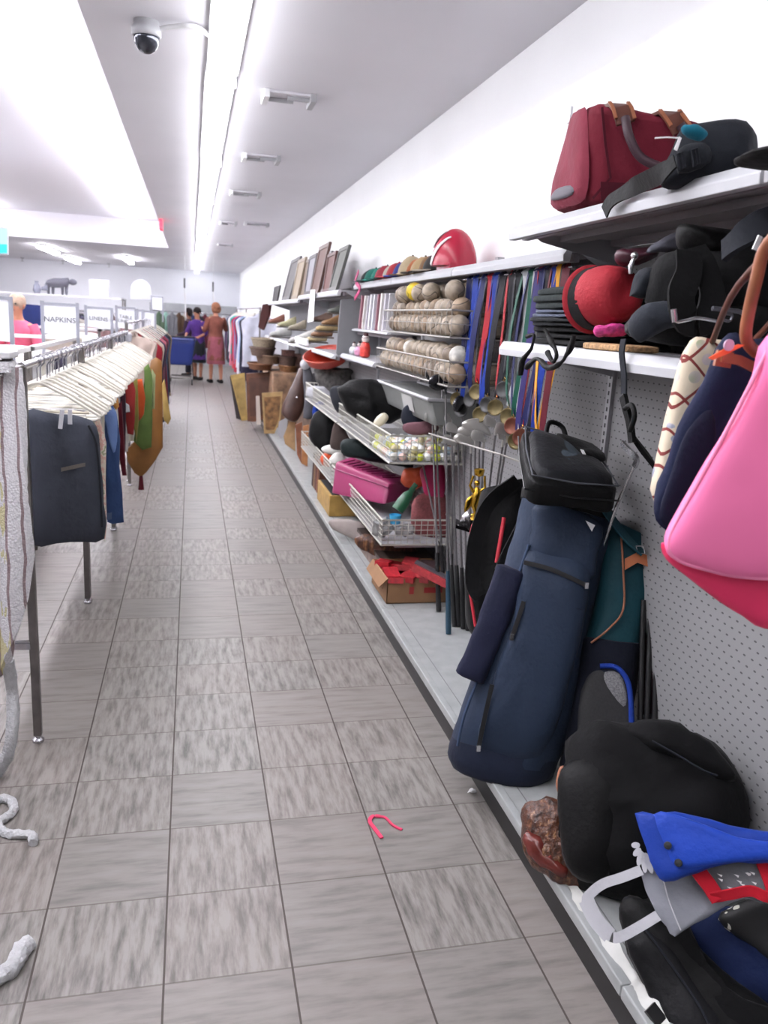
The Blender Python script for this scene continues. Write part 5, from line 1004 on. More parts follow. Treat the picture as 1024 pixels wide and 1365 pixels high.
# shoes and ornaments on wires
orn = [((438, 432), (196, 170, 120), 'gold sandal', .07), ((431, 440), (150, 110, 80), 'brown sandal', .07), ((444, 425), (150, 110, 70), 'tan woven slipper', .06), ((424, 447), (214, 196, 150), 'cream and gold shoe', .07), ((410, 445), (222, 220, 214), 'white high shoe', .08), ((401, 448), (216, 214, 210), 'white slipper', .08), ((450, 410), (120, 124, 116), 'grey green ornament', .05), ((432, 420), (170, 140, 126), 'dusty pink shoe', .06), ((398, 432), (170, 160, 140), 'khaki shoe', .07), ((384, 428), (196, 190, 150), 'pale yellow shoe', .08), ((376, 440), (190, 190, 186), 'pale grey shoe', .1), ((370, 424), (150, 96, 80), 'rust coloured shoe', .08)]
for i, ((a, b), rgb, nm, r) in enumerate(orn):
    c = at(a, b, x=1.16); m = M('shoe_%d' % i, [c*.85 for c in rgb], .5, var=.15, vs=30); t = thing('shoe', '%s standing against the long grey panel below the picture frames' % nm, 'shoe', c-Vector((0, 0, r)))
    y = c.y; k = r/.07
    g = G(); g.loft(smooth_secs([(c+Vector((dx*k, 0, dz*k)), Vector((0, w*k, 0)), Vector((0, 0, h*k))) for dx, dz, w, h in ((-.11, -.045, .02, .012), (-.08, -.038, .038, .022), (-.03, -.03, .04, .03), (.03, -.012, .034, .045), (.08, 0, .034, .055))], 3), 14, 2.4, .3); obj('upper', g, m, t)
    g = G(); g.loft(smooth_secs([(c+Vector((dx*k, 0, -.066*k)), Vector((0, w*k, 0)), Vector((0, 0, .007))) for dx, w in ((-.12, .022), (-.08, .042), (-.02, .036), (.05, .032), (.095, .034))], 2), 14, 3, .3); obj('sole', g, M('shoe_sole', (90, 80, 72), .7), t)
# orange bowl
c = at(440, 482, x=1.2); c.z = 1.08; 
t = thing('orange_bowl', 'large shallow orange red plastic bowl under the white lipped shelf', 'bowl', c)
obj('bowl_body', G().lathe([(.06, -.02), (.16, .03), (.2, .1), (.205, .1), (.165, .025), (.06, -.01)], at(437, 486, x=1.18), (-.25, -.3, 1), 28), M('orange_red_plastic', (178, 56, 40), .4), t)
obj('bowl_rim', G().tube([at(437, 486, x=1.18)+Vector((-.25, -.3, 1)).normalized()*.1+(Vector((-.25, -.3, 1)).orthogonal().normalized()*math.cos(k*PI/12)+Vector((-.25, -.3, 1)).normalized().cross(Vector((-.25, -.3, 1)).orthogonal().normalized())*math.sin(k*PI/12))*.203 for k in range(24)], .007, 6, True), M('orange_rim', (186, 72, 52), .4), t)
m_wick = M('brown_wicker', (122, 86, 58), .8, var=.45, vs=60, bump=.6, bs=120)
trays = [(352, 452, .36, .10, (176, 160, 136), 'pale oval wicker tray on top of the wicker pile'), (350, 464, .36, .10, (120, 96, 84), 'dark wicker tray second in the pile'), (358, 474, .36, .10, (140, 112, 90), 'brown wicker basket in the middle of the pile'), (347, 485, .36, .07, (132, 86, 56), 'reddish wicker basket at the bottom of the pile'), (383, 476, .26, .12, (96, 72, 62), 'flat dark wicker tray beside the pile'), (384, 488, .26, .08, (150, 104, 62), 'honey brown wicker basket near the boxes'), (398, 473, .12, .2, (170, 130, 122), 'small dusty pink box on the wicker pile'), (384, 468, .14, .06, (140, 96, 88), 'small rose brown box below the wicker trays')]
for i, (a, b, r, h, rgb, lab) in enumerate(trays):
    c = at(a, b, y=[11.2, 11.2, 11.2, 11.2, 11.0, 11.0, 11.0, 11.0][i]); m = M('wicker_%d' % i, [c*.8 for c in rgb], .8, var=.3, vs=50, bump=.5, bs=90); t = thing('wicker_tray' if i < 6 else 'keepsake_box', lab, 'basket' if i < 6 else 'box', c-Vector((0, 0, h)))
    r *= .55
    if i < 6:
        g = G(); N = 24; prof = [(.85, -h), (1.0, 0), (.94, .0), (.8, -h+.012)]
        vs = [c+Vector((r*p_*math.cos(2*PI*k/N)*.85, r*1.6*p_*math.sin(2*PI*k/N), z_)) for p_, z_ in prof for k in range(N)]; g.add(vs, [(j*N+k, j*N+(k+1) % N, (j+1)*N+(k+1) % N, (j+1)*N+k) for j in range(3) for k in range(N)]+[tuple(range(N)), tuple(range(3*N, 4*N))]); obj('tray_body', g, m, t)
        obj('woven_rim', G().tube([c+Vector((r*math.cos(2*PI*k/N)*.85, r*1.6*math.sin(2*PI*k/N), .004)) for k in range(N)], .012, 6, True), m, t)
    else: obj('box_body', G().box(c-Vector((r, r*1.5, h)), c+Vector((r, r*1.5, 0))), m, t, bev=.004); obj('lid', G().box(c-Vector((r+.005, r*1.5+.005, 0)), c+Vector((r+.005, r*1.5+.005, .012))), m, t, bev=.003)
# violin cases / instruments
def silthing(name, lab, ct, rows, x, depth, mat, e=2.4, wr=(.006, 8), part='body'):
    a = at((rows[len(rows)//2][0]+rows[len(rows)//2][2])/2, rows[len(rows)//2][1], x=x); n_ = toward(a); b = at((rows[-1][0]+rows[-1][2])/2, rows[-1][1], x=x)
    t = thing(name, lab, ct, b); obj(part, G().silo(rows, a, n_, depth, 4, 22, e, .25), mat, t, wr=wr); return t, a, n_
t, a, n_ = silthing('violin_case', 'dark brown leather violin case leaning upright under the wicker trays', 'instrument case', [(398, 492, 412, 488), (392, 508, 410, 508), (384, 524, 408, 528), (377, 540, 405, 546), (376, 552, 398, 558), (384, 560, 394, 562)], 1.05, .08, M('old_brown_leather', (66, 44, 38), .35, var=.25, vs=12))
obj('clasp', G().sph(atp(396, 530, a, n_)+n_*.085, .014), m_silver, t)
t, a, n_ = silthing('violin_case', 'grey violin case with a white top leaning beside the brown leather case', 'instrument case', [(403, 480, 412, 482), (404, 496, 416, 498), (405, 515, 420, 518), (406, 535, 422, 538), (404, 556, 416, 558)], 1.1, .06, fabric('grey_case_cloth', (84, 84, 90)))
obj('white_knob', G().sph(atp(407, 486, a, n_)+n_*.05, .05), f_white, t)
silthing('dark_bag', 'dark grey cloth bag slumped behind the far upper wire basket', 'bag', [(412, 500, 436, 498), (408, 520, 440, 520), (415, 545, 440, 545)], 1.25, .08, fabric('ash_black_cloth', (62, 60, 64)))
silthing('dark_bundle', 'dark cluttered bundle on the far upper basket behind the bowl', 'bundle', [(418, 492, 470, 494), (420, 505, 470, 508), (430, 520, 465, 522)], 1.25, .1, M('dark_clutter', (80, 78, 76), .7, var=.6, vs=30), wr=(.02, 14))
# boards, frames, boxes standing on the deck
def board(name, lab, ct, pts, x, mat, th=.03, inner=None, nn=None, z=None):
    lo = max(pts, key=lambda p: p[1]); z = DZ+.003 if z is None else z; a = at(lo[0], lo[1], z=z); a.y = min(a.y, 12.28 if z > .05 else 13)
    n_ = nn or Vector((-.1, -1, .05)).normalized(); q = [atp(u, v, a, n_) for u, v in pts]
    t = thing(name, lab, ct, Vector((a.x, a.y, z)))
    obj('frame' if inner else 'panel', G().prism(q, -n_*th), mat, t, smooth=False, bev=.003)
    if inner:
        c = sum(q, Vector())/len(q); obj('picture', G().prism([c+(p-c)*.8+n_*.003 for p in q], -n_*.006), inner, t, smooth=False)
    return t
board('wood_board', 'mustard yellow wooden panel standing at the far end of the shelving', 'panel', [(307, 500), (326, 497), (330, 560), (322, 561)], .88, M('mustard_wood', (176, 148, 84), .5, var=.2, vs=12), .05, M('mustard_panel', (160, 134, 78), .6, var=.3, vs=8), z=.003)
board('wood_board', 'dark thin board edge behind the mustard yellow panel', 'panel', [(306, 502), (309, 501), (322, 560), (315, 558)], .9, M('dark_board', (44, 36, 40), .6), .04, z=.003)
board('cabinet', 'brown wooden cabinet box standing beside the mustard panel', 'cabinet', [(328, 498), (366, 496), (366, 520), (350, 560), (330, 562)], .98, M('walnut_wood', (104, 66, 46), .5, var=.3, vs=10), .3, M('walnut_panel', (84, 54, 42), .5, var=.3, vs=10))
board('picture_frame', 'tall orange brown frame leaning beside the brown cabinet', 'picture frame', [(334, 528), (341, 520), (341, 562), (334, 562)], .98, M('orange_wood', (156, 104, 66), .5, var=.2, vs=10), .04)
board('picture_frame', 'white edged frame leaning between brown boards', 'picture frame', [(341, 528), (346, 528), (348, 566), (342, 566)], .98, M('ivory_frame', (196, 186, 176), .5), .03)
board('picture_frame', 'gold patterned picture with brown swirls standing on the base shelf', 'picture frame', [(349, 524), (377, 522), (374, 560), (366, 578), (352, 578)], 1.0, M('gilt_frame', (168, 138, 92), .45, var=.25, vs=12), .04, M('gold_brown_painting', (128, 92, 54), .5, var=.6, vs=14))
board('paper_board', 'white sheet of card standing above the gold patterned picture', 'card', [(362, 505), (384, 510), (378, 532), (358, 528)], 1.02, M('white_paper_card', (206, 206, 216), .6), .01)
board('cutting_board', 'grey oval board leaning beside the gold patterned picture', 'board', [(372, 562), (384, 556), (382, 578), (374, 585), (370, 578)], 1.0, m_lgrey, .03)
board('picture_frame', 'light wood triangular board leaning in front of the violin case', 'board', [(378, 582), (386, 562), (393, 560), (394, 602), (380, 592)], 1.0, M('light_wood', (168, 134, 94), .5, var=.2, vs=12), .03)
board('picture_frame', 'red brown plank leaning under the grey violin case', 'board', [(394, 566), (403, 562), (402, 618), (396, 606)], 1.0, M('red_brown_wood', (130, 82, 58), .5, var=.2, vs=12), .03)
board('picture_frame', 'orange wood plank leaning right of the red brown plank', 'board', [(404, 568), (412, 566), (410, 622), (402, 618)], 1.0, M('honey_wood', (172, 116, 72), .5, var=.2, vs=12), .03)
t = thing('storage_box', 'golden yellow wooden box on the base shelf below the white wire basket', 'box', at(425, 655, z=DZ)); a = at(408, 652, z=DZ+.003)
obj('box_body', G().box((.99, 5.75, DZ+.002), (1.3, 6.35, DZ+.16)), M('golden_wood', (168, 134, 70), .5, var=.2, vs=15), t, bev=.004); obj('dark_opening', G().box((1.01, 5.77, DZ+.16), (1.28, 6.33, DZ+.164)), M('dark_gap', (30, 28, 30), .8), t, smooth=False)
for i in range(5):
    y = 6.5+i*.09; g = G().box((1.02, y, DZ+.002), (1.26, y+.04, DZ+.3), Matrix.Rotation(.2, 3, 'X'), (1.1, y, DZ))
    top('board_game', g, M('game_box_%d' % i, [(96, 60, 50), (150, 96, 70), (110, 64, 60), (140, 110, 80), (70, 52, 54)][i], .5, var=.2), '%s flat box standing edge on behind the golden yellow box' % ['dark brown', 'tan', 'maroon brown', 'sand coloured', 'nearly black'][i], 'box', smooth=False)
top('storage_tub', G().hexa([(1.2, 8.2, DZ), (1.4, 8.2, DZ), (1.4, 9.5, DZ), (1.2, 9.5, DZ), (1.2, 8.2, .8), (1.4, 8.2, .8), (1.4, 9.5, .8), (1.2, 9.5, .8)], .05, 0, 4), M('brown_clutter', (98, 76, 62), .7, var=.45, vs=16), 'tall brown carton stack behind the violin cases', 'carton', wr=(.01, 9))
top('storage_tub', G().hexa([(1.02, 10.6, DZ), (1.4, 10.6, DZ), (1.4, 12.2, DZ), (1.02, 12.2, DZ), (1.02, 10.6, .84), (1.4, 10.6, .84), (1.4, 12.2, .84), (1.02, 12.2, .84)], .05, 0, 4), M('tan_clutter', (120, 92, 70), .7, var=.45, vs=12), 'stack of tan cartons behind the mustard yellow panel', 'carton', wr=(.01, 9))
c = at(353, 440, x=1.2)
t = thing('wooden_plaque', 'dark red wooden plaque leaning above the wicker trays at the end of the shelf', 'plaque', at(350, 440, y=12.1))
obj('plaque_board', G().prism([at(a, b, y=12.1) for a, b in ((350, 406), (360, 404), (358, 420), (350, 440), (344, 436))], (.03, .02, 0)), M('dark_red_wood', (74, 34, 32), .5), t, smooth=False)

# ================================================================= HANGING CLOTHES
gar_cache = {}
def garment(px_x, y, ztop, zbot, halfw, col, lab, kind='shirt', group=None, mname=None, yaw=0., seed=0, hanger_mat=None, th=.03, ct='garment'):
    x = px_x; t = thing('hanging_garment' if kind != 'linen' else 'hanging_linen', lab, ct, (x, y, zbot), group)
    m = mname if mname is not None and not isinstance(mname, str) else fabric('cloth_%d_%d_%d' % col, col, .85, .12)
    ca, sa = math.cos(yaw), math.sin(yaw)
    def W(u, z, o=0): return Vector((x+u*ca-o*sa, y+u*sa+o*ca, z))
    rs = random.Random(seed*17+3); ph = rs.uniform(0, 6)
    if kind == 'shirt':
        def fn(u, v):
            s = (u-.5)*2; z = ztop+(zbot-ztop)*v
            w = halfw*(.22+.78*min(1, (v/.12)**.6)) if v < .12 else halfw*(1-.18*min(1, (v-.12)/.3)+.1*v)
            fold = .018*math.sin(s*7+ph+v*3)*min(1, v*4)
            zz = z-(.06*abs(s)*(1-min(1, v*3))) ; return W(s*w, zz, fold)
        g = G().sheet(fn, 20, 18, th)
    else:
        def fn(u, v):
            s = (u-.5)*2; z = ztop+(zbot-ztop)*v; fold = .014*math.sin(s*6+ph+v*2)*min(1, v*5)+.006*math.sin(s*15+ph)
            return W(s*halfw*(1-.04*v+.03*math.sin(v*5+ph)), z-.01*math.sin(s*3+ph)*v, fold)
        g = G().sheet(fn, 20, 16, th)
    obj('cloth', g, m, t)
    hm = hanger_mat or m_hang
    return t, W
m_hang = M('white_plastic_hanger', (218, 214, 203), .4)
def hanger_geo(x, y, z, hw=.205, bar=True):        # z = rail top
    g = G(); zs = z-.075
    g.tube([(x-hw, y, zs-.11), (x-hw*.5, y, zs-.045), (x-.02, y, zs-.004), (x, y, zs), (x+.02, y, zs-.004), (x+hw*.5, y, zs-.045), (x+hw, y, zs-.11)], .0065, 6)
    if bar: g.tube([(x-hw, y, zs-.11), (x-hw-.004, y, zs-.122), (x-hw+.01, y, zs-.128), (x+hw-.01, y, zs-.128), (x+hw+.004, y, zs-.122), (x+hw, y, zs-.11)], .0065, 6)
    return g
def hook_geo(x, y, z):
    zs = z-.075; return G().tube([(x, y, zs), (x, y, z-.022), (x+.014, y, z-.008), (x+.016, y, z+.008), (x+.004, y, z+.02), (x-.01, y, z+.014), (x-.016, y, z+.002)], .0025, 6)
# --- left clothing rack
RX, RZ = -.54, 1.345
def rack(y0, y1, lab, x=RX, z=RZ, post2=None):
    t = thing('clothing_rack', lab, 'clothing rack', (x, (y0+y1)/2, 0))
    obj('rail', G().tube([(x, y0, z), (x, y1, z)], .013, 10), m_chrome, t)
    for y in (y0, y1):
        obj('post', G().box((x-.014, y-.014, .03), (x+.014, y+.014, z)), m_steel, t, smooth=False, bev=.002)
        obj('foot', G().lathe([(.008, .0), (.02, .002), (.02, .012), (.01, .02), (.01, .035)], (x, y, 0), n=14), m_chrome, t)
    return t
t = rack(2.86, 4.33, 'chrome hanging rail on steel posts carrying the charcoal blanket and white hangers')
obj('cross_brace', G().box((-1.15, 2.845, .365), (-.55, 2.86, .395)).box((-1.15, 2.84, .385), (-.55, 2.865, .39)), m_chrome, t, smooth=False)
rack(4.36, 5.84, 'second chrome rail along the aisle carrying the blue towel and brown cloth')
rack(5.9, 7.4, 'third chrome rail along the aisle beyond the brown cloth')
rack(7.6, 12.5, 'far chrome rail carrying the dark and red garments on the left side', -.56, 1.42)
# hangers along the rails
hp = None; ri = random.Random(31); ys = []
y = 3.13
while y < 7.3: ys.append(y); y += ri.uniform(.05, .075)
for i, y in enumerate(ys):
    lab = 'white plastic hanger in the long row on the chrome rails left of the aisle'
    if hp is None:
        hp = thing('clothes_hanger', lab, 'hanger', (RX, y, RZ), 'white hangers on the rails')
        obj('hanger_frame', hanger_geo(RX, y, RZ), m_hang, hp); obj('hook', hook_geo(RX, y, RZ), m_chrome, hp); y_first = y
    else:
        d = dup(hp, (ri.uniform(-.012, .012), y-y_first, 0), rz=ri.uniform(-.18, .18))
# cream linens folded over hanger bars
lin_cols = [((214, 208, 192), 'cream'), ((222, 220, 214), 'white'), ((206, 198, 178), 'ivory'), ((198, 196, 196), 'pale grey')]
linen = {}
for i in range(34):
    y = 3.12+i*.085
    if y > 6.0: break
    (rgb, nm) = lin_cols[i % 4]; zt = RZ-.195
    lab = '%s folded linen hanging among the white hangers behind the charcoal blanket' % nm
    if nm not in linen:
        t, W_ = garment(RX-.02, y, zt, zt-.46, .175, rgb, lab, 'linen', nm+' linens on the left rails', seed=i, ct='linen', th=.03); linen[nm] = (t, y)
    else: dup(linen[nm][0], (ri.uniform(-.02, .0), y-linen[nm][1], ri.uniform(-.01, .004)), rz=ri.uniform(-.1, .1))
# white fluffy trim band (tops of padded cloths)
def dress(yy, pts, mat, name, lab, ct, th=.02, wr=(.008, 9), p_=6, nn=(.1, -1, .05), x=None, tf=None, seed=0, parts=None, sub=1):
    a = Vector((RX, yy, 1)); n_ = Vector(nn).normalized(); q = [atp(u, v, a, n_) for u, v in pts]; c = sum(q, Vector())/len(q)
    t = thing(name, lab, ct, Vector((c.x, c.y, min(v.z for v in q)))); obj('cloth', G().puff(q, n_, tf or th, th, p_, 7, sub), mat, t, wr=wr, seed=seed); return t, a, n_
# charcoal blanket
f_cb = fabric('charcoal_blanket', (62, 66, 76), .8, .12, 5, .3, 40)
t, a, n_ = dress(3.05, [(33, 548), (60, 550), (95, 553), (122, 562), (131, 580), (135, 620), (139, 670), (139, 718), (112, 722), (75, 724), (40, 725), (34, 680), (32, 610)], f_cb, 'blanket', 'folded charcoal blanket hanging first on the chrome rail beside the white bedspread', 'blanket', .03, sub=2)
obj('white_clip', G().strap([atp(84, 545, a, n_)+n_*.05, atp(81, 570, a, n_)+n_*.045], .014, .006, (1, 0, 0)).strap([atp(94, 545, a, n_)+n_*.05, atp(94, 564, a, n_)+n_*.045], .014, .006, (1, 0, 0)), f_white, t)
obj('side_binding', G().tube(cat([atp(u, v, a, n_)+n_*.034 for u, v in ((118, 566), (128, 590), (133, 640), (136, 700))]), .004, 6), fabric('black_binding', (30, 32, 38)), t)
obj('stitched_label', G().prism([atp(u, v, a, n_)+n_*.033 for u, v in ((82, 622), (114, 615), (114, 620), (82, 627))], n_*.002), fabric('taupe_label', (104, 98, 92)), t, smooth=False)
def florm():
    m = M('cream_floral_cloth', (214, 206, 190), .8); t = NT(m); p, x, y, z = t.xyz(False)
    f = t.ramp(t.noise(p, 22, 3), [(.4, lin((206, 198, 180))), (.5, lin((200, 150, 140))), (.56, lin((214, 206, 190))), (.64, lin((130, 140, 100))), (.7, lin((212, 204, 190)))]); t.l(f, t.b.inputs['Base Color']); return m
dress(3.5, [(119, 556), (128, 545), (134, 560), (140, 590), (142, 640), (143, 700), (140, 724), (136, 690), (132, 620), (127, 580)], florm(), 'floral_cloth', 'cream floral cloth edge just right of the charcoal blanket', 'cloth')
dress(3.62, [(119, 548), (121, 536), (128, 536), (134, 552), (130, 562), (122, 562)], fabric('mint_cloth', (170, 200, 176)), 'mint_cloth', 'pale mint green cloth corner above the cream floral cloth', 'cloth')
t, a, n_ = dress(3.9, [(128, 540), (133, 531), (150, 541), (157, 552), (158, 585), (159, 620), (163, 660), (165, 696), (150, 699), (143, 696), (142, 650), (141, 600), (136, 560)], fabric('denim_blue_towel', (58, 80, 124), .9, .12, 8), 'blue_towel', 'denim blue towel with a pale upper half hanging on the left rail', 'towel')
obj('pale_upper', G().puff([atp(u, v, a, n_)+n_*.02 for u, v in ((129, 541), (134, 533), (149, 543), (156, 553), (156, 590), (152, 605), (146, 590), (140, 562))], n_, .008, .004, 5), fabric('periwinkle_cloth', (112, 138, 190)), t)
obj('sewn_tag', G().prism([atp(u, v, a, n_)+n_*.022 for u, v in ((142, 683), (149, 682), (149, 691), (142, 692))], n_*.002), fabric('slate_tag', (84, 100, 130)), t, smooth=False)
dress(4.3, [(136, 526), (142, 521), (157, 528), (159, 542), (155, 546), (146, 535), (138, 532)], fabric('apricot_cloth', (226, 160, 84)), 'apricot_cloth', 'apricot orange cloth corner above the blue towel', 'cloth')
dress(4.5, [(145, 520), (152, 513), (160, 518), (160, 527), (150, 527)], fabric('wine_cloth', (104, 22, 44)), 'wine_cloth', 'small wine red cloth fold above the apricot cloth', 'cloth')
dress(4.6, [(157, 540), (162, 535), (165, 580), (168, 625), (169, 634), (163, 634), (158, 600), (156, 570)], fabric('maroon_cloth', (92, 22, 36)), 'maroon_cloth', 'long maroon cloth hanging right of the blue towel', 'cloth')
dress(4.7, [(160, 512), (166, 508), (168, 540), (168, 600), (164, 612), (160, 560)], fabric('plum_black_cloth', (58, 30, 44)), 'plum_cloth', 'dark plum cloth hanging behind the maroon cloth', 'cloth')
dress(4.95, [(166, 508), (176, 503), (181, 520), (180, 560), (178, 580), (170, 578), (167, 550)], fabric('brick_red_cloth', (156, 50, 48)), 'red_cloth', 'brick red cloth hanging in front of the green cloth', 'cloth')
dress(4.9, [(161, 541), (164, 534), (172, 540), (173, 549), (166, 550)], f_white, 'white_cloth', 'small white cloth patch on the brick red cloth', 'cloth', .012)
dress(5.1, [(178, 508), (183, 505), (184, 560), (182, 590), (178, 570)], fabric('olive_cloth', (140, 132, 66)), 'olive_cloth', 'narrow olive cloth between the red and orange cloths', 'cloth')
dress(5.3, [(180, 506), (190, 504), (193, 530), (192, 552), (187, 560), (182, 545)], fabric('rust_orange_cloth', (196, 84, 40)), 'orange_cloth', 'rust orange cloth hanging over the green cloth', 'cloth')
dress(5.55, [(192, 490), (198, 485), (203, 500), (203, 560), (202, 596), (190, 600), (178, 588), (180, 575), (190, 562), (195, 530)], fabric('moss_green_cloth', (98, 122, 64)), 'green_cloth', 'moss green cloth hanging in front of the brown scarf', 'cloth')
dress(5.6, [(202, 490), (207, 500), (206, 545), (203, 545)], fabric('pale_green_cloth', (178, 190, 140)), 'pale_green_cloth', 'pale green cloth strip beside the moss green cloth', 'cloth')
t, a, n_ = dress(5.85, [(201, 480), (208, 477), (215, 482), (217, 540), (217, 596), (207, 615), (196, 630), (188, 636), (180, 630), (171, 615), (168, 600), (178, 592), (195, 596), (203, 560), (204, 515)], M('brown_gold_silk', (142, 96, 44), .45, var=.2, vs=8), 'brown_scarf', 'long brown gold pointed scarf with a maroon tassel hanging on the left rail', 'scarf')
obj('tassel', G().lathe([(.004, .0), (.012, -.01), (.02, -.1), (.022, -.105), (.004, -.105)], atp(188, 633, a, n_), (0, 0, 1), 14), fabric('maroon_tassel', (88, 26, 34)), t)
dress(6.4, [(215, 512), (219, 505), (224, 540), (228, 558), (224, 566), (218, 560)], fabric('mustard_cloth', (186, 156, 92)), 'mustard_cloth', 'mustard yellow cloth point behind the brown scarf', 'cloth')
# chenille bedspread
def chen():
    m = M('white_chenille', (214, 212, 214), .9); t = NT(m); p, x, y, z = t.xyz(False)
    w = t.m('ADD', x, t.m('MULTIPLY', t.noise(p, 7, 2), .03)); fx = t.m('FRACT', t.m('MULTIPLY', w, 21)); st = t.m('LESS_THAN', t.m('ABSOLUTE', t.m('SUBTRACT', fx, .5)), .09)
    yl = t.m('MULTIPLY', t.m('LESS_THAN', t.m('ABSOLUTE', t.m('SUBTRACT', t.m('FRACT', t.m('MULTIPLY', w, 5.5)), .3)), .12), t.m('GREATER_THAN', t.noise(t.comb(t.m('MULTIPLY', x, 40), y, t.m('MULTIPLY', z, 9)), 1, 2), .55))
    tuft = t.n('ShaderNodeTexVoronoi'); tuft.inputs['Scale'].default_value = 150; t.l(p, tuft.inputs['Vector'])
    base = t.mix(t.m('MULTIPLY', tuft.outputs['Distance'], .5), lin((240, 238, 240)), lin((176, 174, 180)))
    c = t.mix(t.m('MULTIPLY', st, .75), base, lin((112, 70, 72))); c = t.mix(t.m('MULTIPLY', yl, .6), c, lin((200, 190, 90))); t.l(c, t.b.inputs['Base Color'])
    t.bump(t.m('SUBTRACT', 1, tuft.outputs['Distance']), .6, .006); return m
m_chen = chen()
t = thing('bedspread', 'white tufted chenille bedspread with thin burgundy stripes hanging at the left edge', 'bedspread', (-.8, 2.6, .3))
zb = {0: .0}
HEM = sorted((at(a, b, y=2.62).x, at(a, b, y=2.62).z) for a, b in ((42, 738), (36, 797), (22, 850), (10, 885), (0, 904), (-30, 950), (-80, 1000), (-160, 1040)))
REDGE = sorted((at(a, b, y=2.62).z, at(a, b, y=2.62).x) for a, b in ((27, 498), (33, 560), (38, 640), (42, 720), (42, 760)))
def lerp_(tab, q):
    if q <= tab[0][0]: return tab[0][1]
    for (a, b), (c, d) in zip(tab, tab[1:]):
        if q <= c: return b+(d-b)*(q-a)/(c-a)
    return tab[-1][1]
def bfn(u, v):
    x0 = -1.3+u*(HEM[-1][0]+1.3); lo = max(.1, lerp_(HEM, x0)); z = 1.36+(lo-1.36)*v; xr = lerp_(REDGE, z)
    x = -1.3+u*(xr+1.3); return Vector((x, 2.62+.03*math.sin(x*30+v*2)+.012*math.sin(x*71), z))
obj('cloth', G().sheet(bfn, 44, 30, .028), m_chen, t, wr=(.004, 22))
obj('top_fold', G().strap([(-1.3, 2.62, 1.37), (-.52, 2.62, 1.36)], .09, .03, (0, 1, 0)), m_chen, t, wr=(.004, 30))
t = thing('clothing_rack', 'white topped rack end holding up the chenille bedspread', 'clothing rack', (-1, 2.62, 0))
obj('rail', G().tube([(-1.35, 2.62, 1.34), (-.545, 2.62, 1.34)], .012, 8), m_chrome, t)
obj('white_cap_bar', G().box((-1.35, 2.58, 1.385), (-.515, 2.70, 1.405)), m_white, t, smooth=False, bev=.004)
obj('post', G().box((-1.3, 2.7, 0), (-1.27, 2.73, 1.385)), m_steel, t, smooth=False); obj('post', G().box((-.556, 2.66, 1.1), (-.53, 2.69, 1.39)).box((-.556, 2.66, 1.32), (-.53, 2.86, 1.35)), m_steel, t, smooth=False)
# fabric ties on the floor
f_tie = M('white_fluffy_cotton', (200, 200, 202), .95, var=.12, vs=30, bump=1, bs=120)
top('fabric_tie', G().tube(cat([at(a, b, z=max(.012, zz)) for a, b, zz in ((10, 880, .42), (16, 920, .3), (17, 965, .2), (10, 1005, .1), (-4, 1030, .02), (-25, 1050, .02))]), .02, 10), f_tie, 'white fluffy tie trailing down from the bedspread hem to the floor', 'fabric tie', wr=(.004, 60))
top('fabric_tie', G().tube(cat([at(a, b, z=.012) for a, b in ((-20, 1085), (-2, 1066), (12, 1066), (19, 1078), (8, 1090), (-3, 1098), (8, 1110), (28, 1112), (43, 1114), (44, 1124))]), .014, 8), f_tie, 'white fluffy tie curled in a hook on the floor at the left edge', 'fabric tie', wr=(.003, 60))
top('fabric_tie', G().tube(cat([at(a, b, z=.014) for a, b in ((-15, 1312), (5, 1300), (20, 1285), (30, 1265), (40, 1256))]), [.016]*6+[.022]*15, 10), f_tie, 'short thick white fluffy scrap on the floor in the lower left corner', 'fabric tie', wr=(.004, 60))
# --- far left garments
fl = [(8.0, (216, 196, 184), 'pale peach'), (8.2, (160, 40, 54), 'crimson'), (8.5, (34, 62, 64), 'deep teal'), (8.8, (196, 176, 160), 'beige'), (9.2, (40, 44, 74), 'navy'), (9.6, (176, 96, 110), 'rose pink'), (10.0, (60, 56, 66), 'dark grey'), (10.5, (120, 40, 60), 'wine'), (11, (70, 86, 110), 'steel blue'), (11.6, (42, 38, 46), 'near black'), (12.1, (150, 130, 110), 'taupe')]
for i, (y, rgb, nm) in enumerate(fl):
    zt = 1.42-.09; t, W_ = garment(-.52+.0*i, y, zt, .35+(.1 if i % 2 else 0) if i else .8, .24 if i else .2, rgb, '%s garment on the far left rail near the blue cart' % nm, 'shirt', seed=i, th=.05)
    obj('hanger_frame', hanger_geo(-.52, y, 1.42, .18, False), m_hang, t); obj('hook', hook_geo(-.52, y, 1.42), m_chrome, t)
# --- far right garments
t = thing('clothing_rack', 'long chrome rack of shirts on the right side near the back of the shop', 'clothing rack', (1.02, 16, 0))
obj('rail', G().tube([(1.02, 12.9, 1.66), (1.02, 19.6, 1.66)], .014, 8), m_chrome, t)
for y in (12.9, 16.2, 19.6): obj('post', G().tube([(1.02, y, 0), (1.02, y, 1.66)], .014, 8), m_steel, t)
fr = [(216, 218, 232, 'bluish white'), (150, 170, 206, 'light blue'), (60, 64, 110, 'indigo'), (186, 60, 96, 'raspberry'), (90, 190, 180, 'aqua'), (220, 222, 230, 'snow white'), (180, 180, 206, 'pale lavender'), (44, 40, 60, 'midnight'), (210, 206, 216, 'off white'), (170, 40, 62, 'crimson red'), (206, 86, 96, 'coral'), (226, 130, 150, 'pink'), (60, 70, 84, 'slate'), (140, 60, 70, 'rose brown'), (40, 40, 48, 'black'), (200, 198, 208, 'silver grey'), (120, 130, 170, 'periwinkle'), (90, 50, 70, 'plum'), (222, 218, 220, 'chalk white'), (54, 60, 74, 'dark slate')]
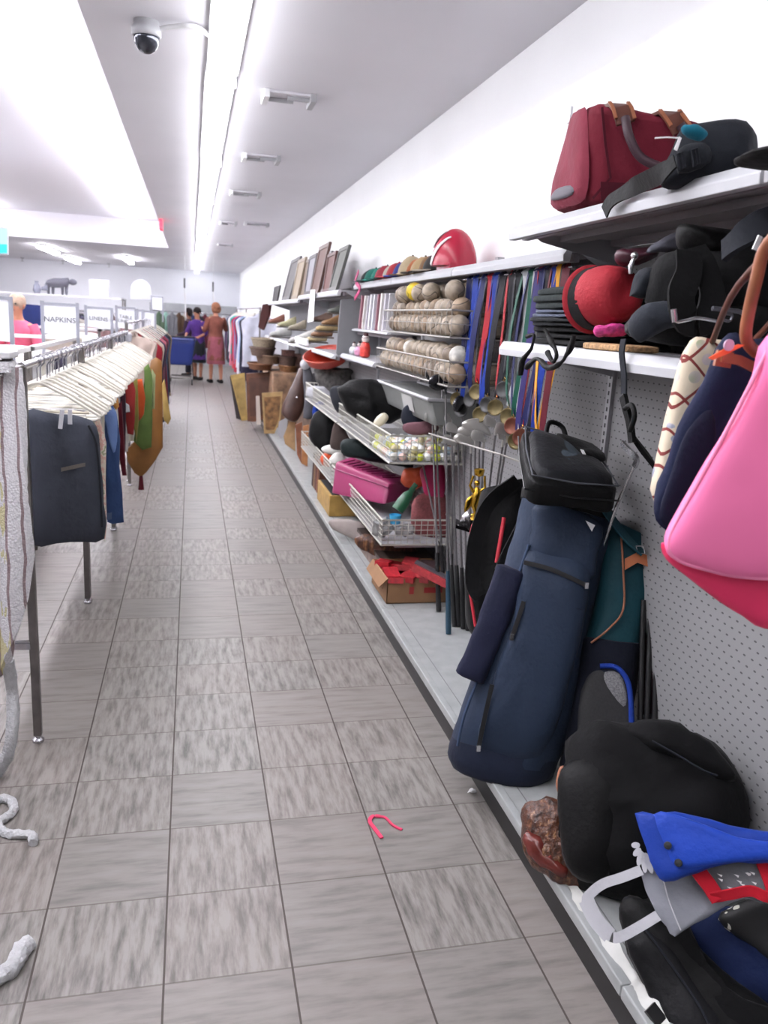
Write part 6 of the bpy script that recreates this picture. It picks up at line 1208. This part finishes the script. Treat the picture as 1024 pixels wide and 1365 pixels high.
for i in range(20):
    r_, g_, b_, nm = fr[(i*7) % 20]; y = 13.1+i*.33
    t, W_ = garment(1.02, y, 1.58, .75-.25*((i*5) % 3)/2, .27, (r_, g_, b_), '%s shirt on the long rack at the far right' % nm, 'shirt', seed=i+40, th=.07)
    obj('hanger_frame', hanger_geo(1.02, y, 1.66, .19, False), m_hang, t); obj('hook', hook_geo(1.02, y, 1.66), m_chrome, t)
# ================================================================= BACK LEFT: SIGNS, SHELVES, PEOPLE, CART
m_sign = M('white_sign_card', (232, 234, 240), .5); m_ink = M('dark_grey_ink', (70, 72, 78), .6); m_frm = M('grey_sign_frame', (150, 152, 162), .4, metal=.3)
def sign(pts, y, lab, body=None, size=.1, posts=True, shift=0.):
    q = [at(a, b, y=y) for a, b in pts]      # tl, tr, br, bl
    t = thing('hanging_sign', lab, 'sign', (q[0]+q[1]+q[2]+q[3])/4-Vector((0, 0, (q[0]-q[3]).length/2)))
    obj('sign_card', G().prism(q, (0, .008, 0)), m_sign, t, smooth=False)
    g = G(); 
    for a, b in ((q[0], q[3]), (q[1], q[2])): g.box(Vector((a.x-.012, y-.01, b.z-.18)), Vector((a.x+.012, y+.012, a.z+.03)))
    g.box(Vector((q[0].x, y-.006, q[0].z)), Vector((q[1].x, y+.012, q[0].z+.02))); obj('frame', g, m_frm, t, smooth=False)
    if body: text(body, size, m_ink, (q[0]+q[1]+q[2]+q[3])/4+Vector((shift, -.003, 0)), (q[1]-q[0])+(q[2]-q[3]), (q[0]-q[3]), t)
    return t
sign([(56, 406), (103, 409), (103, 447), (57, 444)], 7.0, 'white framed sign reading NAPKINS above the left racks', 'NAPKINS', .058)
sign([(114, 411), (149, 415), (148, 439), (114, 435)], 8.0, 'white framed sign with faint lettering just right of the NAPKINS sign', 'LINENS', .05)
sign([(155, 411), (181, 416), (180, 440), (154, 436)], 9.0, 'white framed sign with two lines of small print, third from the left', 'TABLE\nLINENS', .045)
sign([(183, 415), (190, 416), (190, 437), (183, 436)], 10.0, 'narrow blank white sign, fourth from the left')
sign([(191, 416), (207, 418), (207, 435), (191, 434)], 11.0, 'small pale sign, rightmost of the framed signs')
sign([(-60, 396), (14, 402), (16, 456), (-60, 450)], 5.6, 'large white sign cut by the left edge of the photo', 'LINENS', .1, shift=-.16)
sign([(202, 396), (217, 398), (216, 414), (202, 412)], 14.0, 'small blue printed notice above the framed signs')
# counters / white shelf tops beyond the rack
def table(name, lab, x0, x1, y0, y1, z, mat=m_white, parts=True):
    t = thing(name, lab, 'shelf', ((x0+x1)/2, (y0+y1)/2, 0)); obj('top_frame', G().box((x0, y0, z-.03), (x1, y0+.06, z)).box((x0, y1-.06, z-.03), (x1, y1, z)).box((x0, y0, z-.03), (x0+.05, y1, z)).box((x1-.05, y0, z-.03), (x1, y1, z)) if parts else G().box((x0, y0, z-.03), (x1, y1, z)), mat, t, smooth=False, bev=.003)
    for x in (x0+.03, x1-.03):
        for y in (y0+.03, y1-.03): obj('post', G().box((x-.014, y-.014, 0), (x+.014, y+.014, z-.03)), m_steel, t, smooth=False)
    if parts: obj('lower_shelf', G().box((x0, y0, z-.32), (x1, y1, z-.305)), mat, t, smooth=False)
    return t
table('display_shelf', 'white topped display shelf behind the near hanging rail', -1.9, -.95, 3.6, 5.4, 1.29)
table('display_shelf', 'second white display shelf below the NAPKINS sign', -1.9, -1.0, 5.7, 7.9, 1.27)
table('display_shelf', 'third white display shelf farther down behind the signs', -1.95, -1.0, 9.9, 12.0, 1.3)
table('display_shelf', 'white shelf unit at the far left behind the person in pink', -4.6, -2.6, 8.5, 11.0, 1.36)
ri = random.Random(77)
# racks of pale linens behind
for k, (x, y0, n_) in enumerate(((-1.45, 3.7, 9), (-1.45, 5.8, 9), (-1.5, 10.0, 9))):
    for i in range(n_):
        y = y0+i*.2; rgb, nm = [((204, 198, 184), 'cream'), ((196, 194, 196), 'pale grey'), ((214, 210, 204), 'off white')][i % 3]
        z0 = [.985, .965, .99][k]; top('folded_linen', G().hexa([(x-.25, y-.08, z0), (x+.3, y-.08, z0), (x+.3, y+.08, z0), (x-.25, y+.08, z0), (x-.25, y-.08, z0+.2), (x+.3, y-.08, z0+.2), (x+.3, y+.08, z0+.2), (x-.25, y+.08, z0+.2)], .3, .03, 5), fabric('stack_'+nm.replace(' ', '_'), rgb), '%s folded linen bundle on the lower board of the %s display shelf' % (nm, ['near', 'middle', 'far'][k]), 'linen', '%s bundles on the %s display shelf' % (nm, ['near', 'middle', 'far'][k]), wr=(.008, 10), seed=i)
# small things on top of far shelves
for (a, b, y, s, lab, rgb) in ((120, 448, 6.5, .05, 'small white carton on the second display shelf', (226, 226, 230)), (158, 452, 7.2, .05, 'dark clip bundle on the second display shelf', (60, 62, 76)), (165, 454, 7.3, .06, 'silver wire bundle beside the dark clip bundle', (190, 190, 200)), (150, 446, 9.5, .08, 'pale box on the third display shelf', (200, 200, 206))):
    c = at(a, b, y=y); c.z = {6.5: 1.27, 7.2: 1.27, 7.3: 1.27, 9.5: 1.3}[y]; top('small_carton', G().hexa([c+Vector(v)*s for v in ((-1, -1, 0), (1, -1, 0), (1, 1, 0), (-1, 1, 0), (-1, -1, 1.2), (1, -1, 1.2), (1, 1, 1.2), (-1, 1, 1.2))], .2, .05, 5), M('carton_%d_%d' % (a, b), rgb, .6), lab, 'carton', wr=(.006, 20))
# high back shelves with animal ornament, boxes
t = table('display_shelf', 'tall white shelf in the back left with ornaments on top', -5.4, -1.3, 17.2, 17.8, 1.72)
def ornament(a, b, lab, body, rgb, h):
    c = at(a, b, y=17.5); c.z = 1.72; top('ornament', body(c, h), M('ornament_%d' % a, rgb, .6), lab, 'ornament')
def animal(c, h):
    g = G(); g.loft(smooth_secs([(c+Vector((dx, 0, h*.7+dz)), Vector((0, .07, 0)), Vector((0, 0, r))) for dx, dz, r in ((-.22, 0, .06), (-.1, .01, .09), (.05, .02, .09), (.16, .05, .08))], 3), 12, 2.2, .5)
    for dx in (-.2, -.12, .06, .13): g.tube([c+Vector((dx, .03*(-1 if dx in (-.2, .06) else 1), h*.65)), c+Vector((dx-.01, .03, 0))], [.035, .022], 8)
    g.sph(c+Vector((.25, 0, h*.86)), (.08, .05, .06)).tube([c+Vector((-.24, 0, h*.7)), c+Vector((-.3, 0, h*.3))], .014, 6); return g
ornament(80, 405, 'dark four legged animal ornament on the tall back shelf above the NAPKINS sign', animal, (88, 88, 98), .3)
ornament(50, 402, 'row of small grey jars on the tall back shelf left of the animal ornament', lambda c, h: G().lathe([(.05, 0), (.08, .06), (.06, .16), (.03, .2), (.04, .24), (.004, .24)], c, n=14).tube([c+Vector((.08, 0, .1)), c+Vector((.2, 0, .12))], [.03, .06], 10), (120, 122, 136), .2)
ornament(133, 404, 'pale boxy clock on the tall back shelf', lambda c, h: G().box(c+Vector((-.18, -.1, 0)), c+Vector((.18, .1, .34))).lathe([(.004, -.11), (.12, -.11), (.12, -.1), (.004, -.1)], c+Vector((0, 0, .18)), (0, 1, 0), 20), (206, 206, 214), .3)
ornament(188, 402, 'pale round topped mirror on the tall back shelf', lambda c, h: G().prism([c+Vector((.2*math.cos(k*PI/10), 0, .2+.2*math.sin(k*PI/10))) for k in range(11)]+[c+Vector((-.2, 0, 0)), c+Vector((.2, 0, 0))], (0, .04, 0)), (198, 200, 208), .3)
# cyan screen far left
t = thing('menu_screen', 'hanging blue and cyan display screen at the left edge', 'screen', at(0, 320, y=12)); q = [at(a, b, y=12) for a, b in ((-40, 300), (9, 305), (9, 337), (-40, 336))]
obj('casing', G().prism([at(a, b, y=12.03) for a, b in ((-42, 298), (10, 303), (10, 339), (-42, 338))], (0, .06, 0)), m_lgrey, t, smooth=False)
obj('screen_upper', G().prism([q[0], q[1], (q[1]*.35+q[2]*.65), (q[0]*.35+q[3]*.65)], (0, .01, 0)), M('pale_blue_screen', (120, 150, 210), emit=1.2), t, smooth=False)
obj('screen_lower', G().prism([(q[0]*.35+q[3]*.65), (q[1]*.35+q[2]*.65), q[2], q[3]], (0, .01, 0)), M('cyan_screen', (30, 190, 210), emit=1.6), t, smooth=False)
obj('hanger_rod', G().tube([at(-10, 300, y=12.06), at(-10, 300, y=12.06)+Vector((0, 0, .55))], .01, 6), m_lgrey, t)
# ceiling hung rods with lights at the back, small sprinklers
for i, (a, b0, b1, y) in enumerate(((246, 378, 423, 20), (284, 383, 416, 20))):
    p0 = at(a, b0, y=y); p1 = at(a+1.5, b1, y=y); t = thing('hanging_cable', '%s white cable drop hanging over the back aisle' % ['left', 'right'][i], 'cable', p1)
    obj('cable', G().tube([Vector((p0.x, p0.y, 2.79)), p1], .004, 6), m_white, t); obj('lower_rod', G().tube([p0, p1], .014, 8), m_white, t); obj('connector', G().tube([p0+Vector((0, 0, .12)), p0+Vector((0, 0, -.1))], .018, 8), m_dkm, t)
for i, (a, b) in enumerate(((84, 354), (145, 357), (30, 352))):
    c = at(a, b, y=26.2); c.z = 2.79; top('sprinkler_head', G().lathe([(.05, 0), (.04, -.03), (.012, -.035), (.012, -.09), (.04, -.095), (.04, -.105), (.004, -.105)], c, n=12), m_lgrey, 'small ceiling sprinkler over the back left, %s' % ['under the left wall glow', 'nearest the aisle strip', 'closest to the cyan screen'][i], 'sprinkler')
top('red_exit_light', G().box((-.43-.02, 12.4, 2.66), (-.41, 12.8, 2.785)), M('red_sign_glow', (230, 60, 80), emit=1.5), 'small red sign on the edge of the lowered ceiling', 'sign', smooth=False)
# back wall pegboard band and clothes rows at the back
top('wall_unit', G().box((-1.2, 25.2, 0), (1.3, 25.6, 1.75)), M('grey_back_unit', (150, 152, 156), .6, var=.15, vs=3), 'grey shelving unit against the back wall at the end of the aisle', 'shelving')
ri = random.Random(55)
names_ = ['green', 'pale mint', 'grey', 'brown', 'ivory', 'blue', 'dark', 'maroon', 'sand', 'teal', 'white', 'purple']
for i in range(12):
    rgb = [(90, 110, 90), (150, 190, 176), (120, 120, 126), (96, 74, 62), (200, 196, 186), (60, 74, 120), (46, 44, 52), (96, 44, 56), (170, 150, 124), (50, 100, 104), (214, 214, 216), (80, 60, 100)][i]
    x = -.85+i*.17; t, W_ = garment(x, 23.0+ri.uniform(-.2, .2), 1.5, .6, .13, rgb, '%s garment hanging on the rack at the very end of the aisle' % names_[i], 'shirt', seed=90+i, th=.08)
t = thing('clothing_rack', 'clothing rack standing across the very end of the aisle', 'clothing rack', (.1, 23, 0)); obj('rail', G().tube([(-1.05, 23, 1.52), (1.25, 23, 1.52)], .014, 8), m_chrome, t)
for x in (-1.05, 1.25): obj('post', G().tube([(x, 23, 0), (x, 23, 1.52)], .014, 8), m_steel, t)
# left racks far
for k in range(3):
    y = 12.5+k*2.6
    for i in range(5):
        rgb, nm = [((150, 120, 120), 'dusty rose'), ((196, 190, 182), 'stone'), ((70, 66, 84), 'ink purple'), ((120, 130, 140), 'grey blue'), ((176, 160, 140), 'oatmeal')][i]
        garment(-1.35+i*.02-(.3*i), y, 1.42, .5, .22, rgb, '%s garment on the cross rail %s behind the signs' % (nm, ['nearest', 'in the middle', 'farthest back'][k]), 'shirt', seed=i+k*9, th=.06)
    t = thing('clothing_rack', 'cross rail of garments %s behind the framed signs' % ['nearest', 'in the middle', 'farthest back'][k], 'clothing rack', (-2, y, 0)); obj('rail', G().tube([(-2.9, y, 1.44), (-1.1, y, 1.44)], .014, 8), m_chrome, t)
    for x in (-2.9, -1.1): obj('post', G().tube([(x, y, 0), (x, y, 1.44)], .014, 8), m_steel, t)
# ---------------------------------------------------------------- people
def skin_mesh(name, verts, edges, mat, parent, sub=1, root=0):
    me = bpy.data.meshes.new(name); org = WO[parent.name]; me.from_pydata([Vector(v[:3])-org for v in verts], edges, []); me.update()
    o = bpy.data.objects.new(name, me); C.objects.link(o); md = o.modifiers.new('skin', 'SKIN'); md.use_smooth_shade = True
    for i, v in enumerate(verts):
        s = me.skin_vertices[0].data[i]; s.radius = (v[3], v[4] if len(v) > 4 else v[3]); s.use_root = (i == root)
    sb = o.modifiers.new('sub', 'SUBSURF'); sb.levels = sb.render_levels = sub
    me.materials.append(mat); o.parent = parent; WO[o.name] = org; return o
def person(base, yaw, h, skin, lab, pose, shirt, legs, hair, hairlen, dress=False, shoes=(40, 36, 36)):
    base = Vector(base); t = thing('person', lab, 'person', base); k = h/1.7; ca, sa = math.cos(yaw), math.sin(yaw)
    def W(x, y, z): return (base.x+(x*ca-y*sa)*k, base.y+(x*sa+y*ca)*k, base.z+z*k)
    def V(x, y, z, r, r2=None): return (*W(x, y, z), r*k, (r2 or r)*k)
    v = []; e = []
    def chain(pts, frm=None):
        prev = frm
        for p in pts:
            v.append(V(*p)); i = len(v)-1
            if prev is not None: e.append((prev, i))
            prev = i
        return prev
    ln = pose.get('lean', 0)
    pel = chain([(0, 0, .95, .125, .10)]); chest = chain([(0, ln*.3, 1.1, .115, .09), (0, ln*.7, 1.28, .14, .1)], pel); nk = chain([(0, ln, 1.42, .06), (0, ln*1.1+.01, 1.5, .052)], chest)
    chain([(0, ln*1.2+.02, 1.57, .072, .085), (0, ln*1.25+.015, 1.64, .078, .09)], nk)
    for s_ in (-1, 1):
        sh = chain([(s_*.17, ln, 1.38, .052)], chest); el = pose['elbow'][0 if s_ < 0 else 1]; ha = pose['hand'][0 if s_ < 0 else 1]
        w_ = chain([(*el, .04), (*[el[j]+(ha[j]-el[j])*.9 for j in range(3)], .027)], sh)
        d = Vector(ha)-Vector(el); d.normalize(); pm = [ha[j]+d[j]*.03 for j in range(3)]; pv = chain([(*pm, .032, .018)], w_)
        sd = d.cross(Vector((0, 1, 0))); sd = sd.normalized() if sd.length > .1 else Vector((1, 0, 0))
        for f_ in range(4):
            q = [Vector(pm)+sd*(.024*(f_-1.5)*.8)+d*(.05), Vector(pm)+sd*(.024*(f_-1.5))+d*(.085-.006*abs(f_-1.5))+Vector((0, .012, 0))]
            chain([(*q[0], .009), (*q[1], .008)], pv)
        chain([(*(Vector(pm)+sd*s_*.03+d*.01), .01), (*(Vector(pm)+sd*s_*.045+d*.045), .009)], pv)
        hp_ = chain([(s_*.09, 0, .9, .095)], pel); fy = pose['foot'][0 if s_ < 0 else 1]
        chain([(s_*.1, fy*.4+.01, .5, .06), (s_*.1, fy*.8, .3, .05), (s_*.1, fy, .08, .035), (s_*.1, fy+.06, .04, .035), (s_*.1, fy+.15, .03, .03)], hp_)
    skin_mesh('body', v, e, M('skin_%d' % skin[0], skin, .6), t)
    # face
    c = Vector(W(0, ln*1.22+.02, 1.6)); f = Vector((-sa, ca, 0)); rt = Vector((ca, sa, 0)); ms = M('skin_%d' % skin[0], skin, .6)
    obj('nose', G().sph(c+f*.095*k-Vector((0, 0, .005)), (.012, .016, .018)), ms, t)
    for s_ in (-1, 1):
        obj('eye', G().sph(c+f*.082*k+rt*s_*.03*k+Vector((0, 0, .02)), .01, 8, 6), M('dark_eye', (30, 24, 22), .3), t); obj('ear', G().sph(c+rt*s_*.082*k, (.012, .018, .028), 8, 6), ms, t)
    obj('mouth', G().sph(c+f*.085*k-Vector((0, 0, .045)), (.024, .008, .007), 10, 6), M('lips', (150, 80, 76), .5), t)
    hc_ = Vector(W(0, ln*1.22-.004, 1.64)); g = G().sph(hc_, (.098*k, .104*k, .1*k), 18, 12); 
    if hairlen: g.loft([(hc_-f*.03*k+Vector((0, 0, -z_)), rt*w_*k, f*.05*k) for z_, w_ in ((0, .1), (hairlen*.5, .11), (hairlen, .09))], 16, 2.2, .3)
    obj('hair', g, fabric('hair_%d_%d' % hair[:2], hair, .7, .2, 30), t, wr=(.006, 25))
    def ring(x, y, z, a, b): return (Vector(W(x, y, z)), rt*a*k, f*b*k)
    ms2 = fabric('clothes_%d_%d_%d' % shirt, shirt)
    obj('shirt', G().loft(smooth_secs([ring(0, 0, .86 if not dress else .5, .17 if not dress else .2, .13 if not dress else .17), ring(0, 0, .95, .165, .13), ring(0, ln*.4, 1.12, .145, .115), ring(0, ln*.8, 1.3, .185, .125), ring(0, ln, 1.39, .16, .09), ring(0, ln, 1.44, .075, .065)], 4), 26, 2.3, .1), ms2, t, wr=(.01, 9))
    for s_ in (0, 1):
        el = pose['elbow'][s_]; ha = pose['hand'][s_]; sx = (-1, 1)[s_]
        pts = [Vector(W(sx*.15, ln, 1.385)), Vector(W(*[(sx*.17, ln, 1.38)[j]*.5+el[j]*.5 for j in range(3)])), Vector(W(*el)), Vector(W(*[el[j]+(ha[j]-el[j])*pose.get('sleeve', .3) for j in range(3)]))]
        obj('sleeve', G().tube(cat(pts, 3), [.066*k]*3+[.058*k]*3+[.05*k]*4, 12), ms2, t, wr=(.004, 20))
    if not dress:
        for s_ in (0, 1):
            sx = (-1, 1)[s_]; fy = pose['foot'][s_]
            obj('trouser_leg', G().loft(smooth_secs([ring(sx*.1, fy, .1, .066, .072), ring(sx*.1, fy*.8, .3, .072, .08), ring(sx*.1, fy*.4+.01, .5, .085, .09), ring(sx*.088, 0, .85, .105, .12), ring(sx*.075, 0, .95, .1, .125)], 3), 18, 2.2, .05), fabric('clothes_%d_%d_%d' % legs, legs), t, wr=(.006, 10))
    else: obj('skirt', G().loft(smooth_secs([ring(0, .0, .42, .2, .17), ring(0, 0, .65, .19, .16), ring(0, 0, .9, .175, .145), ring(0, 0, 1.0, .155, .125)], 3), 26, 2.2, .05), fabric('clothes_%d_%d_%d' % legs, legs), t, wr=(.014, 7))
    for s_ in (0, 1):
        sx = (-1, 1)[s_]; fy = pose['foot'][s_]; obj('shoe', G().loft(smooth_secs([ring(sx*.1, fy-.03, .045, .035, .0) if False else (Vector(W(sx*.1, fy+a, .045)), rt*w*k, Vector((0, 0, hh*k))) for a, w, hh in ((-.06, .034, .04), (.02, .04, .045), (.1, .044, .035), (.17, .034, .025))], 3), 14, 2.4, .4), fabric('shoe_%d' % shoes[0], shoes), t)
    return t
f1 = at(267, 507, z=0); f2 = at(287, 509, z=0)
f1.x -= .05; f1.y += .1; f2.y -= .35
person(f1, 2.6, 1.62, (172, 120, 96), 'person in a purple top and long dark skirt, seen from behind in the far aisle', dict(elbow=((-.24, .06, 1.12), (.24, .1, 1.12)), hand=((-.2, .28, 1.05), (.16, .3, 1.05)), foot=(.05, -.04), lean=.04), (84, 52, 130), (40, 44, 48), (34, 26, 26), 0, True)
person(f2, .35, 1.74, (196, 136, 110), 'person with reddish hair in a brown top and dusty pink skirt in the far aisle', dict(elbow=((-.24, .04, 1.14), (.26, .08, 1.16)), hand=((-.2, .25, 1.16), (.3, .26, 1.3)), foot=(.04, -.05), lean=.02), (140, 84, 72), (164, 92, 104), (156, 104, 78), .12, True)
person(Vector((-.02, 20.6, 0)), 1.2, 1.6, (150, 104, 84), 'person in dark plum clothes standing behind the blue shopping cart', dict(elbow=((-.22, .08, 1.1), (.22, .1, 1.1)), hand=((-.16, .3, 1.02), (.16, .3, 1.02)), foot=(.04, -.04), lean=.05, sleeve=.9), (52, 34, 52), (36, 34, 44), (36, 28, 30), .1)
pb = at(29, 430, y=9.6); person(Vector((pb.x, 9.6, 0)), 2.9, 1.6, (196, 150, 132), 'person in a pink shirt behind the rack, just left of the NAPKINS sign', dict(elbow=((-.24, .1, 1.1), (.24, .06, 1.12)), hand=((-.14, .3, 1.05), (.16, .28, 1.05)), foot=(.03, -.03), lean=.08), (240, 110, 140), (60, 66, 90), (196, 170, 150), 0)
top('banner', G().prism([at(a, b, y=10.6) for a, b in ((19, 404), (54, 407), (54, 448), (20, 446))], (0, .03, 0)), fabric('deep_blue_banner', (34, 46, 96)), 'deep blue panel behind the person in pink', 'panel', smooth=False)
# blue cart
c = at(244, 507, z=0); c.x -= .03; c.y -= .9
t = thing('shopping_cart', 'dark blue shopping cart in the far aisle beside the people', 'shopping cart', c)
mb = M('navy_blue_plastic', (24, 44, 110), .45)
obj('basket', G().hexa([c+Vector(v) for v in ((-.22, -.35, .42), (.22, -.35, .42), (.22, .35, .42), (-.22, .35, .42), (-.3, -.45, .95), (.3, -.45, .95), (.3, .42, .95), (-.3, .42, .95))], .08, 0, 5), mb, t)
obj('basket_rim', G().tube([c+Vector(v) for v in ((-.3, -.45, .95), (.3, -.45, .95), (.3, .42, .95), (-.3, .42, .95))], .02, 8, True), mb, t)
obj('handle', G().tube([c+Vector(v) for v in ((-.28, -.45, .95), (-.28, -.55, 1.02), (.28, -.55, 1.02), (.28, -.45, .95))], .017, 8), m_black, t)
obj('chassis', G().tube([c+Vector(v) for v in ((-.24, -.4, .15), (.24, -.4, .15), (.22, .4, .15), (-.22, .4, .15))], .014, 8, True).tube([c+Vector((-.24, -.4, .15)), c+Vector((-.22, -.35, .45))], .012, 6).tube([c+Vector((.24, -.4, .15)), c+Vector((.22, -.35, .45))], .012, 6), m_steel, t)
for x in (-.23, .23):
    for y in (-.38, .38): obj('wheel', G().lathe([(.01, -.014), (.06, -.014), (.06, .014), (.01, .014)], c+Vector((x, y, .065)), (1, 0, 0), 16), m_black, t)
